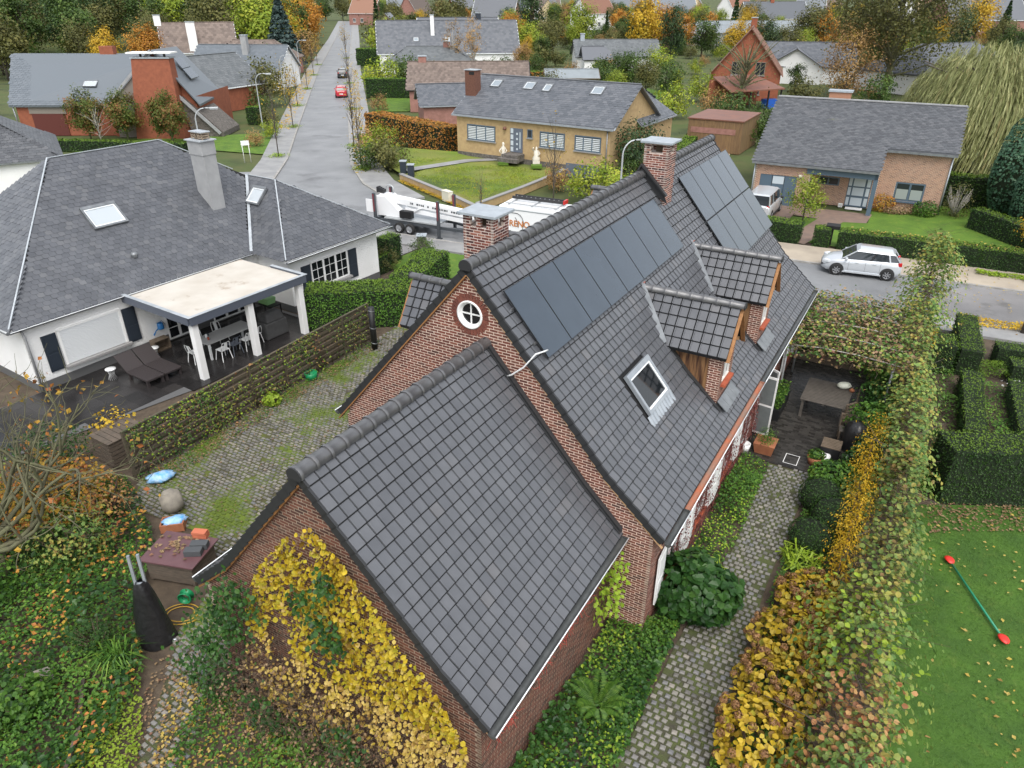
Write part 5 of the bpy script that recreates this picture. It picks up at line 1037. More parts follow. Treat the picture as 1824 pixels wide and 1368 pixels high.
for i, (x, y, rf, wl_) in enumerate(rows):
    lab = f'distant {nm_w[wl_]} village house with {nm_r[rf]} roof near the top edge'; same = sorted(q[0] / q[1] for q in rows if q[2] == rf and q[3] == wl_)
    if len(same) > 1: lab = ('leftmost ' if x / y == same[0] else 'rightmost ' if x / y == same[-1] else 'middle ') + lab
    house('village_house', lab, x, y, [-20, 12, 75, 40][i % 4], 13 + (i % 3) * 3, 10, 5 + (i % 2), 10.5 + (i % 3), wl_, rf, group='distant village houses', wins=[('f', 2, 3.4, 1.2, 2.8), ('f', 6, 7.4, 1.2, 2.8), ('l', 3, 4.4, 1.2, 2.8), ('l', 6, 7.4, 1.2, 2.8)], chims=[(3, 5, 1.2, 1, 12.5 + (i % 3), 'brick_red_far')], fr='white_paint')
# wooden container shed, carport
t = thing('wooden_container', 'rusty brown panelled shed with flat roof behind the brick house', 'shed', (17.0, 73.0, 0), rad(-30)); mb = MB(); mb.box(0, 5.2, 0, 6.5, 0, 2.9); mb.build('body', 'rust_metal', t); mb = MB()
for i in range(21): mb.box(.1 + i * .25, .22 + i * .25, -.03, .0, .1, 2.8)
tag(mb.build('wall_ribs', 'rust_metal', t), kind='stuff'); MB().box(-.1, 5.3, -.1, 6.6, 2.9, 3.0).build('roof', 'rust_red', t); mb = MB(); mb.box(.3, 4.6, -.05, -.03, 1.7, 2.2); mb.build('sign_board', 'brick_pink_far', t)
t = thing('carport', 'brown-roofed carport with posts in front of the red brick house', 'carport', (29.5, 98.6, 0), rad(25)); mb = MB(); mb.extr([(-2, 0, 2.3), (7, 0, 2.3), (6, 5, 3.6), (-1, 5, 3.6)], (0, 0, .15)); mb.build('roof', 'rust_red', t)
for x in (-1.5, 1.5, 4.5, 6.6): MB().box(x - .08, x + .08, .1, .26, 0, 2.3).build('post', 'black', t)
MB().box(-1.5, 6.5, 4.5, 5, 0, 3.3).build('back_wall', 'brick_red_far', t)
tag(MB().prism([(-.9, -.5), (.9, -.5), (.9, .5), (-.9, .5)], 0, 1.1, top=[(-1, -.6), (1, -.6), (1, .6), (-1, .6)]).build('blue_bin', 'blue_plastic', None, (34.2, 101.8, 0), .3), 'blue plastic bin beside the carport', 'bin')
# brick bungalow's drive and front garden ground
def rw(x, y): return (RHx + x * .887 + y * .462, RHy - x * .462 + y * .887)
sheet('front_lawn', [rw(3.6, -2.4), rw(8.3, -1.8), rw(8.3, 2.6), rw(12.5, 2.6), rw(12.6, 8), rw(19, 8), (34.5, 41.5), (28.8, 38.0), (20.2, 41.9), (18.5, 43.0), rw(2.4, -6.6)], .016, 'grass')
mat('drive_brick', (.23, .16, .125), .6, col2=(.165, .12, .10), ns=2, bump=.3, bs=14)
sheet('brick_drive', [rw(.2, .4), rw(3.7, .4), rw(3.2, -7.5), rw(-1.2, -9.0)], .020, 'drive_brick'); sheet('brick_walk', [rw(3.6, .6), rw(8.4, .6), rw(8.2, -1.9), rw(6.8, -2.3), rw(5.2, -8.6), rw(3.9, -8.1), rw(5.2, -2.2), rw(3.6, -2.0)], .024, 'drive_brick')
sheet('rear_lane', [(14, 60), (17, 60), (30, 97), (24, 97)], .0, 'beige_paving'); sheet('lawn', [(19.5, 58), (30, 90), (33, 90), (36, 66), (22, 66)], -.01, 'grass')
sheet('front_lawn', [(-7.2, 39.3), (-6.2, 40.9), TN(-23.2, 35.4), TN(-18, 35.4), (-1.0, 36.5), (-6.0, 37.2)], .03, 'grass')
sheet('side_drive', [(-7.6, 39.0), (-7.3, 36.5), (-3, 33), (-5.3, 30.8), (-8.6, 33.5), (-10.5, 41.2), TN(-27, 35.4), TN(-23.4, 35.4)], .018, 'asphalt_old')
sheet('neighbour_lawn', [(-17.5, 98.0), (-13.2, 98.2), (-13.4, 101), (-14.6, 111.5), (-20.6, 111.5), (-19.2, 107)], .05, 'grass'); sheet('corner_lawn', [(-22.3, 70), (-31, 73), (-33, 80), (-27.5, 82), (-25.7, 88), (-24.4, 84)], .05, 'grass'); sheet('back_lawn', [(6, 100), (16, 98), (24, 118), (20, 128), (8, 124)], .02, 'grass'); sheet('far_lawn', [(56, 118), (70, 112), (78, 135), (62, 140)], .02, 'grass'); sheet('front_lawn', [(-37, 70), (-30.5, 72), (-31, 78.5), (-46, 78.8), (-46, 73)], .05, 'grass')
# ------------------------------------------------------------------ vehicles
mat('paint_silver', (.58, .61, .64), .28, metal=.35, coat=.6); mat('paint_red', (.42, .015, .03), .25, coat=.6); mat('paint_black', (.018, .02, .022), .25, coat=.6); mat('paint_white', (.80, .81, .82), .3, coat=.4)
mat('tyre', (.018, .018, .018), .8); mat('rim', (.50, .51, .53), .3, metal=.7); mat('car_glass', (.018, .024, .03), .05, spec=.9); mat('tail_red', (.45, .012, .012), .25); mat('lamp_clear', (.65, .68, .70), .1); mat('plastic_dark', (.03, .03, .032), .6)
mat('chassis', (.055, .062, .07), .5); mat('alu_deck', (.50, .52, .53), .45, col2=(.38, .40, .41), ns=3, metal=.4); mat('logo_orange', (.50, .19, .06), .5); mat('dark_red', (.18, .04, .05), .5)
def wheel(parent, x, y, r, w=.2, side=1):
    o = MB().lathe([(r * .62, -w / 2), (r * .93, -w / 2), (r, -w * .35), (r, w * .35), (r * .93, w / 2), (r * .62, w / 2)], (0, 0, 0), 24, axis='y').build('wheel', 'tyre', parent, (x, y, r))
    mb = MB(); mb.lathe([(.001, side * w * .32), (r * .18, side * w * .34), (r * .2, side * w * .22), (r * .55, side * w * .2), (r * .62, side * w * .45), (r * .66, side * w * .45)], (0, 0, 0), 20, axis='y')
    for i in range(7):
        a = i * 2 * pi / 7; mb.beam((cos(a) * r * .1, side * w * .36, sin(a) * r * .1), (cos(a) * r * .62, side * w * .36, sin(a) * r * .62), .035, .07, up=(0, 1, 0))
    mb.build('rim', 'rim', o); MB().lathe([(.001, side * w * .15), (r * .6, side * w * .15)], (0, 0, 0), 20, axis='y', sm=False).build('brake_disc', 'plastic_dark', o); return o
def car(name, label, loc, rz, paint, L=3.94, Wd=1.72, Hh=1.5, van=False, group=None, cat='car', full=True):
    t = thing(name, label, cat, loc, rz, group); w = Wd / 2
    if van: S = [(0, .60, .70), (.03, .80, .84), (.10, .95, .93), (.22, 1.0, 1.02), (.26, 1.0, 1.06), (.6, 1.0, 1.06), (.9, 1.0, 1.06), (.985, .97, 1.04), (1, .92, .95)]
    else: S = [(0, .55, .56), (.02, .72, .66), (.07, .88, .76), (.15, .97, .85), (.27, 1.0, .93), (.33, 1.0, .94), (.6, 1.0, .97), (.85, 1.0, 1.0), (.94, .95, 1.0), (.985, .86, .95), (1, .78, .82)]
    G = []
    for s, k, zb in S:
        x = L / 2 - s * L; ww_ = w * k; lo = .24 if .05 < s < .95 else .32
        half = [(ww_ * .8, lo - .04), (ww_ * .96, lo), (ww_ * 1.0, lo + .2), (ww_ * 1.0, zb * .72), (ww_ * .965, zb * .9), (ww_ * .90, zb * .985), (ww_ * .6, zb + .015), (0, zb + .03)]
        G.append([(x, -y, z) for y, z in half] + [(x, y, z) for y, z in half[::-1][1:]])
    G = np.array(G); mb = MB(); mb.grid(G); n = G.shape[1]; mb.add(G[0], [list(range(n))]); mb.add(G[-1], [list(range(n))[::-1]]); mb.add([(p[0], p[1], p[2]) for p in G[:, 0]] + [(p[0], p[1], p[2]) for p in G[:, -1]][::-1], [list(range(2 * len(G)))]); mb.build('body', paint, t)
    # glasshouse: rings belt, upper glass line, roof
    if van: b0, b1, m0, m1, r0, r1 = .20, .985, .33, .975, .36, .965
    else: b0, b1, m0, m1, r0, r1 = .24, .965, .41, .90, .45, .86
    zb = S[-4][2] - .01; zbelt = lambda s: np.interp(s, [q[0] for q in S], [q[2] for q in S])
    def ring(sa, sb2, yw, za, zb_): ss = np.linspace(sa, sb2, 7); L_ = [(L / 2 - s * L, yw * w * (1 - .12 * max(0, (s - .8)) * 5 * (0 if van else 1)), za + (zb_ - za) * i / 6) for i, s in enumerate(ss)]; return L_
    lo_ = ring(b0, b1, .885, zbelt(b0) + .0, zbelt(.93) - .0); mi = ring(m0, m1, .76 if not van else .80, Hh - .12, Hh - .16 if not van else Hh - .12); hi = ring(r0, r1, .64 if not van else .72, Hh - .01, Hh - .05 if not van else Hh - .01)
    gl = MB()
    for s in (1, -1):
        A = np.array([[(x, s * y, z) for x, y, z in lo_], [(x, s * y, z) for x, y, z in mi]]); gl.grid(A, sm=False)
    for i in (0, -1): gl.add([lo_[i], (lo_[i][0], -lo_[i][1], lo_[i][2]), (mi[i][0], -mi[i][1], mi[i][2]), mi[i]], [[0, 1, 2, 3]])
    gl.build('window_glass', 'car_glass', t)
    rf = MB(); R0 = [[(x, -y, z) for x, y, z in mi], [(x, -y, z) for x, y, z in hi], [(x, 0, z + .025) for x, y, z in hi], hi, mi]; rf.grid(np.array(R0)); rf.add([R0[k][0] for k in range(5)], [[0, 1, 2, 3, 4]]); rf.add([R0[k][-1] for k in range(5)], [[4, 3, 2, 1, 0]]); rf.build('roof', paint, t)
    pl = MB()
    for s in (1, -1):
        f = lambda q: (q[0], s * (q[1] + .012), q[2])
        for i, wd, m_ in ((0, .07, 0), (6, .09, 0)): pl.beam(f(lo_[i]), f(mi[i]), wd, .04)
        pl.beam(f(lo_[5 if not van else 4]), f(mi[5 if not van else 4]), .10, .03)
        if van: pl.extr([f(lo_[4]), f(lo_[6]), f(mi[6]), f(mi[4])], (0, s * .01, 0)) if False else None
    pl.build('pillar', paint, t); pb = MB()
    for s in (1, -1): f = lambda q: (q[0], s * (q[1] + .008), q[2]); pb.beam(f(lo_[3]), f(mi[3]), .08, .03)
    pb.build('centre_pillar', 'plastic_dark', t)
    r = .31; xs = (L / 2 - .2 * L, -L / 2 + .165 * L) if not van else (L / 2 - .19 * L, -L / 2 + .19 * L)
    for x in xs:
        for s in (1, -1):
            MB().lathe([(.001, 0), (r + .055, 0)], (x, s * (w + .004), r + .02), 24, axis='y', sm=False).build('wheel_arch', 'plastic_dark', t); wheel(t, x, s * (w - .075), r, side=s)
    if full:
        for s in (1, -1):
            MB().boxes([(L / 2 - .27, s * w * .74, .70)], [(.17, .13, .07)], [np.array([(.87, -s * .5, -.05), (s * .5, .87, 0), (0, 0, 1)])]).build('headlight', 'lamp_clear', t, bevel=.02); MB().boxes([(-L / 2 + .13, s * w * .80, .90 if not van else .85)], [(.10, .09, .09 if not van else .22)]).build('tail_light', 'tail_red', t, bevel=.02)
            mb = MB(); mb.boxes([(L / 2 - .30 * L, s * (w + .09), .99 if not van else 1.1)], [(.07, .09, .065)]); mb.build('mirror', paint if not van else 'plastic_dark', t, bevel=.02)
            for x in (.06 * L, -.16 * L): MB().box(x - .08, x + .08, s * (w - .005), s * (w + .02), .80, .83).build('handle', paint, t)
            mb = MB()
            for x in (.16 * L, -.05 * L, -.235 * L): mb.box(x - .004, x + .004, s * (w - .002), s * (w + .003), .36, .90)
            mb.build('door_gap', 'plastic_dark', t); MB().box(-L * .27, L * .24, s * (w - .03), s * (w + .006), .22, .30).build('sill', 'plastic_dark' if van else paint, t)
    MB().box(-L / 2 - .012, -L / 2 + .03, -.26, .26, .50, .61).build('number_plate', 'white_paint', t); MB().box(L / 2 - .05, L / 2 + .01, -.45, .45, .38, .52).build('grille', 'plastic_dark', t)
    return t
car('silver_hatchback', 'silver five-door hatchback parked on the road beside the clipped hedge', (19.05, 37.76, .008), rad(157.9), 'paint_silver')
car('silver_van', 'silver compact van on the drive in front of the blue garage door', (17.4, 49.7, .02), math.atan2(.862, .507), 'paint_silver', L=4.2, Wd=1.78, Hh=1.8, van=True, cat='van')
car('red_car', 'red car parked with its tail towards us on the straight street', (-25.1, 113.6, .01), math.atan2(.98, -.2), 'paint_red', L=4.0, full=True); car('black_car', 'black car driving away beyond the red car on the straight street', (-30.5, 140.5, .01), math.atan2(.98, -.2), 'paint_black', L=4.2, full=True)
def textmesh(body, size, m, parent, loc, rot, bold=.0):
    cu = bpy.data.curves.new('lettering', 'FONT'); cu.body = body; cu.size = size; cu.extrude = .004; cu.offset = bold; cu.align_x = 'LEFT'; o = bpy.data.objects.new('tmp', cu); COL.objects.link(o)
    me = bpy.data.meshes.new_from_object(o.evaluated_get(bpy.context.evaluated_depsgraph_get())); bpy.data.objects.remove(o, do_unlink=True); me.materials.clear(); me.materials.append(M[m])
    p = bpy.data.objects.new('lettering', me); COL.objects.link(p); p.parent = parent; p.location = loc; p.rotation_euler = rot; return p
# white works van with RENO lettering, facing right, in front of the trailer lift
V = thing('works_van', 'white works van with RENO lettering and ladder rack behind the tall chimney', 'van', (-.8, 42.5, .01), math.atan2(-.436, .9))
mb = MB(); mb.extr([(0, 0, .35), (5.4, 0, .35), (5.4, 0, .95), (4.9, 0, 1.3), (4.2, 0, 2.3), (3.9, 0, 2.5), (0, 0, 2.5)], (0, 2.0, 0)); mb.build('body', 'paint_white', V, bevel=.06); MB().extr([(3.6, -.012, 1.35), (4.75, -.012, 1.35), (4.15, -.012, 2.2), (3.6, -.012, 2.2)], (0, 2.024, 0)).build('cab_window', 'car_glass', V)
for x in (.9, 4.3):
    for y, s in ((.1, -1), (1.9, 1)): wheel(V, x, y, .34, .22, s)
for z in (.35, 2.3): MB().box(.0, 3.9, -.015, .0, z, z + .05).build('trim', 'zinc_light', V)
textmesh('RENO', .50, 'logo_orange', V, (.70, -.02, 1.36), (pi / 2, 0, 0), .012)
mb = MB(); an = np.linspace(-pi / 2, pi / 2, 14); mb.tube([(.7, -.02, 2.15), (.85, -.02, 2.15)] + [(1.15 + .5 * cos(a), -.02, 1.55 - .6 * sin(a)) for a in an] + [(.8, -.02, .95), (.8, -.02, 1.1)], .016, 6); mb.tube([(1.1, -.02, 1.9), (1.2, -.02, 1.75), (1.3, -.02, 1.3)], .014, 6); mb.build('logo_mark', 'black', V)
mb = MB(); 
for y in (.35, 1.65): mb.box(.3, 3.7, y - .03, y + .03, 2.58, 2.63)
for x in (.5, 2.0, 3.5): mb.box(x - .03, x + .03, .3, 1.7, 2.5, 2.58)
mb.build('roof_rack', 'alu_deck', V)
Ld = thing('ladder', 'dark aluminium ladder lying on the roof of the white works van', 'ladder', hwv := (-.8 + .3 * .9 + 1.5 * .436, 42.5 - .3 * .436 + 1.5 * .9, 2.65), math.atan2(-.436, .9))
for y in (-.22, .22): MB().box(0, 3.3, y - .03, y + .03, 0, .16).build('rail', 'plastic_dark', Ld)
for i in range(11): MB().box(.15 + i * .3, .19 + i * .3, -.19, .19, .05, .09).build('rung', 'alu_deck', Ld)
MB().box(3.3, 3.42, -.25, .25, -.02, .2).build('end_cap', 'tail_red', Ld)
# trailer-mounted roof lift
T = thing('trailer_lift', 'white trailer-mounted lift with folded boom, twin wheels and dark outriggers on the road', 'trailer', (-8.7, 47.0, .01), math.atan2(-.436, .9))
for y in (-.75, .75): MB().box(.3, 7.6, y - .06, y + .06, .55, .72).build('side_beam', 'chassis', T)
MB().box(.2, .5, -.85, .85, .5, .8).build('tail_beam', 'chassis', T); MB().box(.9, 4.9, -.8, .8, .76, .84).build('deck', 'alu_deck', T); mb = MB(); mb.beam((5.0, -.75, .62), (7.6, 0, .6), .1, .12); mb.beam((5.0, .75, .62), (7.6, 0, .6), .1, .12); mb.build('drawbar', 'chassis', T)
for x in (2.15, 2.95):
    for y in (-.95, .95): wheel(T, x, y, .34, .24, -1 if y < 0 else 1)
for x, y in ((.35, -.95), (5.1, -1.0), (.35, .95), (5.1, 1.0)):
    o = MB().box(x - .08, x + .08, y - .08, y + .08, .05, 2.35).build('outrigger', 'chassis', T); MB().box(x - .16, x + .16, y - .16, y + .16, .0, .06).build('foot', 'chassis', o); MB().box(x - .05, x + .05, y - .1, y + .1, 1.2, 2.3).build('cylinder', 'dark_red', o)
MB().extr([(.3, -.55, .84), (2.3, -.55, .84), (1.7, -.55, 1.5), (1.0, -.55, 2.1), (.25, -.55, 2.1)], (0, 1.1, 0)).build('turret', 'paint_white', T, bevel=.03); MB().beam((.3, 0, 1.95), (7.4, 0, 1.45), .5, .42).build('boom', 'paint_white', T, bevel=.03); MB().beam((2.2, -.1, 1.35), (7.0, -.1, 1.05), .3, .24).build('lower_boom', 'paint_white', T); MB().beam((2.3, -.35, .95), (3.4, -.3, 1.6), .1, .1).build('strut', 'paint_white', T)
MB().box(2.15, 3.0, -.86, -.5, .95, 1.4).build('engine_box', 'black', T); mb = MB(); mb.lathe([(.3, -.05), (.34, 0), (.3, .05)], (.75, .3, 2.35), 16, axis='y'); mb.build('cable_drum', 'alu_deck', T); mb = MB()
for i in range(4): mb.box(.05 + i * .14, .15 + i * .14, -.2, .15, 2.2, 2.55 - .05 * i)
mb.build('control_gear', 'plastic_dark', T); MB().box(-.35, .25, -.9, -.84, 1.1, 1.9).build('end_panel', 'paint_white', T); 
a = math.atan2(-.5, 7.1)
mb = MB(); x = 2.6
while x < 7.0:
    l = rng.uniform(.05, .16); zc = 1.95 - (x - .3) * .0704; mb.beam((x, -.256, zc), (x + l, -.256, zc - l * .07), .01, .11); x += l + rng.choice([.05, .05, .25])
tag(mb.build('lettering', 'chassis', T), kind='stuff')
# ------------------------------------------------------------------ street furniture
mat('galv', (.42, .44, .45), .5, metal=.4)
def lamp(x, y, rz, lab, h=6.0):
    t = thing('street_lamp', lab, 'street lamp', (x, y, .1), rz, 'street lamps'); an = np.linspace(0, pi / 2 * 1.05, 8); pts = [(0, 0, 0), (0, 0, 1.2), (0, 0, h - .8)] + [(.8 - .8 * cos(a), 0, h - .8 + .8 * sin(a)) for a in an[1:]] + [(1.2, 0, h - .02)]
    MB().tube(pts, [.08, .07, .05] + [.042] * (len(pts) - 3), 8).build('pole', 'galv', t); MB().box(1.1, 1.7, -.13, .13, h - .1, h + .03).build('lantern', 'galv', t, bevel=.03); MB().box(1.15, 1.65, -.10, .10, h - .125, h - .1).build('lens', 'lamp_clear', t)
lamp(-26.8, 81.3, .1, 'street lamp nearest the junction at the left kerb'); lamp(-31.3, 106, .1, 'second street lamp up the left kerb of the straight street'); lamp(-37.9, 140, .1, 'farthest street lamp on the left of the straight street'); lamp(6.4, 42.9, .35, 'street lamp whose head shows left of the ridge chimney'); lamp(-23.3, 55.9, .3, 'street lamp behind the grey chimney of the white house')
t = thing('road_sign', 'small street sign on two white posts at the corner lawn', 'sign', (-23.9, 66.9, 0), .4); MB().box(-.35, .35, -.03, .0, 1.5, 1.9).build('plate', 'white_paint', t)
for x in (-.28, .28): MB().tube([(x, 0, 0), (x, 0, 1.9)], .03, 8).build('post', 'white_paint', t)
t = thing('letterbox', 'black letterbox on a post between the clipped hedges', 'letterbox', (19.35, 42.6, 0), rad(-27)); MB().box(-.05, .05, -.05, .05, 0, 1.05).build('post', 'black', t); MB().extr([(-.38, -.2, 1.05), (-.38, .2, 1.05), (-.38, .2, 1.25), (-.38, 0, 1.38), (-.38, -.2, 1.25)], (.76, 0, 0)).build('box', 'black', t)
t = thing('utility_box', 'beige roadside cabinet against the low retaining wall', 'cabinet', (-4.75, 53.1, .0), -.9); MB().box(-.45, .45, -.2, .2, 0, .75).build('body', 'cream', t, bevel=.02); MB().box(-.47, .47, -.22, .22, .75, .79).build('lid', 'cream', t)
t = thing('house_number_block', 'white number block on the porch paving of the brick bungalow', 'sign', (*rw(6.2, 1.7), .03), rad(-27.5)); MB().box(-.14, .14, -.06, .06, 0, .26).build('block', 'white_paint', t); textmesh('10', .22, 'black', t, (-.12, -.066, .05), (pi / 2, 0, 0))
tag(MB().box(-.55, .55, -.3, .3, 0, .03).build('door_mat', 'white_paint', None, (*rw(7.1, 1.6), .03), rad(-27.5)), 'pale mat before the blue front door', 'mat')
# ------------------------------------------------------------------ planting close to the house
leafmat('lf_yellow', (.22, .13, .02), (.42, .28, .02), (.55, .40, .02), (.60, .46, .05), (.40, .36, .02), (.58, .42, .13))
leafmat('lf_yellowpale', (.24, .14, .04), (.42, .29, .08), (.56, .42, .14), (.48, .36, .05), (.36, .22, .06))
leafmat('lf_green', (.020, .055, .012), (.045, .115, .018), (.075, .17, .022), (.11, .22, .03), (.17, .26, .04))
leafmat('lf_deep', (.012, .04, .010), (.025, .075, .016), (.045, .115, .022), (.07, .15, .03), rough=.35)
leafmat('lf_lime', (.14, .24, .02), (.22, .33, .025), (.30, .40, .04), (.20, .28, .03))
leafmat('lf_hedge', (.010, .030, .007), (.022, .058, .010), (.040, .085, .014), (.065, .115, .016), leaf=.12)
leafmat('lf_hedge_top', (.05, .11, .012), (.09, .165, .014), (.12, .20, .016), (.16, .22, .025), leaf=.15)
leafmat('lf_mixed', (.06, .13, .03), (.10, .19, .045), (.16, .25, .06), (.24, .30, .07), (.36, .33, .07), (.26, .16, .06), (.11, .20, .05))
leafmat('lf_copper', (.16, .065, .03), (.30, .13, .05), (.42, .21, .09), (.40, .25, .10), (.22, .20, .05), (.35, .14, .07))
leafmat('lf_autumn', (.20, .14, .03), (.34, .22, .03), (.46, .28, .04), (.42, .17, .04), (.30, .10, .04), (.16, .17, .03))
leafmat('lf_gold', (.46, .28, .02), (.58, .38, .02), (.62, .44, .05), (.50, .25, .02))
leafmat('lf_hydrangea', (.20, .12, .02), (.36, .24, .02), (.48, .34, .02), (.50, .36, .06), (.36, .32, .03), (.22, .22, .03))
leafmat('lf_brown', (.11, .055, .025), (.19, .095, .04), (.27, .14, .06), (.34, .20, .09), leaf=.1)
leafmat('lf_dry', (.13, .09, .05), (.22, .15, .08), (.32, .22, .12), (.18, .08, .05), leaf=.1)
mat('stem', (.11, .075, .05), .9, col2=(.07, .05, .035), ns=8); mat('stem_red', (.20, .06, .05), .8); mat('bark_moss', (.14, .145, .075), .9, col2=(.09, .08, .05), ns=3, bump=.6, bs=20); mat('bark', (.10, .085, .07), .9, col2=(.065, .055, .045), ns=3, bump=.6, bs=14)
mat('bark_pale', (.40, .38, .34), .9, col2=(.25, .23, .20), ns=4)
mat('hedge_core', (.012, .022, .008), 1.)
def wobble(x, y, s=1., seed=0):
    r = np.random.default_rng(seed); o = 0
    for k in range(5): a = r.uniform(0, 6.28); f = s * r.uniform(.5, 2.2); o = o + np.sin(f * (x * cos(a) + y * sin(a)) + r.uniform(0, 6.28))
    return o / 5
def scat(poly, n):
    P = np.array(poly); lo, hi = P.min(0), P.max(0); out = np.zeros((0, 2))
    while len(out) < n: q = rng.uniform(lo, hi, (n * 2, 2)); out = np.vstack([out, q[inpoly(q, poly)]])
    return out[:n]
def cover(name, label, poly, n, h, m, size, kind='quad', cat='plants', z0=0., tilt=.6, seed=1, ws=1.2):
    Q = scat(poly, n); w = .5 + .9 * wobble(Q[:, 0], Q[:, 1], ws, seed); w = np.clip(w, .08, 1.2); keep = rng.uniform(size=n) < .25 + w; Q = Q[keep]; w = w[keep]; n = len(Q)
    z = z0 + .02 + h * w * rng.uniform(.25, 1, n) ** .6; N = np.array([0, 0, 1.]) + unit(n) * tilt; t = np.clip(.5 + .35 * wobble(Q[:, 0], Q[:, 1], ws * 1.7, seed + 5) + rng.normal(0, .2, n), 0, .999)
    b = MB(); leaves(b, np.column_stack([Q, z]), N, size * rng.uniform(.6, 1.3, n), t, kind); return tag(b.build(name, m), label, cat, None, 'stuff')
def hedge(name, label, p0, p1, w, h, m='lf_hedge', top='lf_hedge_top', size=.07, dens=260, round_=.1, cat='hedge', group=None, z0=0., seed=1):
    p0 = np.array(p0, float); p1 = np.array(p1, float); d = p1 - p0; L = np.linalg.norm(d); t = thing(name, label, cat, (*p0, z0), math.atan2(d[1], d[0]), group)
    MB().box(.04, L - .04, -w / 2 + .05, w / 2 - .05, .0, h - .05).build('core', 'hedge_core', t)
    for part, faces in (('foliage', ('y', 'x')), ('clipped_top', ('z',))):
        C, N = [], []
        for f in faces:
            if f == 'z': n = int(L * w * dens * 1.3); s = rng.uniform(0, L, n); q = rng.uniform(-w / 2, w / 2, n); C.append(np.column_stack([s, q, np.full(n, h)])); N.append(np.tile([0, 0, 1.], (n, 1)))
            if f == 'y':
                for sg in (-1, 1): n = int(L * h * dens); C.append(np.column_stack([rng.uniform(0, L, n), np.full(n, sg * w / 2), rng.uniform(0, h, n)])); N.append(np.tile([0, sg * 1., .35], (n, 1)))
            if f == 'x':
                for x, sg in ((0, -1), (L, 1)): n = int(w * h * dens); C.append(np.column_stack([np.full(n, x), rng.uniform(-w / 2, w / 2, n), rng.uniform(0, h, n)])); N.append(np.tile([sg * 1., 0, .35], (n, 1)))
        C = np.vstack(C); N = np.vstack(N); n = len(C); C = C + N * (wobble(C[:, 0] * 1.3, C[:, 1] + C[:, 2] * 1.7, 1.6, seed) * .05)[:, None] + rng.normal(0, .022, (n, 3))
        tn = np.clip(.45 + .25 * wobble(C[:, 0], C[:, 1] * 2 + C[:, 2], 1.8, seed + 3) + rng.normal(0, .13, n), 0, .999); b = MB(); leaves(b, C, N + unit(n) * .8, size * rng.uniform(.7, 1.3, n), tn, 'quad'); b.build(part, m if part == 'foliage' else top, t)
    return t
def blob(n, rx, ry, rz, shell=.55, seed=0, flat=False):
    d = unit(n); d[:, 2] = np.abs(d[:, 2]) if flat else d[:, 2]; r = (shell + (1 - shell) * rng.uniform(0, 1, n) ** .5) * lump(d, 6, seed); return d * r[:, None] * np.array([rx, ry, rz]), d
def bush(name, label, x, y, rx, ry, h, m, n, size, kind='quad', cat='shrub', z0=0., stems=7, stem='stem', shell=.6, up=.4, group=None, seed=None, part='foliage', flowers=None):
    t = thing(name, label, cat, (x, y, z0), 0, group); seed = seed if seed is not None else int(abs(x * 13 + y * 7)) % 997
    P, d = blob(n, rx, ry, h * .55, shell, seed); P[:, 2] = np.clip(P[:, 2] + h * .48, .03, None); tn = np.clip(.45 + .25 * wobble(P[:, 0] * 2, P[:, 1] * 2 + P[:, 2] * 2, 1.6, seed) + rng.normal(0, .2, n), 0, .999)
    b = MB(); leaves(b, P, d * .8 + np.array([0, 0, up]) + unit(n) * .7, size * rng.uniform(.65, 1.25, n), tn, kind); b.build(part, m, t)
    b = MB()
    for i in range(stems):
        a = rng.uniform(0, 6.28); e = np.array([rx * .7 * cos(a), ry * .7 * sin(a), h * rng.uniform(.5, .85)]); b.tube([(e[0] * .1, e[1] * .1, 0), e * [.5, .5, .5], e], [.022, .016, .006], 5)
    b.build('stem', stem, t)
    if flowers:
        fm, nf, fs = flowers; Pf, df = blob(nf, rx * .99, ry * .99, h * .60, .97, seed, True)
        for i in range(nf):
            q = MB(); k = 70; c = unit(k) * fs * .5; leaves(q, c, c + unit(k) * .02, fs * .33, rng.uniform(0, .99, k)); q.build('flower_head', fm, t, tuple(Pf[i] + np.array([0, 0, h * .46])))
    return t
# --- yellow climbing hydrangea on the annex gable
Yc = thing('yellow_climber', 'yellow autumn climbing hydrangea covering the gable of the low annex', 'climber', hw(AL - .1, 0, 0), HRZ)
reg = [(.5, 5.7), (1.2, 5.15), (2.1, 4.25), (3.0, 3.15), (3.62, 2.2), (3.7, .9), (3.4, .1), (1.6, .1), (.3, .5), (-.9, .6), (-1.9, 1.2), (-1.75, 2.7), (-1.15, 4.0), (-.3, 5.1)]
Q = scat(reg, 7800); v, z = Q[:, 0], Q[:, 1]; dens = .44 + .75 * wobble(v * 1.8, z * 1.8, 1.9, 4) + .30 * (wobble(v * 4, z * 4, 2, 44) > -.05) + .10 * (z - 2.2) + .16 * (v - .5) * (z < 3.5); keep = rng.uniform(size=len(Q)) < np.clip(dens, .05, 1); v, z = v[keep], z[keep]; n = len(v)
th = .06 + .34 * np.clip((5.5 - z) / 5, 0, 1) * (.6 + .5 * wobble(v, z, 1.5, 9)) + .35 * np.clip((1.8 - z) / 1.8, 0, 1); out = th * rng.uniform(.5, 1, n) ** .5; Cl = np.column_stack([-out, -v, z]); Nl = np.array([-.75, 0, .6]) + unit(n) * .95
sz = .092 * rng.uniform(.45, 1.35, n); tn = np.clip(.5 + .3 * wobble(v, z, 2., 6) + rng.normal(0, .28, n), 0, .999)
wd_ = np.array([hw(AL - .1 + c[0], -c[1], c[2]) for c in Cl]); near = np.argsort(np.linalg.norm(wd_ - cw, axis=1) + rng.uniform(0, 2.5, n)); pk = np.zeros(n, bool); pk[near[:300]] = True
lp = []
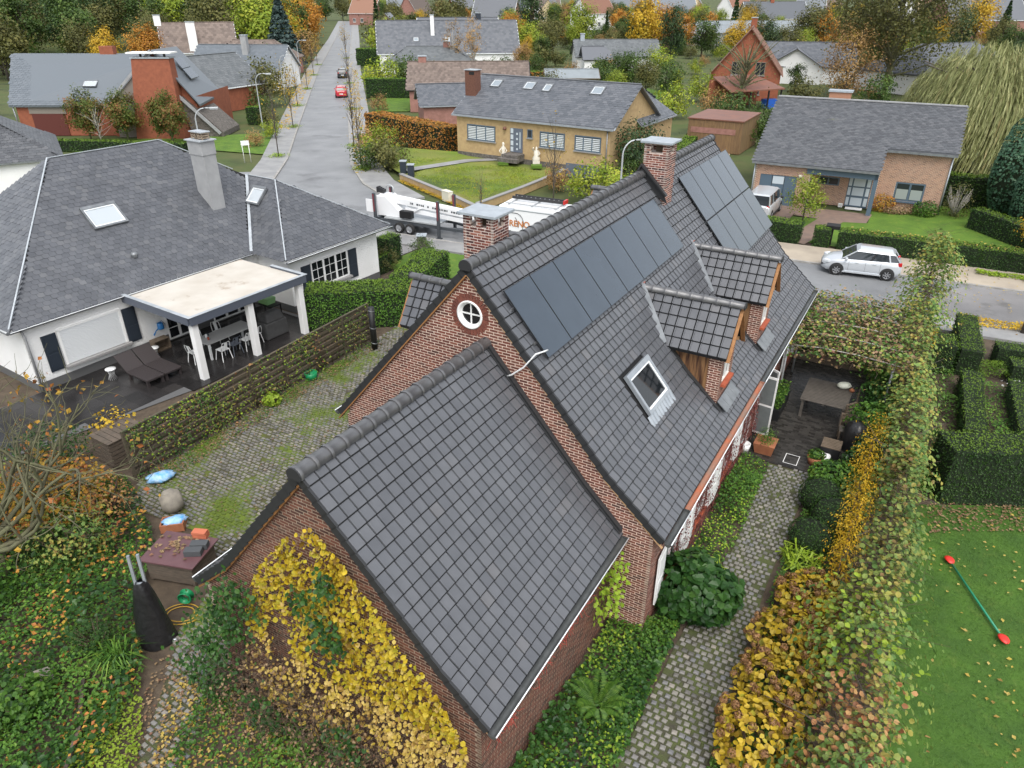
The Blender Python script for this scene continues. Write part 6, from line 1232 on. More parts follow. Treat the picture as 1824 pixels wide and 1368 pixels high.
for i in range(10):
    b = MB(); leaves(b, np.zeros((1, 3)), np.array([[0, 0, 1.]]), 1., [(i + .5) / 10], 'round'); lp.append(b.mesh('leaf', 'lf_yellow'))
a_, b_, c_ = frames(Nl)
for i in np.where(pk)[0]:
    m4 = Matrix((np.array([a_[i], b_[i], c_[i]]).T * sz[i]).tolist()).to_4x4(); m4.translation = Vector(Cl[i]); inst_m('leaf', lp[int(tn[i] * 10)], m4, Yc)
low = (z < 2.2) & ~pk
b = MB(); leaves(b, Cl[~pk & ~low], Nl[~pk & ~low], sz[~pk & ~low], tn[~pk & ~low], 'round'); tag(b.build('leaves', 'lf_yellow', Yc), kind='stuff'); b = MB(); leaves(b, Cl[low], Nl[low], sz[low] * .9, tn[low], 'round'); tag(b.build('leaves', 'lf_yellowpale', Yc), kind='stuff')
b = MB()
for i in range(150):
    v0 = rng.uniform(-1.6, 3.6); z0 = rng.uniform(.1, 1.5); L = rng.uniform(.6, 2.2); pts = []
    for k in range(6): f = k / 5; zz = z0 + L * f; vv = v0 + .3 * sin(i + k) * f + (-.35 * f if v0 > .5 else .3 * f); zz = min(zz, 5.6 - 1.1 * abs(vv - .4)); pts.append((-.05 - .3 * max(0, (2.5 - zz)) / 2.5 * rng.uniform(.3, 1), -vv, zz))
    b.tube(pts, np.linspace(.009, .004, 6), 4, cap=False)
tag(b.build('twigs', 'stem', Yc), kind='stuff')
# dry tangle of stems on the gable foot, ivy patches
b = MB(); n = 2600; Q = scat([(-2.6, .05), (3.5, .05), (3.0, 1.4), (.4, 2.3), (-1.4, 2.6), (-2.4, 1.6)], n)
for s in range(420):
    p = np.array([-rng.uniform(.1, 1.0), -Q[s, 0], Q[s, 1] * .8]); pts = [p]
    for k in range(4): p = p + np.array([rng.normal(0, .12), rng.normal(0, .16), rng.normal(0, .13)]); p[2] = max(.03, p[2]); pts.append(p)
    b.tube(pts, .005, 3, cap=False)
Tg = thing('dry_tangle', 'tangle of dry brown stems at the foot of the annex gable', 'shrub', hw(AL - .1, 0, 0), HRZ); tag(b.build('twigs', 'stem', Tg), kind='stuff'); b = MB(); P = np.column_stack([-rng.uniform(.1, 1.1, n) * np.clip(1.2 - Q[:, 1] / 2.6, .2, 1), -Q[:, 0], Q[:, 1] * rng.uniform(.2, 1, n)]); leaves(b, P, np.array([-.6, 0, .7]) + unit(n) * .8, .07 * rng.uniform(.6, 1.3, n), rng.uniform(0, .99, n)); tag(b.build('leaves', 'lf_dry', Tg), kind='stuff')
Iv = thing('ivy', 'dark green ivy patches growing through the yellow climber on the gable', 'ivy', hw(AL - .1, 0, 0), HRZ); b = MB()
for (v0, z0, r_, n) in ((.9, 4.75, .3, 70), (.2, 4.1, .28, 55), (.75, 3.55, .5, 150), (-1.6, 3.3, .55, 200), (-2.2, 2.4, .7, 350), (-2.7, 1.4, .8, 420), (1.0, 1.0, .6, 170), (-1.0, .6, .8, 200), (-3.0, .6, .8, 300)):
    q = rng.normal(0, .5, (n, 2)) * r_; P = np.column_stack([-.2 - .25 * rng.uniform(0, 1, n) - .25 * max(0, 2 - z0), -(v0 + q[:, 0]), np.clip(z0 + q[:, 1], .05, 6)]); leaves(b, P, np.array([-.8, 0, .5]) + unit(n) * .6, .095 * rng.uniform(.6, 1.2, n), np.clip(rng.normal(.5, .25, n), 0, .99), 'round')
tag(b.build('leaves', 'lf_deep', Iv), kind='stuff'); MB().tube([(-.15, 2.4, .0), (-.12, 2.2, 1.2), (-.1, 1.7, 2.6), (-.08, .6, 3.8)], [.03, .025, .018, .008], 6).build('stem', 'stem', Iv)
# --- bed between the annex and the path
bed = [hw(-6.9, 3.2)[:2], hw(-7.0, 5.35)[:2], hw(-3, 5.5)[:2], hw(.2, 5.4)[:2], hw(1.4, 5.3)[:2], hw(.3, 4.75)[:2], hw(-.1, 3.8)[:2], hw(-5.6, 3.75)[:2]]
cover('ground_cover', 'mixed green ground cover in the bed between annex and cobbled path', bed, 9000, .42, 'lf_green', .085, 'tri2', seed=3); cover('ground_cover', 'sparse yellowed leaves among the ground cover beside the annex', bed, 900, .45, 'lf_lime', .08, 'tri2', seed=8); cover('low_ivy', 'dark green ivy spreading in the bed beside the annex wall', bed, 3500, .55, 'lf_deep', .10, 'round', seed=5)
F_ = thing('fern', 'bright green fern in the bed beside the annex wall', 'fern', hw(-2.6, 4.6, .05)); b = MB()
for i in range(13):
    a = i * 2 * pi / 13 + rng.normal(0, .15); L = rng.uniform(.55, .8); k = 26; s = np.linspace(.08, 1, k); P = np.column_stack([cos(a) * L * s, sin(a) * L * s, .55 * np.sin(s * 2.2) * L + .05])
    for sg in (-1, 1): dr = np.tile([-sin(a) * sg + cos(a) * .4, cos(a) * sg + sin(a) * .4, 0], (k, 1)); wv = .16 * np.sin(np.pi * s ** .8) + .02; leaves(b, P + dr * wv[:, None] * .5, np.tile([0, 0, 1.], (k, 1)) + .01, wv, rng.uniform(.3, .9, k), 'long', droop=dr * 30)
b.build('frond', 'lf_green', F_)
# red twiggy creeper along the annex gutter and on the right facade
Vc = thing('red_creeper', 'bare red-stemmed creeper below the annex gutter', 'climber', hw(-4.6, 3.75, 0), HRZ); b = MB()
for i in range(150):
    x0 = rng.choice([-.5, .7, 1.9, 2.6]) + rng.normal(0, .25); p = np.array([x0, -.02, 2.3 + rng.normal(0, .1)]); pts = [p]
    for k in range(3): p = p + np.array([rng.normal(0, .07), -rng.uniform(.01, .09), -rng.uniform(-.04, .13)]); pts.append(p)
    b.tube(pts, .004, 3, cap=False)
mat('twig_red', (.50, .07, .05), .7); tag(b.build('twigs', 'twig_red', Vc), kind='stuff'); MB().tube([(-1.0, -.03, 2.25), (1, -.03, 2.2), (3.9, -.03, 2.25)], .025, 6).build('cable_duct', 'wood_pale', Vc); b = MB(); n = 260; P = np.column_stack([3.9 + rng.normal(0, .35, n), -rng.uniform(.05, .5, n), rng.uniform(.8, 2.4, n)]); leaves(b, P, np.array([0, -.7, .6]) + unit(n) * .6, .11 * rng.uniform(.6, 1.2, n), rng.uniform(0, .99, n), 'round'); tag(b.build('leaves', 'lf_lime', Vc), kind='stuff')
Wc = thing('wall_creeper', 'dark red leafless creeper on the right facade below the gutter', 'climber', hw(6, WR + .1, 0), HRZ); b = MB(); lv = MB()
for i in range(900):
    x0 = rng.uniform(-4.4, 6); p = np.array([x0, -.02, rng.uniform(.3, 2.7)]); pts = [p]
    for k in range(4): p = p + np.array([rng.normal(0, .12), -rng.uniform(-.03, .05), rng.normal(-.02, .12)]); p[1] = min(-.01, p[1]); p[2] = min(2.75, max(.05, p[2])); pts.append(p)
    b.tube(pts, .007, 3, cap=False)
tag(b.build('twigs', 'stem_red', Wc), kind='stuff'); n = 2600; P = np.column_stack([rng.uniform(-4.4, 6, n), -rng.uniform(.02, .2, n), rng.uniform(.2, 2.75, n)]); keep = wobble(P[:, 0] * 2, P[:, 2] * 2, 1.4, 3) > -.1; P = P[keep]; leaves(lv, P, np.array([0, -1, .3]) + unit(len(P)) * .6, .07, rng.uniform(0, .99, len(P))); leafmat('lf_wine', (.10, .025, .03), (.17, .045, .045), (.22, .08, .06), leaf=.1); tag(lv.build('leaves', 'lf_wine', Wc), kind='stuff')
fb = [hw(1.9, 4.75)[:2], hw(1.9, 5.55)[:2], hw(5, 5.75)[:2], hw(8.6, 5.65)[:2], hw(8.7, 4.75)[:2]]
cover('facade_bed', 'green bedding plants along the right facade up to the terrace', fb, 5200, .62, 'lf_green', .085, 'tri2', seed=12); cover('facade_bed', 'pale green sprigs among the plants along the right facade', fb, 700, .7, 'lf_lime', .07, 'tri2', seed=14)
bush('rhododendron', 'glossy large-leaved green shrub at the house corner beside the path', 4.55, 13.1, 1.05, 1.0, 1.45, 'lf_deep', 1500, .20, 'round', up=.7, seed=31); bush('rhododendron', 'small pale-leaved shrub growing out of the glossy one by the house corner', 4.95, 13.35, .35, .35, 1.65, 'lf_lime', 60, .14, 'long', seed=33)
# --- hydrangea border right of the path
for i, (u, v, r_, h, lab) in enumerate(((2.6, 7.85, .85, .95, 'yellow-leaved hydrangea with brown flower heads, farthest along the path'), (1.1, 7.85, .95, 1.05, 'yellow-leaved hydrangea with brown flower heads, second from the box balls'), (-.4, 7.8, .95, 1.1, 'yellow-leaved hydrangea with brown flower heads, second nearest along the path'), (-1.9, 7.7, .95, 1.05, 'yellow-leaved hydrangea with brown flower heads, nearest along the path'))):
    x, y, _ = hw(u, v); bush('hydrangea', lab, x, y, r_, r_ * 1.05, h, 'lf_hydrangea', 760, .135, 'round', up=.7, flowers=('lf_brown', 38, .17), group='hydrangeas along the path', seed=40 + i)
for i, (x, y, r_, lab) in enumerate(((9.15, 17.15, .62, 'dark clipped box ball farthest from the camera beside the path'), (9.15, 16.15, .66, 'dark clipped box ball in the middle of three beside the path'), (8.2, 15.35, .60, 'dark clipped box ball nearest the camera beside the path'))):
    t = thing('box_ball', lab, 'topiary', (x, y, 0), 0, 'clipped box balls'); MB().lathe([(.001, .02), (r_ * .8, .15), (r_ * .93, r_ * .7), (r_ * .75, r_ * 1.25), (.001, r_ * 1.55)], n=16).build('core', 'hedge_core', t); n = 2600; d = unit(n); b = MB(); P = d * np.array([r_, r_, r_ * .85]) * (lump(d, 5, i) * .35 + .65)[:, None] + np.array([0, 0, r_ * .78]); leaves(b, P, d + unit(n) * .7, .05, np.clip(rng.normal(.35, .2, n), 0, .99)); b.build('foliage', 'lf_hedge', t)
bush('green_shrub', 'fresh green leafy shrub by the terracotta pot', 9.95, 18.25, .8, .65, .85, 'lf_green', 1500, .10, 'round', up=.8); bush('yellow_shrub', 'small yellowing shrub between green shrub and box balls', 10.2, 17.3, .5, .5, .9, 'lf_mixed', 420, .10, 'round'); bush('grass_tuft', 'tuft of thin pale grass beside the nearest box ball', 7.75, 14.75, .5, .5, .55, 'lf_lime', 240, .5, 'blade', stems=3)
rb_ = [hw(-4.2, 7.0)[:2], hw(-4, 8.6)[:2], hw(9, 8.7)[:2], hw(9.4, 7.1)[:2], hw(4, 7.0)[:2]]
cover('border_cover', 'green ground cover under the hydrangeas along the path', rb_, 8000, .32, 'lf_green', .085, 'tri2', seed=22); cover('path_edge_clover', 'fresh green clover patch at the near path edge', [hw(-5.5, 7.0)[:2], hw(-5.4, 8.0)[:2], hw(-2.6, 7.9)[:2], hw(-2.4, 7.05)[:2]], 1700, .3, 'lf_green', .07, 'tri2', seed=24)
Ys = thing('yellow_hedge', 'narrow golden-orange hedge strip along the lime screen', 'hedge', hw(3.2, 8.4, 0), HRZ); n = 6500; P = np.column_stack([rng.uniform(0, 7.4, n), rng.normal(0, .2, n), rng.uniform(.05, 1.95, n)]); P[:, 1] += .08 * wobble(P[:, 0], P[:, 2], 2, 3); b = MB(); leaves(b, P, np.column_stack([rng.normal(0, .4, n), np.sign(P[:, 1]), np.full(n, .7)]) + unit(n) * .5, .07 * rng.uniform(.7, 1.3, n), rng.uniform(0, .99, n)); b.build('foliage', 'lf_gold', Ys); b = MB()
for i in range(22): x = i * .32 + .1; b.tube([(x, 0, 0), (x + rng.normal(0, .05), rng.normal(0, .05), 1.5)], .012, 4)
b.build('stem', 'stem', Ys)
# --- pleached lime screen: a row of single trees knitted into one tall hedge
row = []
labs = ['bottom edge', 'second from the bottom edge', 'third from the bottom edge', 'beside the hydrangeas', 'beside the nearest box ball', 'beside the farthest box ball', 'beside the covered grill', 'beside the terrace table', 'behind the terrace table', 'at the vine pergola', 'behind the vine pergola', 'tallest at the roadside']
for i in range(12):
    u = -6.6 + i * 2.55; v = 9.05 - .02 * i + max(0, 4 - i) * .14 + (.3 if 3 < i < 8 else 0); hgt = [1.7, 1.75, 1.9, 2.1, 2.3, 2.4, 2.5, 2.6, 2.7, 2.9, 3.4, 4.9][i]; wv = (1.1 if i < 4 else .72 if i < 8 else .9) if i < 11 else 1.0; x, y, _ = hw(u, v); mname = 'lf_copper' if i < 1 else 'lf_mixed'
    t = thing('lime_screen_tree', f'tree of the tall leafy screen right of the path, {labs[i]}', 'tree', (x, y, 0), HRZ, 'trees of the tall leafy screen'); n = 3000 if i < 8 else 2500; n = int(n * hgt / 2.7)
    s = rng.uniform(-1.45, 1.45, n); zt = rng.uniform(0, 1, n) ** .55; z = .25 + (hgt - .25) * zt; q = rng.normal(0, 1, n); q = rng.normal(0, .58, n).clip(-1.5, 1.5) * wv * (1.2 - .45 * zt) + .28 * wobble(s + u, z, 1.1, 70); z = z * (1 - .28 * np.clip(np.abs(q) / wv - .3, 0, 1)) + .34 * wobble(s * 1.5 + u, q * 1.5, 1.6, 33) * zt; tn = np.clip(.42 + .32 * wobble(s + u, q * 2 + z, 1.6, 50) + rng.normal(0, .2, n), 0, .999)
    cen = np.abs(q) < .35 * wv; P = np.column_stack([s, q, z]); keep = rng.uniform(size=n) < np.clip(.62 + .9 * wobble(s + u, q * 1.6 + z * .8, 2.2, 71) - .25 * cen, .12, 1); b = MB(); leaves(b, P[keep], np.column_stack([rng.normal(0, .4, n), q * .9, np.full(n, .8)])[keep] + unit(int(keep.sum())) * .5, .115 * rng.uniform(.65, 1.25, int(keep.sum())), tn[keep], 'round'); b.build('crown', mname, t)
    if i < 4:
        n2 = 420; P2 = np.column_stack([rng.uniform(-1.3, 1.3, n2), rng.normal(0, .42, n2), rng.uniform(.8, hgt, n2)]); b = MB(); leaves(b, P2, np.array([0, 0, 1.]) + unit(n2) * .7, .12, rng.uniform(0, .99, n2), 'round'); b.build('crown', 'lf_copper' if i in (1, 2) else 'lf_lime', t)
    b = MB()
    for k in range(170):
        x0 = rng.uniform(-1.35, 1.35); z0 = hgt * rng.uniform(.35, .95); p = np.array([x0, rng.normal(0, .18) * wv, z0]); b.tube([p, p + [rng.normal(0, .12), rng.normal(0, .22), rng.uniform(.1, .4)], p + [rng.normal(0, .25), rng.normal(0, .4), rng.uniform(.1, .55)]], [.007, .005, .003], 3, cap=False)
    tag(b.build('twigs', 'stem', t), kind='stuff'); b = MB(); b.tube([(0, 0, 0), (0, 0, hgt * .8)], [.06, .03], 7)
    for k in range(7): z0 = hgt * (.2 + .08 * k); b.tube([(0, 0, z0), (rng.uniform(-1, 1) * .6, rng.normal(0, .3), z0 + .3), (rng.uniform(-1, 1) * 1.2, rng.normal(0, .5), z0 + .7)], [.022, .014, .006], 5)
    b.build('trunk', 'bark', t)
# --- vine pergola beyond the table
Pg = thing('vine_pergola', 'wire pergola tangled with browning vines beyond the terrace table', 'pergola', hw(13.2, 4.8, 0), HRZ)
for x in (0, 2.6, 5.2):
    for y in (-.1, -3.6): MB().tube([(x, y, 0), (x, y, 2.35)], .04, 8).build('post', 'galv', Pg)
for x in (0, 1.3, 2.6, 3.9, 5.2): MB().tube([(x, 0, 2.3), (x + .05, -1.2, 2.42), (x, -2.4, 2.45), (x, -3.8, 2.35)], .022, 6).build('cane', 'bark_pale', Pg)
b = MB()
for i in range(480):
    p = np.array([rng.uniform(-.2, 5.6), -rng.uniform(-.2, 4.0), 2.3 + rng.normal(0, .08)]); pts = [p]
    for k in range(5): p = p + np.array([rng.normal(0, .22), rng.normal(0, .22), rng.normal(0, .06)]); pts.append(p)
    b.tube(pts, .008, 3, cap=False)
tag(b.build('vine_stems', 'stem', Pg), kind='stuff')
for m_, n in (('lf_dry', 2600), ('lf_mixed', 3000), ('lf_green', 1500)):
    P = np.column_stack([rng.uniform(-.4, 5.9, n), -rng.uniform(-.3, 4.2, n), 2.3 + rng.normal(.05, .2, n)]); b = MB(); leaves(b, P, np.array([0, 0, 1.]) + unit(n) * .7, .11 * rng.uniform(.6, 1.2, n), rng.uniform(0, .99, n), 'round'); tag(b.build('vine_leaves', m_, Pg), kind='stuff')
for i, (u, v, m_, h, lab) in enumerate(((11.6, 8.35, 'lf_green', 1.7, 'green shrub between terrace table and the leafy screen'), (13.4, 8.5, 'lf_deep', 1.9, 'dark green shrub behind the terrace table'), (15.6, 8.4, 'lf_green', 2.0, 'green shrub under the right side of the vine pergola'), (17.8, 8.0, 'lf_mixed', 1.8, 'yellowing shrub at the far corner of the pergola'), (9.7, 8.45, 'lf_deep', 1.3, 'dark green shrub behind the covered grill'))):
    x, y, _ = hw(u, v); bush('border_shrub', lab, x, y, .95, .75, h, m_, 1500, .10, 'round', seed=60 + i)
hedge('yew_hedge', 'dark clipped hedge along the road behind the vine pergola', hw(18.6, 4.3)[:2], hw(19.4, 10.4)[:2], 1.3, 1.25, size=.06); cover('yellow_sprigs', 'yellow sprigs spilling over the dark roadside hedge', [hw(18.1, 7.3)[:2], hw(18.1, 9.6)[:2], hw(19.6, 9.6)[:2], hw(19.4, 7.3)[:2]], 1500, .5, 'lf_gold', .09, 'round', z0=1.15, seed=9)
# --- garden right of the screen
sheet('side_lawn', [(6.6, 3), (7.6, 9.4), (8.9, 12), (10.3, 14.9), (11.6, 17.4), (26, 17.0), (26, 3)], -.012, 'lawn_deep')
mat('grass_blade', (.1, .2, .02), .6, ramp=[(0, (.028, .075, .008)), (.4, (.05, .125, .010)), (.8, (.08, .17, .014)), (1, (.13, .20, .03))], leaf=.2)
b = MB(); n = 60000; Q = scat([(7.6, 6.5), (8.3, 9.4), (9.3, 12), (10.6, 14.9), (11.9, 17.3), (17, 17.2), (17, 6.5)], n); leaves(b, np.column_stack([Q, np.full(n, .012)]), unit(n) * .5 + np.array([.0, .0, .55]), .075 * rng.uniform(.6, 1.4, n), np.clip(.5 + .3 * wobble(Q[:, 0], Q[:, 1], 2., 2) + rng.normal(0, .2, n), 0, .99), 'blade', droop=np.tile([0, 0, 2.2], (n, 1))); tag(b.build('lawn_grass', 'grass_blade'), 'short green grass of the side lawn', 'grass', None, 'stuff')
def fallen(name, label, poly, n, m='lf_yellowpale', size=.07, z=.03): Q = scat(poly, n); b = MB(); leaves(b, np.column_stack([Q, np.full(n, z) + rng.uniform(0, .02, n)]), np.array([0, 0, 1.]) + unit(n) * .25, size * rng.uniform(.5, 1.3, n), rng.uniform(0, .99, n), 'tri2'); return tag(b.build(name, m), label, 'fallen leaves', None, 'stuff')
fallen('fallen_leaves', 'yellow leaves lying on the side lawn', [(9.4, 8), (10.4, 12), (11.3, 14.9), (12.5, 17), (16, 17), (15, 8)], 230, size=.10, z=.05); fallen('fallen_leaves', 'brown leaves along the edge of the side lawn under the dark hedge', [(11.9, 16), (12.5, 17.4), (17, 17.3), (17, 16.2)], 700, 'lf_dry', .09, .04)
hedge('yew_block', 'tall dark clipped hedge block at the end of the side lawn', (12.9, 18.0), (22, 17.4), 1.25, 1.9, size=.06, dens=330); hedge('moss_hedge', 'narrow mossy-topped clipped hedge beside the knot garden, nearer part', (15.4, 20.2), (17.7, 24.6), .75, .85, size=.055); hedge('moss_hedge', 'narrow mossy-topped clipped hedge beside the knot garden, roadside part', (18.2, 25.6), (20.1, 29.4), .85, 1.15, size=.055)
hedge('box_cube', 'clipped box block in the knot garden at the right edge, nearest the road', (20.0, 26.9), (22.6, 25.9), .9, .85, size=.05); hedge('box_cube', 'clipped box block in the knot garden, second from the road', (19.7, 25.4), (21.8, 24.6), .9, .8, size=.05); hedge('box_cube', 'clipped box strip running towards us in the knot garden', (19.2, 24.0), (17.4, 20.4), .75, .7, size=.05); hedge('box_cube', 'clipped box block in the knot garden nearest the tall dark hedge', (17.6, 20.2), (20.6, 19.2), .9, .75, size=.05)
cover('perennials', 'loose green perennials inside the knot garden', [(16.5, 20.6), (18.2, 20.8), (19.4, 24.2), (18.4, 25.2)], 2600, .5, 'lf_green', .09, 'tri2', seed=40); cover('lavender', 'grey-green lavender inside the knot garden by the road', [(18.6, 25.2), (19.6, 25.0), (20.2, 26.6), (19.4, 27.2)], 1200, .4, 'lf_hedge_top', .07, 'tri2', seed=41); leafmat('lf_white', (.6, .6, .58), (.75, .75, .74)); cover('white_flowers', 'white flowers in the knot garden', [(18.8, 24.2), (19.4, 24.0), (19.9, 25.2), (19.5, 25.4)], 60, .7, 'lf_white', .08, 'round', seed=42)
cover('under_screen', 'green undergrowth on the lawn side of the leafy screen', [(11.2, 17.5), (12.7, 17.4), (13.2, 18.8), (15.2, 20.4), (18.2, 26.6), (19.2, 28.9), (17.4, 27.6), (14.4, 22.0)], 5200, .45, 'lf_green', .09, 'tri2', seed=47)
# --- fence climbers
Fc = thing('fence_climber', 'green and yellow climbers covering the slat fence along the drive', 'climber', (F0[0], F0[1], 0), math.atan2(fd[1], fd[0]))
for m_, n, sz_ in (('lf_mixed', 3600, .075), ('lf_lime', 1200, .08), ('lf_deep', 1300, .08), ('lf_copper', 260, .11)):
    s = rng.uniform(0, fl, n); z = rng.uniform(.05, 1.9, n); w = wobble(s * 1.3, z * 1.3, 1.5, n) + .25 - .06 * s; k = rng.uniform(size=n) < np.clip(.45 + w, .03, 1); s, z = s[k], z[k]; nn = len(s); q = -.06 - rng.uniform(0, .22, nn) * (.6 + .6 * (1.9 - z) / 1.9); b = MB(); leaves(b, np.column_stack([s, q, z]), np.array([0, -.8, .5]) + unit(nn) * .6, sz_ * rng.uniform(.6, 1.3, nn), rng.uniform(0, .99, nn), 'tri2'); tag(b.build('leaves', m_, Fc), kind='stuff')
b = MB()
for i in range(40): s = rng.uniform(0, fl); b.tube([(s, -.08, 0), (s + rng.normal(0, .1), -.1, .9), (s + rng.normal(0, .25), -.12, 1.7)], [.014, .01, .005], 4)
b.build('stem', 'stem', Fc)
edge = [tuple(F0 + fn * .15), tuple(F1 + fn * .15), tuple(F1 + fn * .7), tuple(F0 + fn * 1.0)]
cover('edge_plants', 'low leafy weeds along the foot of the slat fence', edge, 1300, .22, 'lf_green', .07, 'tri2', seed=44); fallen('fallen_leaves', 'dry leaves drifted along the foot of the slat fence', edge, 1100, 'lf_dry', .08, .035); fallen('fallen_leaves', 'scattered dry leaves on the mossy cobbled drive', drive, 900, 'lf_dry', .075, .045); bush('lime_tuft', 'bright lime green plant at the foot of the slat fence', -8.95, 23.3, .35, .35, .5, 'lf_lime', 260, .11, 'round')
# ------------------------------------------------------------------ overgrown corner on the left
lg = [(-14.5, 11.5), (-12.5, 9.5), (-10.4, 7.2), (-8.7, 7.2), (-8.2, 9.4), (-8.3, 11.2), (-8.9, 12.2), (-9.4, 13.6), (-10.0, 15.6), (-11.2, 17.5), (-12.2, 18.6), (-16, 18)]
cover('ground_cover', 'dense green ground cover in the overgrown left garden', lg, 22000, .45, 'lf_green', .09, 'tri2', seed=61, ws=.9); cover('ground_cover', 'bright green low leaves between timber edge and dirt path', [(-9.0, 7.2), (-9.2, 10.6), (-8.3, 11.0), (-7.6, 9.6), (-7.2, 7.2)], 3000, .3, 'lf_lime', .08, 'tri2', seed=63); cover('ground_cover', 'dark green leaves under the bare tree', lg, 5000, .6, 'lf_deep', .12, 'round', seed=66); cover('autumn_litter', 'orange and brown leaves among the ground cover on the left', lg, 2200, .5, 'lf_autumn', .11, 'tri2', seed=68)
cover('ground_cover', 'green weeds in front of the annex gable', [(-6.7, 7.0), (-6.9, 9.6), (-6.7, 11.0), (-5.0, 10.2), (-3.0, 9.0), (-.4, 7.4), (-.4, 6.4)], 7500, .38, 'lf_green', .085, 'tri2', seed=70); fallen('fallen_leaves', 'pale fallen leaves in front of the annex gable', [(-6.9, 7.0), (-7.6, 11.2), (-5.8, 10.6), (-2.0, 7.0)], 1500, 'lf_yellowpale', .085, .06); fallen('fallen_leaves', 'dry leaves on the dirt path left of the annex', [(-7.6, 7.0), (-8.2, 11.6), (-7.2, 12.0), (-6.6, 9.0), (-6.6, 7.0)], 700, 'lf_dry', .08, .02)
for i, (x, y, rx, ry, h, m_, n, lab) in enumerate(((-13.2, 17.0, 1.5, 1.3, 2.0, 'lf_autumn', 1500, 'orange-yellow autumn shrub left of the blue bag'), (-11.9, 16.9, .9, .8, 1.4, 'lf_copper', 520, 'reddish autumn shrub nearest the cobbled drive'), (-14.6, 15.6, 1.6, 1.4, 2.1, 'lf_autumn', 1500, 'large yellowing shrub at the left picture edge'), (-12.0, 15.0, 1.4, 1.2, 1.5, 'lf_mixed', 1300, 'mixed green and yellow shrub below the bare tree'), (-13.8, 13.2, 1.5, 1.2, 1.5, 'lf_green', 1500, 'green shrub at the left edge below the bare tree'), (-15.0, 19.5, 1.3, 1.0, 1.4, 'lf_deep', 1200, 'dark green shrub beside the wooden compost bin'), (-13.4, 20.6, .9, .8, 1.5, 'lf_gold', 260, 'golden-leaved shrub at the near end of the slat fence'), (-9.7, 11.9, .55, .5, .9, 'lf_hedge', 1300, 'small dark green bush beside the black tarpaulin'), (-10.6, 10.2, .9, .8, .9, 'lf_green', 1100, 'broad-leaved green plant in the left foreground'), (-16.8, 17.6, 1.5, 1.3, 1.5, 'lf_mixed', 1200, 'sprawling shrub at the far left beside the terrace'))):
    bush('shrub', lab, x, y, rx, ry, h, m_, n, .105 if m_ != 'lf_hedge' else .05, 'tri2' if i % 2 else 'round', seed=80 + i, shell=.35, stems=14)
T = thing('grass_clump', 'clump of long strap-like green leaves beside the black tarpaulin', 'grass', (-9.0, 11.4, 0)); b = MB()
for i in range(130):
    a = rng.uniform(0, 6.28); L = rng.uniform(.4, .8); p0 = np.array([rng.normal(0, .12), rng.normal(0, .12), 0]); e = np.array([cos(a), sin(a), 0]); w_ = np.array([-sin(a), cos(a), 0]) * .013
    P = [p0, p0 + e * L * .4 + [0, 0, L * .75], p0 + e * L * .95 + [0, 0, L * .45]]; b.add([P[0] - w_, P[0] + w_, P[1] + w_, P[1] - w_, P[2]], [[0, 1, 2, 3], [3, 2, 4]], 0, rng.uniform(0, .99))
b.build('blade', 'lf_green', T)
# half-bare tree with mossy limbs
BT = thing('half_bare_tree', 'nearly leafless mossy tree with a few orange leaves at the left edge', 'tree', (-13.3, 14.2, 0)); b = MB(); tips = []
def limb(p, d, L, r, lev):
    k = 5; pts = [p.copy()]; q = p.copy(); dd = d / np.linalg.norm(d)
    for i in range(k): dd = dd + rng.normal(0, .13, 3) + np.array([0, 0, .045]); dd /= np.linalg.norm(dd); q = q + dd * L / k; pts.append(q.copy())
    b.tube(pts, np.linspace(r, r * .45, k + 1), 6 if lev < 2 else 4, cap=False)
    if lev >= 3: tips.extend(pts[2:]); return
    for i in range(3 if lev else 4):
        j = rng.integers(2, k + 1); nd = dd + rng.normal(0, .62, 3); limb(pts[j], nd, L * rng.uniform(.5, .75), r * .48, lev + 1)
    tips.append(pts[-1])
b.tube([(0, 0, 0), (.05, .05, .8), (.1, 0, 1.6)], [.17, .14, .12], 9)
for d in ((.9, .15, .75), (.55, .75, .8), (-.2, .8, .9), (.75, -.25, .45), (-.6, .2, 1.0), (.25, .35, 1.2), (.95, .45, .35), (.2, 1.0, .9), (-.7, .7, .7), (.6, .2, 1.1), (-.1, .3, 1.3)): limb(np.array([.08, 0, rng.uniform(.6, 1.6)]), np.array(d), rng.uniform(2.4, 3.4), .075, 0)
b.build('trunk', 'bark_moss', BT); tips = np.array(tips); sel = tips[rng.choice(len(tips), 420)] + rng.normal(0, .06, (420, 3)); c = MB(); leaves(c, sel, unit(420) + np.array([0, 0, .3]), .15 * rng.uniform(.6, 1.3, 420), rng.uniform(0, .99, 420), 'tri2'); c.build('crown', 'lf_autumn', BT)
# --- objects lying about
mat('lid_purple', (.14, .07, .075), .35, col2=(.11, .055, .06), ns=3); mat('hutch_wood', (.13, .10, .075), .85, col2=(.08, .065, .05), ns=5, stretch=(1, 1, 5)); mat('tarp', (.013, .013, .014), .3, col2=(.02, .02, .021), ns=6, bump=1., bs=9); mat('blue_bag', (.10, .38, .72), .4, col2=(.45, .62, .8), ns=7); mat('terracotta', (.38, .15, .07), .7, col2=(.30, .11, .055), ns=5); mat('block_grey', (.07, .075, .08), .7); mat('clay_brick', (.50, .15, .08), .8); mat('hose_green', (.01, .22, .08), .4); mat('hose_yellow', (.45, .27, .03), .5); mat('toy_red', (.62, .03, .02), .4); mat('toy_green', (.02, .22, .12), .4); mat('concrete_pot', (.30, .27, .22), .9, col2=(.2, .18, .15), ns=5); mat('teak_grey', (.115, .10, .085), .6, col2=(.08, .07, .06), ns=6); mat('squash', (.66, .68, .58), .5); mat('plastic_white', (.75, .75, .74), .4)
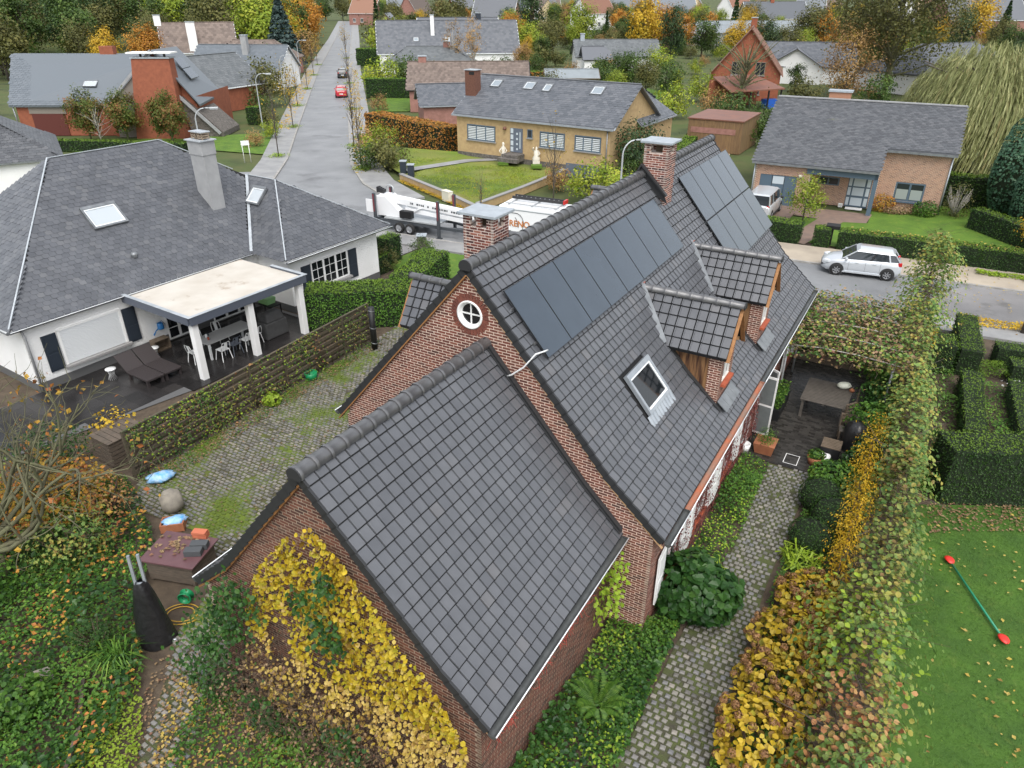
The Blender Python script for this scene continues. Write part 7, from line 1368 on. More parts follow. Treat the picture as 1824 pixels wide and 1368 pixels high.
t = thing('wooden_hutch', 'low wooden hutch with purple-brown lid at the edge of the cobbled drive', 'hutch', (-8.75, 14.55, 0), rad(-12))
for i in range(4): MB().box(-.66, .66, -.5, -.47, .06 + i * .155, .205 + i * .155).build('board', 'hutch_wood', t); MB().box(-.66, .66, .47, .5, .06 + i * .155, .205 + i * .155).build('board', 'hutch_wood', t); MB().box(-.66, -.63, -.47, .47, .06 + i * .155, .205 + i * .155).build('board', 'hutch_wood', t); MB().box(.63, .66, -.47, .47, .06 + i * .155, .205 + i * .155).build('board', 'hutch_wood', t)
for sx in (-.62, .62):
    for sy in (-.46, .46): MB().box(sx - .035, sx + .035, sy - .035, sy + .035, 0, .68).build('post', 'hutch_wood', t)
MB().box(-.78, .78, -.6, .6, .69, .73).build('lid', 'lid_purple', t)
for i, (x, y, z, a) in enumerate(((-8.35, 15.05, .735, .1), (-8.35, 15.06, .802, .12), (-8.36, 15.04, .869, .08))): tag(MB().box(-.19, .19, -.10, .10, 0, .062).build('clay_brick', 'clay_brick', None, (x, y, z), a - .2), f'orange clay brick on the hutch lid, {["bottom", "middle", "top"][i]} of the stack', 'brick')
for i, (x, y) in enumerate(((-8.22, 14.62), (-8.28, 14.36))): tag(MB().box(-.22, .22, -.11, .11, 0, .17).build('concrete_block', 'block_grey', None, (x, y, .735), .05, bevel=.01), ['dark grey block on the hutch lid beside the clay bricks', 'dark grey block on the hutch lid at the front edge'][i], 'block')
q = MB(); n = 55; Q = np.column_stack([rng.normal(-8.85, .28, n), rng.normal(14.7, .22, n), np.full(n, .75)]); leaves(q, Q, np.array([0, 0, 1.]) + unit(n) * .35, .13, rng.uniform(0, .99, n), 'tri2'); tag(q.build('fallen_leaves', 'lf_dry'), 'curled brown leaves lying on the hutch lid', 'fallen leaves', None, 'stuff')
t = thing('tarp_frame', 'black tarpaulin over an upright frame with two bright rails sticking out', 'cover', (-8.45, 12.2, 0), rad(12)); G = []
for z, hx, hy in ((0, .42, .34), (.5, .38, .30), (1.0, .30, .24), (1.45, .22, .19), (1.75, .16, .15), (1.85, .08, .1)): G.append([(hx * cos(a) * (1 + .10 * sin(5 * a + z * 4)), hy * sin(a) * (1 + .10 * cos(4 * a + z * 3)) + .0, z) for a in np.linspace(0, 2 * pi, 25)])
b = MB(); b.grid(np.array(G)); b.build('tarpaulin', 'tarp', t)
for x in (-.1, .1): MB().beam((x, .02, 1.45), (x, .10, 2.55), .06, .06).build('rail', 'zinc_light', t)
MB().box(-.12, .12, -.02, .04, 1.72, 1.80).build('crossbar', 'zinc_light', t); MB().tube([(.42, -.2, .06), (.42, -.14, .06)], .06, 10).build('castor', 'rim', t)
t = thing('hose_reel', 'green garden hose reel with yellow hose beside the hutch', 'hose', (-8.2, 13.35, 0)); MB().lathe([(.16, -.10), (.18, -.08), (.1, -.06), (.1, .06), (.18, .08), (.16, .10)], (0, 0, .25), 18, axis='y').build('reel', 'hose_green', t); b = MB(); pts = [(.1 * cos(a) * (3 + a * .18), -.35 + .1 * sin(a) * (2 + a * .15), .03) for a in np.linspace(0, 12, 50)]; b.tube(pts, .014, 5); b.build('hose', 'hose_yellow', t)
for nm, lab, x, y, s in (('plastic_bag', 'crumpled blue plastic bag lying beside the drive', -11.1, 18.55, 1.), ('plastic_bag', 'blue plastic bag lying in the terracotta trough', -9.72, 16.32, .8)):
    d = unit(160); from_ = d * (1 + .25 * np.sin(d @ np.array([7, 3, 5.]) * 2) + rng.normal(0, .05, 160))[:, None]; b = MB(); an = np.linspace(0, 2 * pi, 17); G = [[(.42 * s * sin(ph) * cos(a) * (1 + .18 * sin(3 * a + ph * 5)), .26 * s * sin(ph) * sin(a) * (1 + .2 * cos(4 * a + ph * 3)), .14 * s + .15 * s * cos(ph)) for a in an] for ph in np.linspace(.02, pi - .02, 9)]; b.grid(np.array(G)); o = b.build('plastic_bag', 'blue_bag', None, (x, y, .02 if s == 1 else .12), .5); tag(o, lab, 'bag')
t = thing('terracotta_trough', 'terracotta trough holding a blue bag beside the hutch', 'planter', (-9.75, 16.3, 0), .2); b = MB(); b.box(-.3, .3, -.2, .2, 0, .04).box(-.32, .32, -.22, -.18, 0, .26).box(-.32, .32, .18, .22, 0, .26).box(-.32, -.28, -.18, .18, 0, .26).box(.28, .32, -.18, .18, 0, .26); b.build('trough', 'terracotta', t)
t = thing('stone_jar', 'round mossy stone jar tipped over at the edge of the drive', 'pot', (-10.1, 17.1, .0), .6); o = MB().lathe([(.001, -.3), (.2, -.3), (.36, -.12), (.38, .05), (.28, .25), (.2, .3), (.17, .28), (.001, .1)], (0, 0, .34), 20, axis='x').build('jar', 'concrete_pot', t)
t = thing('compost_bin', 'weathered wooden slat compost bin at the near end of the fence', 'compost bin', (-12.9, 20.0, 0), rad(58))
for i in range(6):
    for y in (-.5, .5): MB().box(-.65, .65, y - .015, y + .015, .05 + i * .15, .17 + i * .15).build('slat', 'hutch_wood', t)
    for x in (-.65, .65): MB().box(x - .015, x + .015, -.48, .48, .05 + i * .15, .17 + i * .15).build('slat', 'hutch_wood', t)
for i in range(7): MB().box(-.7 + i * .2, -.52 + i * .2, -.55, .55, .95, .98).build('lid_board', 'hutch_wood', t)
for i, (a, b_, c_) in enumerate((((-9.5, 10.9), (-9.05, 9.9), 'upper'), ((-8.95, 9.7), (-8.6, 8.2), 'lower'))): tag(MB().beam((a[0], a[1], .12), (b_[0], b_[1], .12), .08, .3).build('timber_edging', 'hutch_wood'), f'{c_} dark timber board edging the left foreground bed', 'edging')
tag(MB().box(-.35, .35, -.22, .22, 0, .16).build('paving_slab', 'concrete_pot', None, (-10.55, 10.9, .1), .5), 'grey stone slab among the plants at the far left foreground', 'slab')
tag(MB().lathe([(.001, 0), (.22, 0), (.26, .3), (.24, .3), (.001, .05)], n=18).build('green_bowl', 'hose_green', None, (-8.0, 25.35, .03)), 'dark green bowl at the foot of the slat fence', 'bowl')
# toy on the lawn
t = thing('lawn_toy', 'long green pole toy with red scoops at both ends lying on the lawn', 'toy', (11.76, 13.5, .06), math.atan2(-2.74, -.16)); MB().tube([(-1.2, 0, .02), (1.2, 0, .02)], .028, 8).build('pole', 'toy_green', t)
for s in (-1, 1): G = [[(s * (1.2 + .16 * (1 - cos(ph))), .12 * sin(ph) * cos(a) * 1.0, .02 + .09 * sin(ph) * (sin(a) * .5 + .35)) for a in np.linspace(0, 2 * pi, 13)] for ph in np.linspace(.1, pi - .3, 7)]; b = MB(); b.grid(np.array(G)); b.build('scoop', 'toy_red', t)
# dining terrace
t = thing('terrace_table', 'square grey slatted wooden table on the wet terrace', 'table', hw(13.2, 6.55, .02), HRZ)
for i in range(17): MB().box(-.95 + i * .112, -.868 + i * .112, -.78, .78, .72, .75).build('slat', 'teak_grey', t)
for y in (-.7, 0, .7): MB().box(-.94, .94, y - .04, y + .04, .66, .72).build('rail', 'teak_grey', t)
for sx in (-.85, .85):
    for sy in (-.68, .68): MB().box(sx - .045, sx + .045, sy - .045, sy + .045, 0, .66).build('leg', 'teak_grey', t)
tag(MB().lathe([(.001, 0), (.12, .02), (.18, .11), (.13, .2), (.001, .23)], (0, 0, 0), 18).build('squash', 'squash', None, hw(13.85, 7.0, .77)), 'pale white-green squash on the grey slatted table', 'squash'); bpy.data.objects['squash'].scale = (1.5, 1.05, 1); tag(MB().lathe([(.001, 0), (.08, .01), (.1, .08), (.001, .15)], (0, 0, 0), 14).build('gourd', 'terracotta', None, hw(13.7, 7.3, .77)), 'small brown gourd beside the pale squash on the table', 'gourd')
def wchair(u, v, a, lab):
    t = thing('wooden_chair', lab, 'chair', hw(u, v, .02), HRZ + a, 'wooden chairs at the terrace table')
    for i in range(4): MB().box(-.22, .22, -.21 + i * .108, -.12 + i * .108, .43, .455).build('seat_slat', 'teak_grey', t)
    for sx in (-.2, .2): MB().box(sx - .025, sx + .025, -.22, -.17, 0, .95).build('back_post', 'old_wood', t); MB().box(sx - .025, sx + .025, .17, .22, 0, .43).build('leg', 'old_wood', t)
    for z in (.6, .74, .88): MB().box(-.175, .175, -.21, -.185, z, z + .07).build('back_slat', 'old_wood', t)
wchair(13.5, 7.75, pi, 'wooden chair behind the grey slatted table'); wchair(12.3, 7.6, pi * .8, 'wooden chair at the near right corner of the grey slatted table'); wchair(11.4, 7.5, pi * .55, 'wooden chair standing between table and covered grill')
t = thing('covered_grill', 'round grill under a black cover on the terrace edge', 'grill', (11.5, 20.35, .02)); b = MB(); G = [[(r_ * cos(a) * (1 + .05 * sin(6 * a)), r_ * sin(a) * (1 + .05 * sin(6 * a)), z) for a in np.linspace(0, 2 * pi, 29)] for z, r_ in ((0, .40), (.4, .39), (.75, .38), (.8, .36), (.95, .30), (1.05, .15), (1.07, .01))]; b.grid(np.array(G)); b.build('cover', 'tarp', t)
t = thing('slatted_crate', 'dark wooden slatted box on the terrace beside the covered grill', 'box', (10.62, 20.05, .02), HRZ)
for i in range(7): MB().box(-.32 + i * .094, -.25 + i * .094, -.3, .3, .38, .41).build('slat', 'old_wood', t)
for y in (-.29, .29): MB().box(-.33, .34, y - .015, y + .015, 0, .38).build('side', 'black', t)
for x in (-.32, .33): MB().box(x - .015, x + .015, -.275, .275, 0, .38).build('side', 'black', t)
def pot(x, y, r_, h, lab, m='terracotta', plant='lf_green', ph=.6, square=False):
    t = thing('plant_pot', lab, 'pot', (x, y, .02), HRZ); b = MB()
    if square: b.prism([(-r_ * .8, -r_ * .8), (r_ * .8, -r_ * .8), (r_ * .8, r_ * .8), (-r_ * .8, r_ * .8)], 0, h, top=[(-r_, -r_), (r_, -r_), (r_, r_), (-r_, r_)])
    else: b.lathe([(.001, 0), (r_ * .75, 0), (r_, h), (r_ * .88, h), (r_ * .8, h - .06), (.001, h - .06)], n=18)
    b.build('pot', m, t)
    if plant: n = 320; d = unit(n); d[:, 2] = np.abs(d[:, 2]); P = d * rng.uniform(.3, 1, (n, 1)) * np.array([r_ * 1.25, r_ * 1.25, ph]) + [0, 0, h]; q = MB(); leaves(q, P, d + unit(n) * .5, .10, rng.uniform(0, .99, n), 'long' if ph > .5 else 'tri2', droop=np.tile([0, 0, .8], (n, 1))); tag(q.build('plant', plant, t), kind='stuff')
    return t
pot(8.5, 20.25, .34, .38, 'square terracotta planter with grassy herb beside the facade', square=True); pot(9.9, 19.5, .26, .28, 'terracotta pot with low green plant at the terrace corner', ph=.25); pot(7.8, 20.2, .18, .32, 'empty cream bucket against the facade', m='plastic_white', plant=None)
t = thing('sack', 'white plastic sack beside the slatted crate', 'sack', (10.25, 19.65, .02)); b = MB(); G = [[(.24 * sin(ph) * cos(a) * (1 + .15 * sin(3 * a)), .18 * sin(ph) * sin(a) * (1 + .15 * cos(5 * a)), .13 + .14 * cos(ph)) for a in np.linspace(0, 2 * pi, 17)] for ph in np.linspace(.05, pi - .05, 8)]; b.grid(np.array(G)); b.build('sack', 'plastic_white', t)
t = thing('planter_trough', 'dark wooden planter trough with green herbs against the facade by the open doors', 'planter', hw(12.4, 5.05, .02), HRZ); b = MB(); b.box(-.9, .9, -.22, .22, 0, .45); b.build('trough', 'black', t); n = 700; q = MB(); P = np.column_stack([rng.uniform(-.85, .85, n), rng.uniform(-.22, .22, n), .45 + rng.uniform(0, .4, n)]); leaves(q, P, unit(n) + [0, 0, .5], .09, rng.uniform(0, .99, n), 'tri2'); tag(q.build('plant', 'lf_green', t), kind='stuff')
MBm = MB(); [MBm.box(a, b_, c_, d, .028, .031) for a, b_, c_, d in ((-.3, .3, -.22, -.20), (-.3, .3, .20, .22), (-.3, -.28, -.2, .2), (.28, .3, -.2, .2))]; o = MBm.build('drain_cover_frame', 'white_paint', TER, hw(9.3, 6.2, .0), HRZ)
# ------------------------------------------------------------------ trees and hedges beyond
leafmat('tr_green', (.028, .055, .014), (.048, .088, .018), (.07, .12, .024), (.10, .15, .03)); leafmat('tr_dark', (.014, .034, .012), (.026, .055, .018), (.04, .075, .022), (.055, .09, .026), leaf=.12); leafmat('tr_olive', (.06, .068, .022), (.095, .10, .03), (.13, .132, .038), (.165, .15, .045)); leafmat('tr_lime', (.13, .20, .02), (.20, .28, .025), (.27, .33, .035), (.33, .34, .04)); leafmat('tr_gold', (.34, .20, .02), (.44, .28, .025), (.52, .35, .03), (.36, .28, .04)); leafmat('tr_orange', (.30, .12, .02), (.42, .18, .025), (.50, .25, .035), (.36, .20, .04)); leafmat('tr_rust', (.24, .14, .06), (.33, .20, .08), (.40, .26, .10), (.28, .17, .06)); leafmat('tr_redgreen', (.05, .09, .018), (.085, .13, .025), (.13, .15, .03), (.22, .13, .04), (.30, .10, .05)); leafmat('tr_blue', (.03, .055, .05), (.05, .085, .078), (.075, .115, .105), (.10, .14, .125), leaf=.1); leafmat('tr_willow', (.15, .17, .06), (.24, .26, .10), (.36, .37, .17), (.30, .25, .11)); leafmat('tr_cypress', (.02, .06, .035), (.035, .09, .05), (.055, .12, .065), (.08, .15, .08), leaf=.1)
def tree_mesh(seed, h, cr, cb, n, size, m, K=46, trunk='bark', ecc=.5, kind='quad', tr=None, sig=.17, limbs=None, top=1.0, bare=0.):
    r_ = np.random.default_rng(seed); cz = h * (cb + top) / 2; rz_ = h * (top - cb) / 2; d = r_.normal(size=(K, 3)); d /= np.linalg.norm(d, axis=1)[:, None]; rr = (.35 + .65 * r_.uniform(0, 1, K) ** .6) * lump(d, 6, seed); Cn = d * rr[:, None] * np.array([cr, cr, rz_]) + np.array([0, 0, cz]); k = r_.integers(0, K, n); sg = cr * sig; P = Cn[k] + r_.normal(0, 1, (n, 3)) * np.array([sg, sg, sg * (1.1 if ecc < 1 else 1.6)]); P[:, 2] = np.maximum(P[:, 2], h * cb * .6); N = (P - np.array([0, 0, cz * .8])) / np.array([cr, cr, rz_]) + r_.normal(0, .6, (n, 3)) + np.array([0, 0, .35]); tn = np.clip(r_.uniform(.15, .85, K)[k] + r_.normal(0, .14, n), 0, .999)
    b = MB(); leaves(b, P, N, size * r_.uniform(.6, 1.3, n), tn, kind); cm = b.mesh('crown', m); tr = tr or h * .022; b = MB(); lean = r_.normal(0, .02 * h, 2); tp = np.array([lean[0], lean[1], h * (cb + (top - cb) * .75)]); b.tube([(0, 0, 0), tp * [.2, .2, .3], tp * [.6, .6, .65], tp], [tr, tr * .8, tr * .5, tr * .15], 8)
    for i in range(limbs if limbs is not None else min(K, 18)):
        e = Cn[i]; s = np.clip((e[2] / tp[2]) * r_.uniform(.4, .8), .15, .9); a = tp * [s, s, s]; mid = (a + e) / 2 + np.array([0, 0, .04 * h]) * r_.uniform(-.5, 1); b.tube([a, mid, e], [tr * .38, tr * .24, tr * .07], 5, cap=False)
    return b.mesh('trunk', trunk), cm
def conifer_mesh(seed, h, r0, n, size, m, droop=.25):
    r_ = np.random.default_rng(seed); b = MB(); f = r_.uniform(0, 1, n) ** .7; lay = np.floor(f * 16) / 16 + r_.normal(0, .012, n); z = h * (1 - lay * .97); R_ = r0 * lay * r_.uniform(.35, 1, n) ** .5; a = r_.uniform(0, 6.28, n); P = np.column_stack([R_ * np.cos(a), R_ * np.sin(a), np.clip(z - droop * R_ + .02 * h, .1, h)]); D = np.column_stack([np.cos(a), np.sin(a), np.full(n, -droop)]); leaves(b, P, np.column_stack([np.cos(a) * .4, np.sin(a) * .4, np.ones(n)]) + r_.normal(0, .35, (n, 3)), size * r_.uniform(.6, 1.3, n), np.clip(r_.normal(.45, .22, n), 0, .99), 'quad', droop=D * 2); cm = b.mesh('crown', m); b = MB(); b.tube([(0, 0, 0), (0, 0, h * .96)], [h * .02, .02], 7); return b.mesh('trunk', 'bark'), cm
def put(name, label, meshes, x, y, s=1., rz=None, group=None, cat='tree', z=0.):
    sc = (s, s, s) if np.isscalar(s) else s; t = thing(name, label, cat, (x, y, z), rng.uniform(0, 6.28) if rz is None else rz, group); t.scale = sc; inst('trunk', meshes[0], t); inst('crown', meshes[1], t); return t
PR = {}
for i, (k, m_) in enumerate((('green', 'tr_green'), ('olive', 'tr_olive'), ('lime', 'tr_lime'), ('gold', 'tr_gold'), ('dark', 'tr_dark'), ('orange', 'tr_orange'), ('rust', 'tr_rust'))): PR[k] = tree_mesh(200 + i, 10, 3.6, .12, 3600, .42, m_, K=60)
PR['green2'] = tree_mesh(221, 10, 3.0, .1, 3400, .40, 'tr_green', K=55); PR['olive2'] = tree_mesh(222, 10, 4.2, .15, 3600, .42, 'tr_olive', K=60); PR['spruce'] = conifer_mesh(230, 10, 2.6, 3600, .55, 'tr_dark'); PR['cedar'] = conifer_mesh(231, 10, 3.8, 4200, .7, 'tr_blue', .1); PR['thinspruce'] = conifer_mesh(232, 10, 1.5, 2600, .5, 'tr_dark'); PR['shrub'] = tree_mesh(240, 3, 1.8, .05, 1500, .22, 'tr_green', K=30); PR['shrublime'] = tree_mesh(241, 3, 1.8, .05, 1500, .22, 'tr_lime', K=30); PR['shrubolive'] = tree_mesh(242, 3, 1.8, .05, 1500, .22, 'tr_olive', K=30); PR['shrubrust'] = tree_mesh(243, 3, 1.8, .05, 1200, .22, 'tr_rust', K=30)
def thin_mesh(seed, h, m, n, spread=.14): return tree_mesh(seed, h, h * spread, .35, n, .16, m, K=26, tr=.055, trunk='bark', limbs=26, sig=.25)
PR['thinbare'] = thin_mesh(250, 7, 'tr_gold', 70); PR['thingold'] = thin_mesh(251, 6.5, 'tr_gold', 420, .2); PR['birch'] = tree_mesh(252, 10, 1.7, .3, 1300, .22, 'tr_rust', K=34, trunk='bark_pale', tr=.12, limbs=30); PR['redtree'] = tree_mesh(253, 5, 1.65, .2, 5500, .2, 'tr_redgreen', K=40, trunk='bark_moss', tr=.10)
# front-garden trees of the orange brick house
for x, y, s, lab in ((-43.2, 77.0, 1.0, 'red-topped round tree before the brown garage door'), (-39.6, 77.4, .98, 'red and green round tree left of the big brick chimney'), (-34.2, 75.6, 1.0, 'green round tree right of the big brick chimney')): put('ornamental_tree', lab, PR['redtree'], x, y, s, group='round trees at the orange brick house')
put('bare_sapling', 'pale leafless multi-stemmed tree between the red-topped round trees', tree_mesh(260, 4.6, 1.8, .1, 8, .1, 'tr_gold', K=30, trunk='bark_pale', tr=.05, limbs=30), -40.9, 74.6)
put('orange_tree', 'tall orange tree left of the blue cedar', PR['orange'], -62.2, 190, (1.05, 1.05, 1.3)); put('blue_cedar', 'blue-green cedar at the left of the straight street', PR['cedar'], -45.5, 158, (1.15, 1.15, 1.32)); put('dark_spruce', 'dark spruce at the wood edge behind the orange brick house', PR['spruce'], -86, 190, 1.15); put('orange_shrub_tree', 'orange tree crown peeping over the orange brick house chimney', PR['orange'], -67, 145, .85); put('golden_shrub_tree', 'golden tree crown left of the orange one behind the brick house', PR['gold'], -76, 148, .75); put('yellow_edge_tree', 'yellowing tree at the left edge beside the orange brick house', PR['gold'], -66, 92, .55)
# street trees
sts = [(-21.8, 69.3, 'thinbare', 1.0, 'leafless thin street tree nearest the junction on the left'), (-24.8, 85.7, 'thingold', 1.0, 'golden-leaved young street tree on the left pavement'), (-28.8, 102.9, 'thinbare', .85, 'second leafless thin street tree on the left pavement'), (-32.2, 121.8, 'thinbare', .9, 'third leafless thin street tree on the left pavement'), (-36.3, 143, 'thinbare', .9, 'fourth leafless thin street tree on the left pavement'), (-40.6, 164, 'thingold', .9, 'farthest golden street tree on the left pavement'), (-13.0, 63.7, 'thinbare', 1.0, 'leafless thin street tree nearest the junction on the right'), (-15.7, 74.2, 'thinbare', 1.05, 'second leafless thin street tree on the right pavement'), (-20.8, 99.7, 'thinbare', 1.0, 'third leafless thin street tree on the right pavement'), (-27.2, 129.6, 'thinbare', 1.05, 'fourth leafless thin street tree on the right pavement'), (-38, 181, 'thingold', 1.1, 'farthest street tree on the right pavement'), (2.9, 50.6, 'thinbare', .95, 'thin sparse tree in front of the yellow bungalow'), (-2.1, 48.3, 'thinbare', .5, 'small leafless tree at the corner of the retaining walls')]
for x, y, k, s, lab in sts:
    put('street_tree', lab, PR[k], x, y, s, group='young street trees', z=.1); n = 260; q = MB(); P = np.column_stack([rng.normal(0, .45, n), rng.normal(0, .45, n), rng.uniform(.01, .2, n)]); leaves(q, P, np.array([0, 0, 1.]) + unit(n) * .6, .14, rng.uniform(0, .99, n)); tag(q.build('leaf_patch', 'lf_lime', None, (x, y, .1)), 'plants round the ' + lab.replace('pavement', 'side'), 'plants')
# hedges and shrubs round the yellow bungalow and street
leafmat('lf_beech', (.22, .08, .02), (.32, .13, .03), (.40, .19, .04), (.24, .17, .03), (.36, .15, .03))
hedge('copper_hedge', 'tall copper-orange beech hedge left of the yellow bungalow', (-14.6, 80.0), (-5.6, 70.6), 2.2, 2.5, 'lf_beech', 'lf_beech', .2, 45); hedge('street_hedge', 'dark clipped hedge behind the small square lawn by the street', (-21.0, 112.3), (-14.6, 112.0), 1.6, 2.6, size=.2, dens=45); hedge('tall_hedge', 'tall dark hedge beside the straight street before the white house', (-32, 165), (-25, 163), 2.5, 3.2, size=.3, dens=25); hedge('far_hedge', 'brownish hedge behind the yellow bungalow roof', (0, 127), (14, 127), 1.6, 2.2, 'lf_beech', 'lf_hedge_top', .25, 30)
for i, (k, x, y, s, lab) in enumerate((('shrublime', -12.0, 66.5, 1.05, 'yellow-green shrub at the corner of the junction'), ('shrubolive', -10.6, 63.6, 1.0, 'olive shrub beside the garden walk of the yellow bungalow'), ('shrub', -12.6, 63.8, .75, 'green shrub nearest the junction pavement'), ('shrubrust', -13.0, 70.5, .9, 'rusty shrub before the copper hedge'), ('shrublime', 5.6, 53.2, .95, 'variegated lime shrub in front of the garage ramp'), ('shrublime', 7.4, 52.4, .85, 'lime shrub right of the variegated one'), ('shrubrust', 3.6, 56.2, .7, 'brownish shrub beside the ramp wall'), ('shrub', 9.3, 57.5, .7, 'green shrub below the dark conifer'), ('shrub', -18.8, 121, .9, 'round green bush behind the street hedge'), ('shrublime', -20.2, 118, 1.6, 'tall lime green bamboo clump by the street'), ('shrub', -16.5, 124, 1.6, 'dark shrub right of the bamboo clump'), ('shrubrust', -17.4, 99.6, .7, 'rusty little shrub at the corner of the small square lawn'), ('shrublime', -29.5, 184, 2.6, 'big yellow-green shrub beside the far street'), ('shrubolive', -36, 218, 2.8, 'olive shrub farther up the right side of the street'), ('shrubrust', -25.5, 74.5, .55, 'reddish shrub on the corner bed of the orange house'), ('shrublime', -25.2, 79.0, .6, 'golden grass mound on the corner bed'), ('shrubolive', -27.8, 86.5, .7, 'olive shrub behind the corner bed'), ('shrub', -30.5, 92.5, .9, 'green shrub beside the steps of the orange house'), ('shrubolive', -33, 103, 1.6, 'yellow-brown shrub before the pantile house'), ('shrubolive', -37, 116, 1.7, 'olive shrub along the left pavement'), ('shrub', -41, 130, 1.9, 'green shrub below the blue cedar'), ('shrubrust', -46, 175, 2.2, 'rusty shrub beyond the blue cedar'), ('shrubrust', 24.5, 92, 1.2, 'brown shrub beside the wooden shed'), ('shrub', 22.8, 82.5, 1.1, 'green shrub right of the wooden shed'), ('shrub', 24.8, 86, 1.3, 'second green shrub right of the wooden shed'), ('shrub', 26.6, 79.5, 1.1, 'clipped conifer bush left of the brick bungalow'), ('shrub', 25.2, 74, 1.0, 'dark bush beside the lane left of the brick bungalow'))): put('garden_shrub', lab, PR[k], x, y, s, cat='shrub')
t = put('conifer_shrub', 'broad dark evergreen at the right end of the yellow bungalow', tree_mesh(270, 4.2, 2.2, .02, 4200, .2, 'tr_dark', K=50, sig=.22), 10.4, 61.0)
hedge('lane_hedge', 'bright clipped hedge along the lane behind the main house ridge', (13.2, 62.0), (18.6, 76.0), 1.2, 1.3, size=.14, dens=80)
# front garden of the brick bungalow
hedge('front_hedge', 'clipped hedge block left of the brick walk of the bungalow', (15.6, 44.6), (17.7, 43.3), 1.2, 1.2, size=.09, dens=200); hedge('front_hedge', 'small clipped hedge block right of the brick walk beside the letterbox', (18.35, 42.75), (19.15, 42.4), 1.1, 1.15, size=.09, dens=200); hedge('front_hedge', 'long clipped hedge before the bright lawn beside the silver car', (19.6, 42.15), (33, 35.4), 1.1, 1.15, size=.09, dens=200); hedge('dark_hedge', 'dark tall hedge right of the brick bungalow', (31.0, 52.5), (36.5, 49.5), 1.4, 2.2, size=.14, dens=90); hedge('side_hedge', 'dark hedge closing the bright lawn at the right', (30.2, 46.5), (31.8, 37.6), 1.0, 1.3, size=.1, dens=120)
fallen('fallen_leaves', 'yellow leaves scattered on the long front hedge', [(20, 41.6), (33, 35.2), (33.4, 36.2), (20.4, 42.6)], 220, size=.13, z=1.17); fallen('fallen_leaves', 'yellow leaves scattered over the road beside the silver car', [TN(2, 36), TN(32, 36), TN(32, 45), TN(2, 45)], 800, size=.12, z=.09); fallen('fallen_leaves', 'yellow leaf drift along the pavement below the retaining wall', [(-9.3, 59.2), (-4.9, 52.8), (-2.4, 48.8), (-1.2, 50.2), (-2.6, 49.8), (-8.6, 60.6)], 1100, 'lf_gold', .16, .10); fallen('fallen_leaves', 'yellow leaves along the kerbs of the straight street', [(-24.8, 84), (-38.6, 154), (-40.2, 154), (-26.4, 84)], 600, 'lf_gold', .3, .1); fallen('fallen_leaves', 'yellow leaves on the right pavement of the straight street', [(-13.4, 62), (-31.4, 154), (-30.4, 154), (-12.2, 62)], 700, 'lf_gold', .28, .1); fallen('fallen_leaves', 'yellow leaves on the bright lawn of the brick bungalow', [(20.4, 43), (31, 38), (32, 41), (21, 45)], 260, size=.12, z=.03)
cover('verge_plants', 'yellow ground cover round the verge tree opposite the pavement', [(25.2, 37.2), (28.4, 35.8), (28.7, 36.6), (25.6, 38.0)], 900, .3, 'lf_lime', .13, 'tri2', seed=90); cover('verge_plants', 'bright yellow ground cover round the near verge tree', [(20.6, 30.7), (23.4, 29.4), (23.8, 30.4), (21.1, 31.5)], 1500, .3, 'lf_gold', .11, 'tri2', seed=91, z0=.1)
put('round_tree', 'small round-headed green tree before the blue garage', tree_mesh(280, 2.9, 1.05, .3, 2400, .13, 'tr_lime', K=40, tr=.05, sig=.22), 19.4, 47.5); bush('twiggy_shrub', 'upright twiggy pale shrub right of the brick bungalow', 30.3, 49.0, 1.0, 1.0, 2.4, 'tr_olive', 500, .14, stems=60, stem='bark_pale'); x, y = rw(8.9, 1.9); bush('orange_shrub', 'orange shrub beside the steel-blue porch column', x, y, .9, .6, 1.2, 'lf_autumn', 900, .13); x, y = rw(11.6, 1.9); bush('green_bush', 'round bright green bush below the bungalow window', x, y, .95, .7, 1.0, 'lf_green', 1100, .13); x, y = rw(10.1, 1.8); bush('low_heather', 'low grey-brown heather below the bungalow window', x, y, 1.3, .5, .55, 'lf_dry', 700, .12); put('gold_tree', 'golden-leaved small tree at the right edge before the long hedge', tree_mesh(281, 2.9, 1.2, .3, 1500, .15, 'tr_gold', K=34, tr=.05), 29.9, 39.6)
for x, y, lab in ((26.9, 36.1, 'bare verge tree trunk across the road at the right edge'), (22.65, 29.6, 'bare verge tree trunk on the near pavement at the right edge')): put('verge_tree', lab, tree_mesh(int(x), 7, 1.6, .55, 240, .16, 'tr_gold', K=20, tr=.11), x + .35, y)
for x, y, s, lab in ((33.4, 48.6, 1.0, 'tall blue-green cypress right of the bungalow, left of the pair'), (35.4, 47.0, 1.05, 'tall blue-green cypress at the right edge, right of the pair'), (32.6, 45.0, .75, 'lower blue-green cypress in front of the tall pair')):
    n = 5200; d = unit(n); P = d * np.array([1.7, 1.7, 3.1]) * lump(d, 7, int(x))[:, None] + [0, 0, 3.0]; P[:, 2] = np.clip(P[:, 2], .05, None); q = MB(); leaves(q, P, d + unit(n) * .6, .2 * rng.uniform(.6, 1.3, n), np.clip(rng.normal(.45, .22, n), 0, .99), 'quad', droop=np.tile([0, 0, 1.], (n, 1))); k = MB(); k.tube([(0, 0, 0), (0, 0, 5)], [.15, .03], 7); t = thing('cypress', lab, 'tree', (x, y, 0), 0, 'cypresses at the right edge'); t.scale = (s, s, s); k.build('trunk', 'bark', t); q.build('crown', 'tr_cypress', t); MB().lathe([(.001, .1), (1.1, .6), (1.35, 2.5), (1.0, 4.6), (.001, 5.6)], n=12).build('inner_growth', 'hedge_core', t)
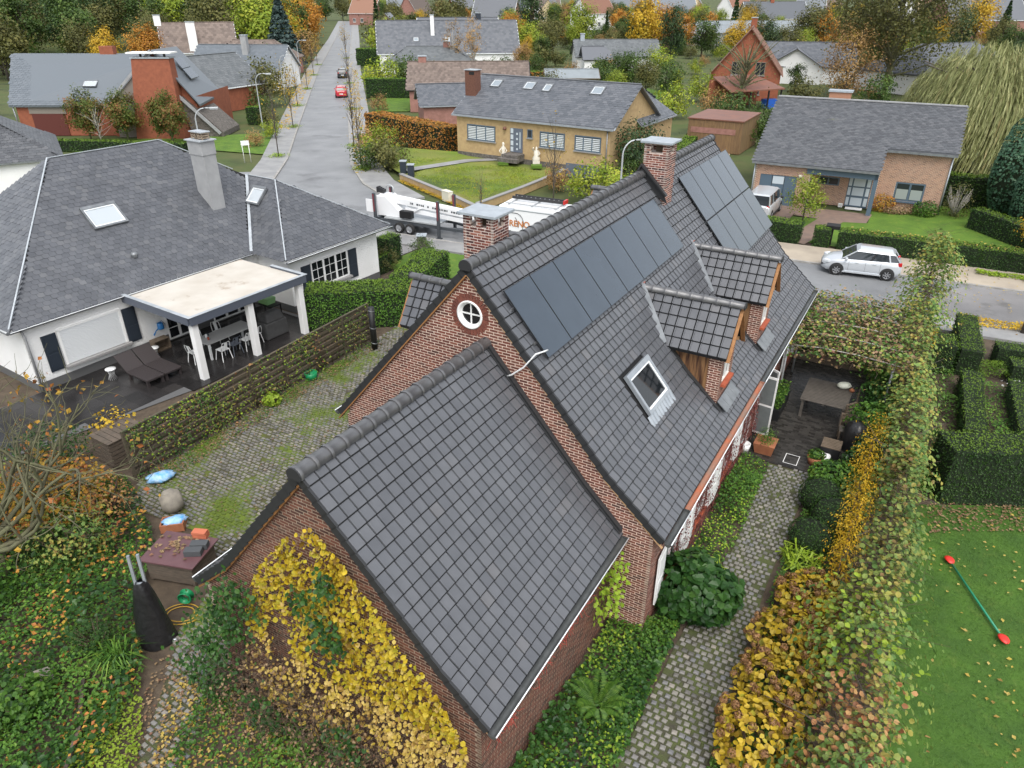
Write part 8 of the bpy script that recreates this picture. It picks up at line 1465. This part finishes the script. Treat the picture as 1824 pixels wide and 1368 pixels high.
# weeping willow
Wl = thing('weeping_willow', 'large weeping willow with pale hanging twigs right of the brick bungalow', 'tree', (38.6, 63.0, 0)); b = MB(); tp = MB(); tp.tube([(0, 0, 0), (.3, .1, 2.5), (.6, 0, 5.5)], [.5, .42, .3], 9)
for i in range(14): a = i * 2 * pi / 14 + rng.normal(0, .2); R_ = rng.uniform(2.2, 5.2); tp.tube([(.5, 0, 4.2), (cos(a) * R_ * .5, sin(a) * R_ * .5, 7.6), (cos(a) * R_, sin(a) * R_, 8.4)], [.2, .12, .05], 6, cap=False)
tp.build('trunk', 'bark', Wl)
for i in range(4600):
    d = unit(1)[0]; d[2] = abs(d[2]); s0 = np.array([d[0] * 5.6, d[1] * 5.6, 5.2 + d[2] * 4.8]) * np.array([1, 1, 1]) * rng.uniform(.75, 1.02); L = rng.uniform(1.5, 5.2); L = min(L, s0[2] - .6); k = 9; f = np.linspace(0, 1, k); o_ = np.array([d[0], d[1], 0]) * .9; P = s0 + o_ * f[:, None] ** .7 + np.column_stack([-.25 * L * f * f, -.12 * L * f * f, -L * f ** 1.25]); dr = np.gradient(P, axis=0); leaves(b, P, np.column_stack([np.full(k, d[0]), np.full(k, d[1]), np.full(k, .3)]) + rng.normal(0, .4, (k, 3)), L / k * 2.4, np.clip(rng.normal(.5, .16) + rng.normal(0, .14, k), 0, .99), 'strand', droop=dr * 60)
b.build('crown', 'tr_willow', Wl)
# big trees right of centre
put('tall_poplar', 'very tall multi-stemmed olive tree behind the brick bungalow', tree_mesh(300, 22, 9.5, .14, 20000, .34, 'tr_olive', K=120, tr=.5, sig=.14, trunk='bark_moss', limbs=50), 54, 112); put('rust_beech', 'pale orange-brown tree left of the tall poplar', tree_mesh(301, 10, 3.6, .04, 5000, .26, 'tr_rust', K=60, sig=.18), 46.5, 108); put('gnarled_tree', 'bare gnarled tree before the red brick house', tree_mesh(302, 9.5, 5.0, .25, 420, .22, 'tr_olive', K=46, tr=.28, trunk='bark_moss', limbs=46), 29.5, 99.5); put('round_conifer', 'feathery green conifer before the white gabled bungalow', PR['green2'], 43.5, 119, .42)
spec = [('birch', -10.3, 138, .95, 'orange-brown birch left of the pair behind the pink brick house'), ('birch', -6.8, 137, 1.0, 'orange-brown birch right of the pair behind the pink brick house'), ('olive2', -17, 225, 1.35, 'large olive tree at the top centre'), ('gold', -33, 300, .75, 'round yellow tree in the distant village'), ('lime', -2.5, 185, .68, 'yellow-green tree right of the birches'), ('dark', 5.4, 228, 1.35, 'dark broad conifer at the top centre'), ('lime', 18, 215, 1.15, 'big yellow-green tree right of the dark conifer'), ('olive', 10, 195, .9, 'olive tree left of the long white bungalow'), ('thinspruce', 28, 238, .85, 'thin dark spruce above the long white bungalow'), ('gold', 33, 200, 1.25, 'big golden tree at the top right of centre'), ('orange', 40, 210, 1.1, 'orange-gold tree beside the big golden one'), ('dark', 33.8, 168, .95, 'dark columnar evergreen right of the long white bungalow'), ('green', 18, 131, .5, 'green shrubby tree before the long white bungalow'), ('olive', 20, 116, .52, 'olive tree behind the yellow bungalow, right end'), ('lime', 14.5, 108, .42, 'yellow-green tree over the rear wing of the bungalow'), ('thinspruce', 69, 250, 1.35, 'very thin dark spruce above the red brick house'), ('thinspruce', 88, 214, 1.2, 'thin dark spruce left of the tall poplar'), ('gold', 132, 228, 1.35, 'orange-gold tree near the top right corner'), ('spruce', 120, 196, 1.15, 'dark pine at the top right corner'), ('dark', 128, 190, 1.1, 'dark bushy pine right of the pine group'), ('dark', 104, 185, .95, 'dark pine left in the top right group'), ('olive', 75, 200, 1.2, 'olive tree left of the thin spruce'), ('olive2', 82, 188, 1.1, 'broad olive tree behind the white gabled bungalow'), ('green', 70, 150, .8, 'green tree behind the tall poplar'), ('green', 62, 124, .5, 'green shrubby tree right of the poplar trunk'), ('lime', 58, 104, .36, 'yellow-green shrub below the poplar'), ('lime', 65, 100, .4, 'lime shrub left of the weeping willow'), ('green', 72, 118, .5, 'green shrub tree behind the willow'), ('dark', 80, 125, .6, 'dark tree behind the willow at right'), ('rust', 2, 150, .5, 'small rusty tree before the long white bungalow, left'), ('green2', 6, 160, .6, 'green tree left of the white garage wing'), ('olive', -2, 165, .62, 'olive shrub tree behind the birches'), ('spruce', -63, 240, 1.1, 'dark spruce left of the far street'), ('gold', -68, 262, 1.3, 'golden tree left of the far street end'), ('orange', -57, 225, 1.2, 'orange-brown street-end tree on the left'), ('thinspruce', -40, 238, 1.25, 'ivy-clad column tree right of the far street'), ('olive', -44, 300, 1.1, 'bare olive tree at the far end of the street')]
for k, x, y, s, lab in spec: put('tree', lab, PR[k], x, y, s if not (k == 'dark') else (s * .75, s * .75, s * 1.15))
# wooded hillside on the left and the scattered trees between the far gardens
def sst(x): x = np.clip(x, 0, 1); return x * x * (3 - 2 * x)
def hillz(x, y): return 15 * sst((y - 150) / 120) * sst((-.27 * y - 8 - x) / 30)
gx, gy = np.meshgrid(np.linspace(-420, -40, 60), np.linspace(130, 520, 60), indexing='ij'); hb = MB(); hb.grid(np.stack([gx, gy, hillz(gx, gy) - .05], 2)); tag(hb.build('hillside', 'field'), kind='structure')
kinds = ['green', 'olive', 'green2', 'olive2', 'dark', 'green', 'olive', 'dark', 'green2', 'olive2', 'lime']; nmk = {'green': 'green', 'green2': 'green', 'olive': 'olive', 'olive2': 'olive', 'dark': 'dark', 'lime': 'yellow-green', 'gold': 'golden', 'orange': 'orange', 'rust': 'rust-brown'}
kk = 0; placed = []
for tries in range(9000):
    y = rng.uniform(135, 330); x = rng.uniform(-.80, -.27) * y - 6
    if any((x - a) ** 2 + (y - b_) ** 2 < 42 for a, b_ in placed) or any((x - a) ** 2 + (y - b_) ** 2 < (c_ + 3) ** 2 for a, b_, c_ in HOUSES): continue
    if y < 160 and x > -82: continue
    placed.append((x, y)); k = kinds[kk % 11]; s = rng.uniform(.8, 1.5); put('woodland_tree', f'{nmk[k]} tree of the wood behind the orange brick house', PR[k], x, y, (s * 1.05, s * 1.05, s), group='trees of the wood at the left', z=float(hillz(x, y))); kk += 1
    if kk >= 200: break
kinds2 = ['green', 'olive', 'gold', 'lime', 'dark', 'rust', 'olive2', 'green2', 'orange', 'olive']; kk = 0
for tries in range(9000):
    y = rng.uniform(165, 470); x = rng.uniform(-.20, .78) * y
    if -.235 * y - 6 < x < -.185 * y + 7: continue
    if any((x - a) ** 2 + (y - b_) ** 2 < 62 for a, b_ in placed) or any((x - a) ** 2 + (y - b_) ** 2 < (c_ + 1.) ** 2 for a, b_, c_ in HOUSES): continue
    placed.append((x, y)); k = kinds2[kk % 10]; s = rng.uniform(.45, .95) * (1.1 if y > 300 else 1); put('village_tree', f'{nmk[k]} tree among the distant gardens', PR[k], x, y, s, group='trees among the distant gardens'); kk += 1
    if kk >= 250: break
kinds3 = ['shrub', 'shrubolive', 'shrublime', 'shrub', 'shrubrust', 'shrubolive', 'shrub']; nms = {'shrub': 'green', 'shrubolive': 'olive', 'shrublime': 'yellow-green', 'shrubrust': 'rust-brown'}; kk = 0
for tries in range(9000):
    y = rng.uniform(88, 260); x = rng.uniform(-.17, .80) * y
    if -.235 * y - 4 < x < -.185 * y + 5 or (y < 112 and (x < 14 and y < 100)) or (20 < x < 37 and y < 104): continue
    if any((x - a) ** 2 + (y - b_) ** 2 < 16 for a, b_ in placed) or any((x - a) ** 2 + (y - b_) ** 2 < (c_ + .4) ** 2 for a, b_, c_ in HOUSES) or math.hypot(x - 38.6, y - 63) < 9: continue
    placed.append((x, y)); k = kinds3[kk % 7]; s = rng.uniform(.55, 1.5); put('background_shrub', f'{nms[k]} shrub in the back gardens beyond the yellow bungalow', PR[k], x, y, s, group='shrubs in the back gardens', cat='shrub'); kk += 1
    if kk >= 240: break
for i in range(20):
    y = 172 + i * 15; x = -.235 * y - 10 + rng.normal(0, 1.5); k = ['olive', 'gold', 'green', 'orange', 'olive2'][i % 5]
    if not any((x - a) ** 2 + (y - b_) ** 2 < (c_ + 1.) ** 2 for a, b_, c_ in HOUSES): put('avenue_tree', f'{nmk[k]} tree lining the left side of the far street', PR[k], x, y, rng.uniform(.8, 1.25), group='trees lining the far street')
for i, (x, y, k) in enumerate(((-90, 430, 'olive'), (-84, 440, 'gold'), (-98, 425, 'green'), (-76, 436, 'olive2'))): put('avenue_tree', f'{nmk[k]} tree closing the view at the end of the far street', PR[k], x, y, 1.3, group='trees lining the far street')
cover('tall_grass', 'tufts of long yellowing grass on the raised front lawn', [(-8.4, 60.4), (-4.6, 54.4), (-2.65, 51.0), (.5, 55.7), (3.2, 60.2), (-3.4, 64.0)], 9000, .28, 'tr_lime', .26, 'strand', cat='grass', z0=.42, tilt=1.4, seed=55); cover('lawn_grass', 'green grass of the upper front lawn left of the garden walk', [(-9.6, 62.2), (-4.6, 65.8), (-4.4, 66.8), (-10.2, 70.0), (-10.8, 64.8)], 3500, .16, 'tr_lime', .22, 'strand', cat='grass', z0=.55, tilt=1.4, seed=56)
for i, (x, y, k) in enumerate(((-5.0, 39.6, 'shrub'), (-7.0, 38.2, 'shrubolive'))): put('lawn_shrub', ['small round green bush on the lawn behind the slat fence', 'twiggy olive shrub at the white house corner'][i], PR[k], x, y, .45, cat='shrub')
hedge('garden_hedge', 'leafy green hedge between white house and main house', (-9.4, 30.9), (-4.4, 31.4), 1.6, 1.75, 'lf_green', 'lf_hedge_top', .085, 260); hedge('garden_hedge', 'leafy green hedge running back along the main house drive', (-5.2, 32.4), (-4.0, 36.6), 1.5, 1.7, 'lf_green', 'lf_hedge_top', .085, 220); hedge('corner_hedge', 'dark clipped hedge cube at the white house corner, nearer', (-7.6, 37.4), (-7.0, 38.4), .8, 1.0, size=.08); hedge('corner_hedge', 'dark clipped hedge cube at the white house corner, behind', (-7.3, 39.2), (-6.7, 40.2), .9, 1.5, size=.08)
hedge('low_box_hedge', 'low dark hedge before the orange brick house garden', (-45, 72.8), (-31, 70.8), 1.0, 1.0, size=.16, dens=60); hedge('box_cube', 'dark box cube beside the steps of the orange house', (-30.6, 88.6), (-29.2, 88.4), 1.4, 1.9, size=.16, dens=70)
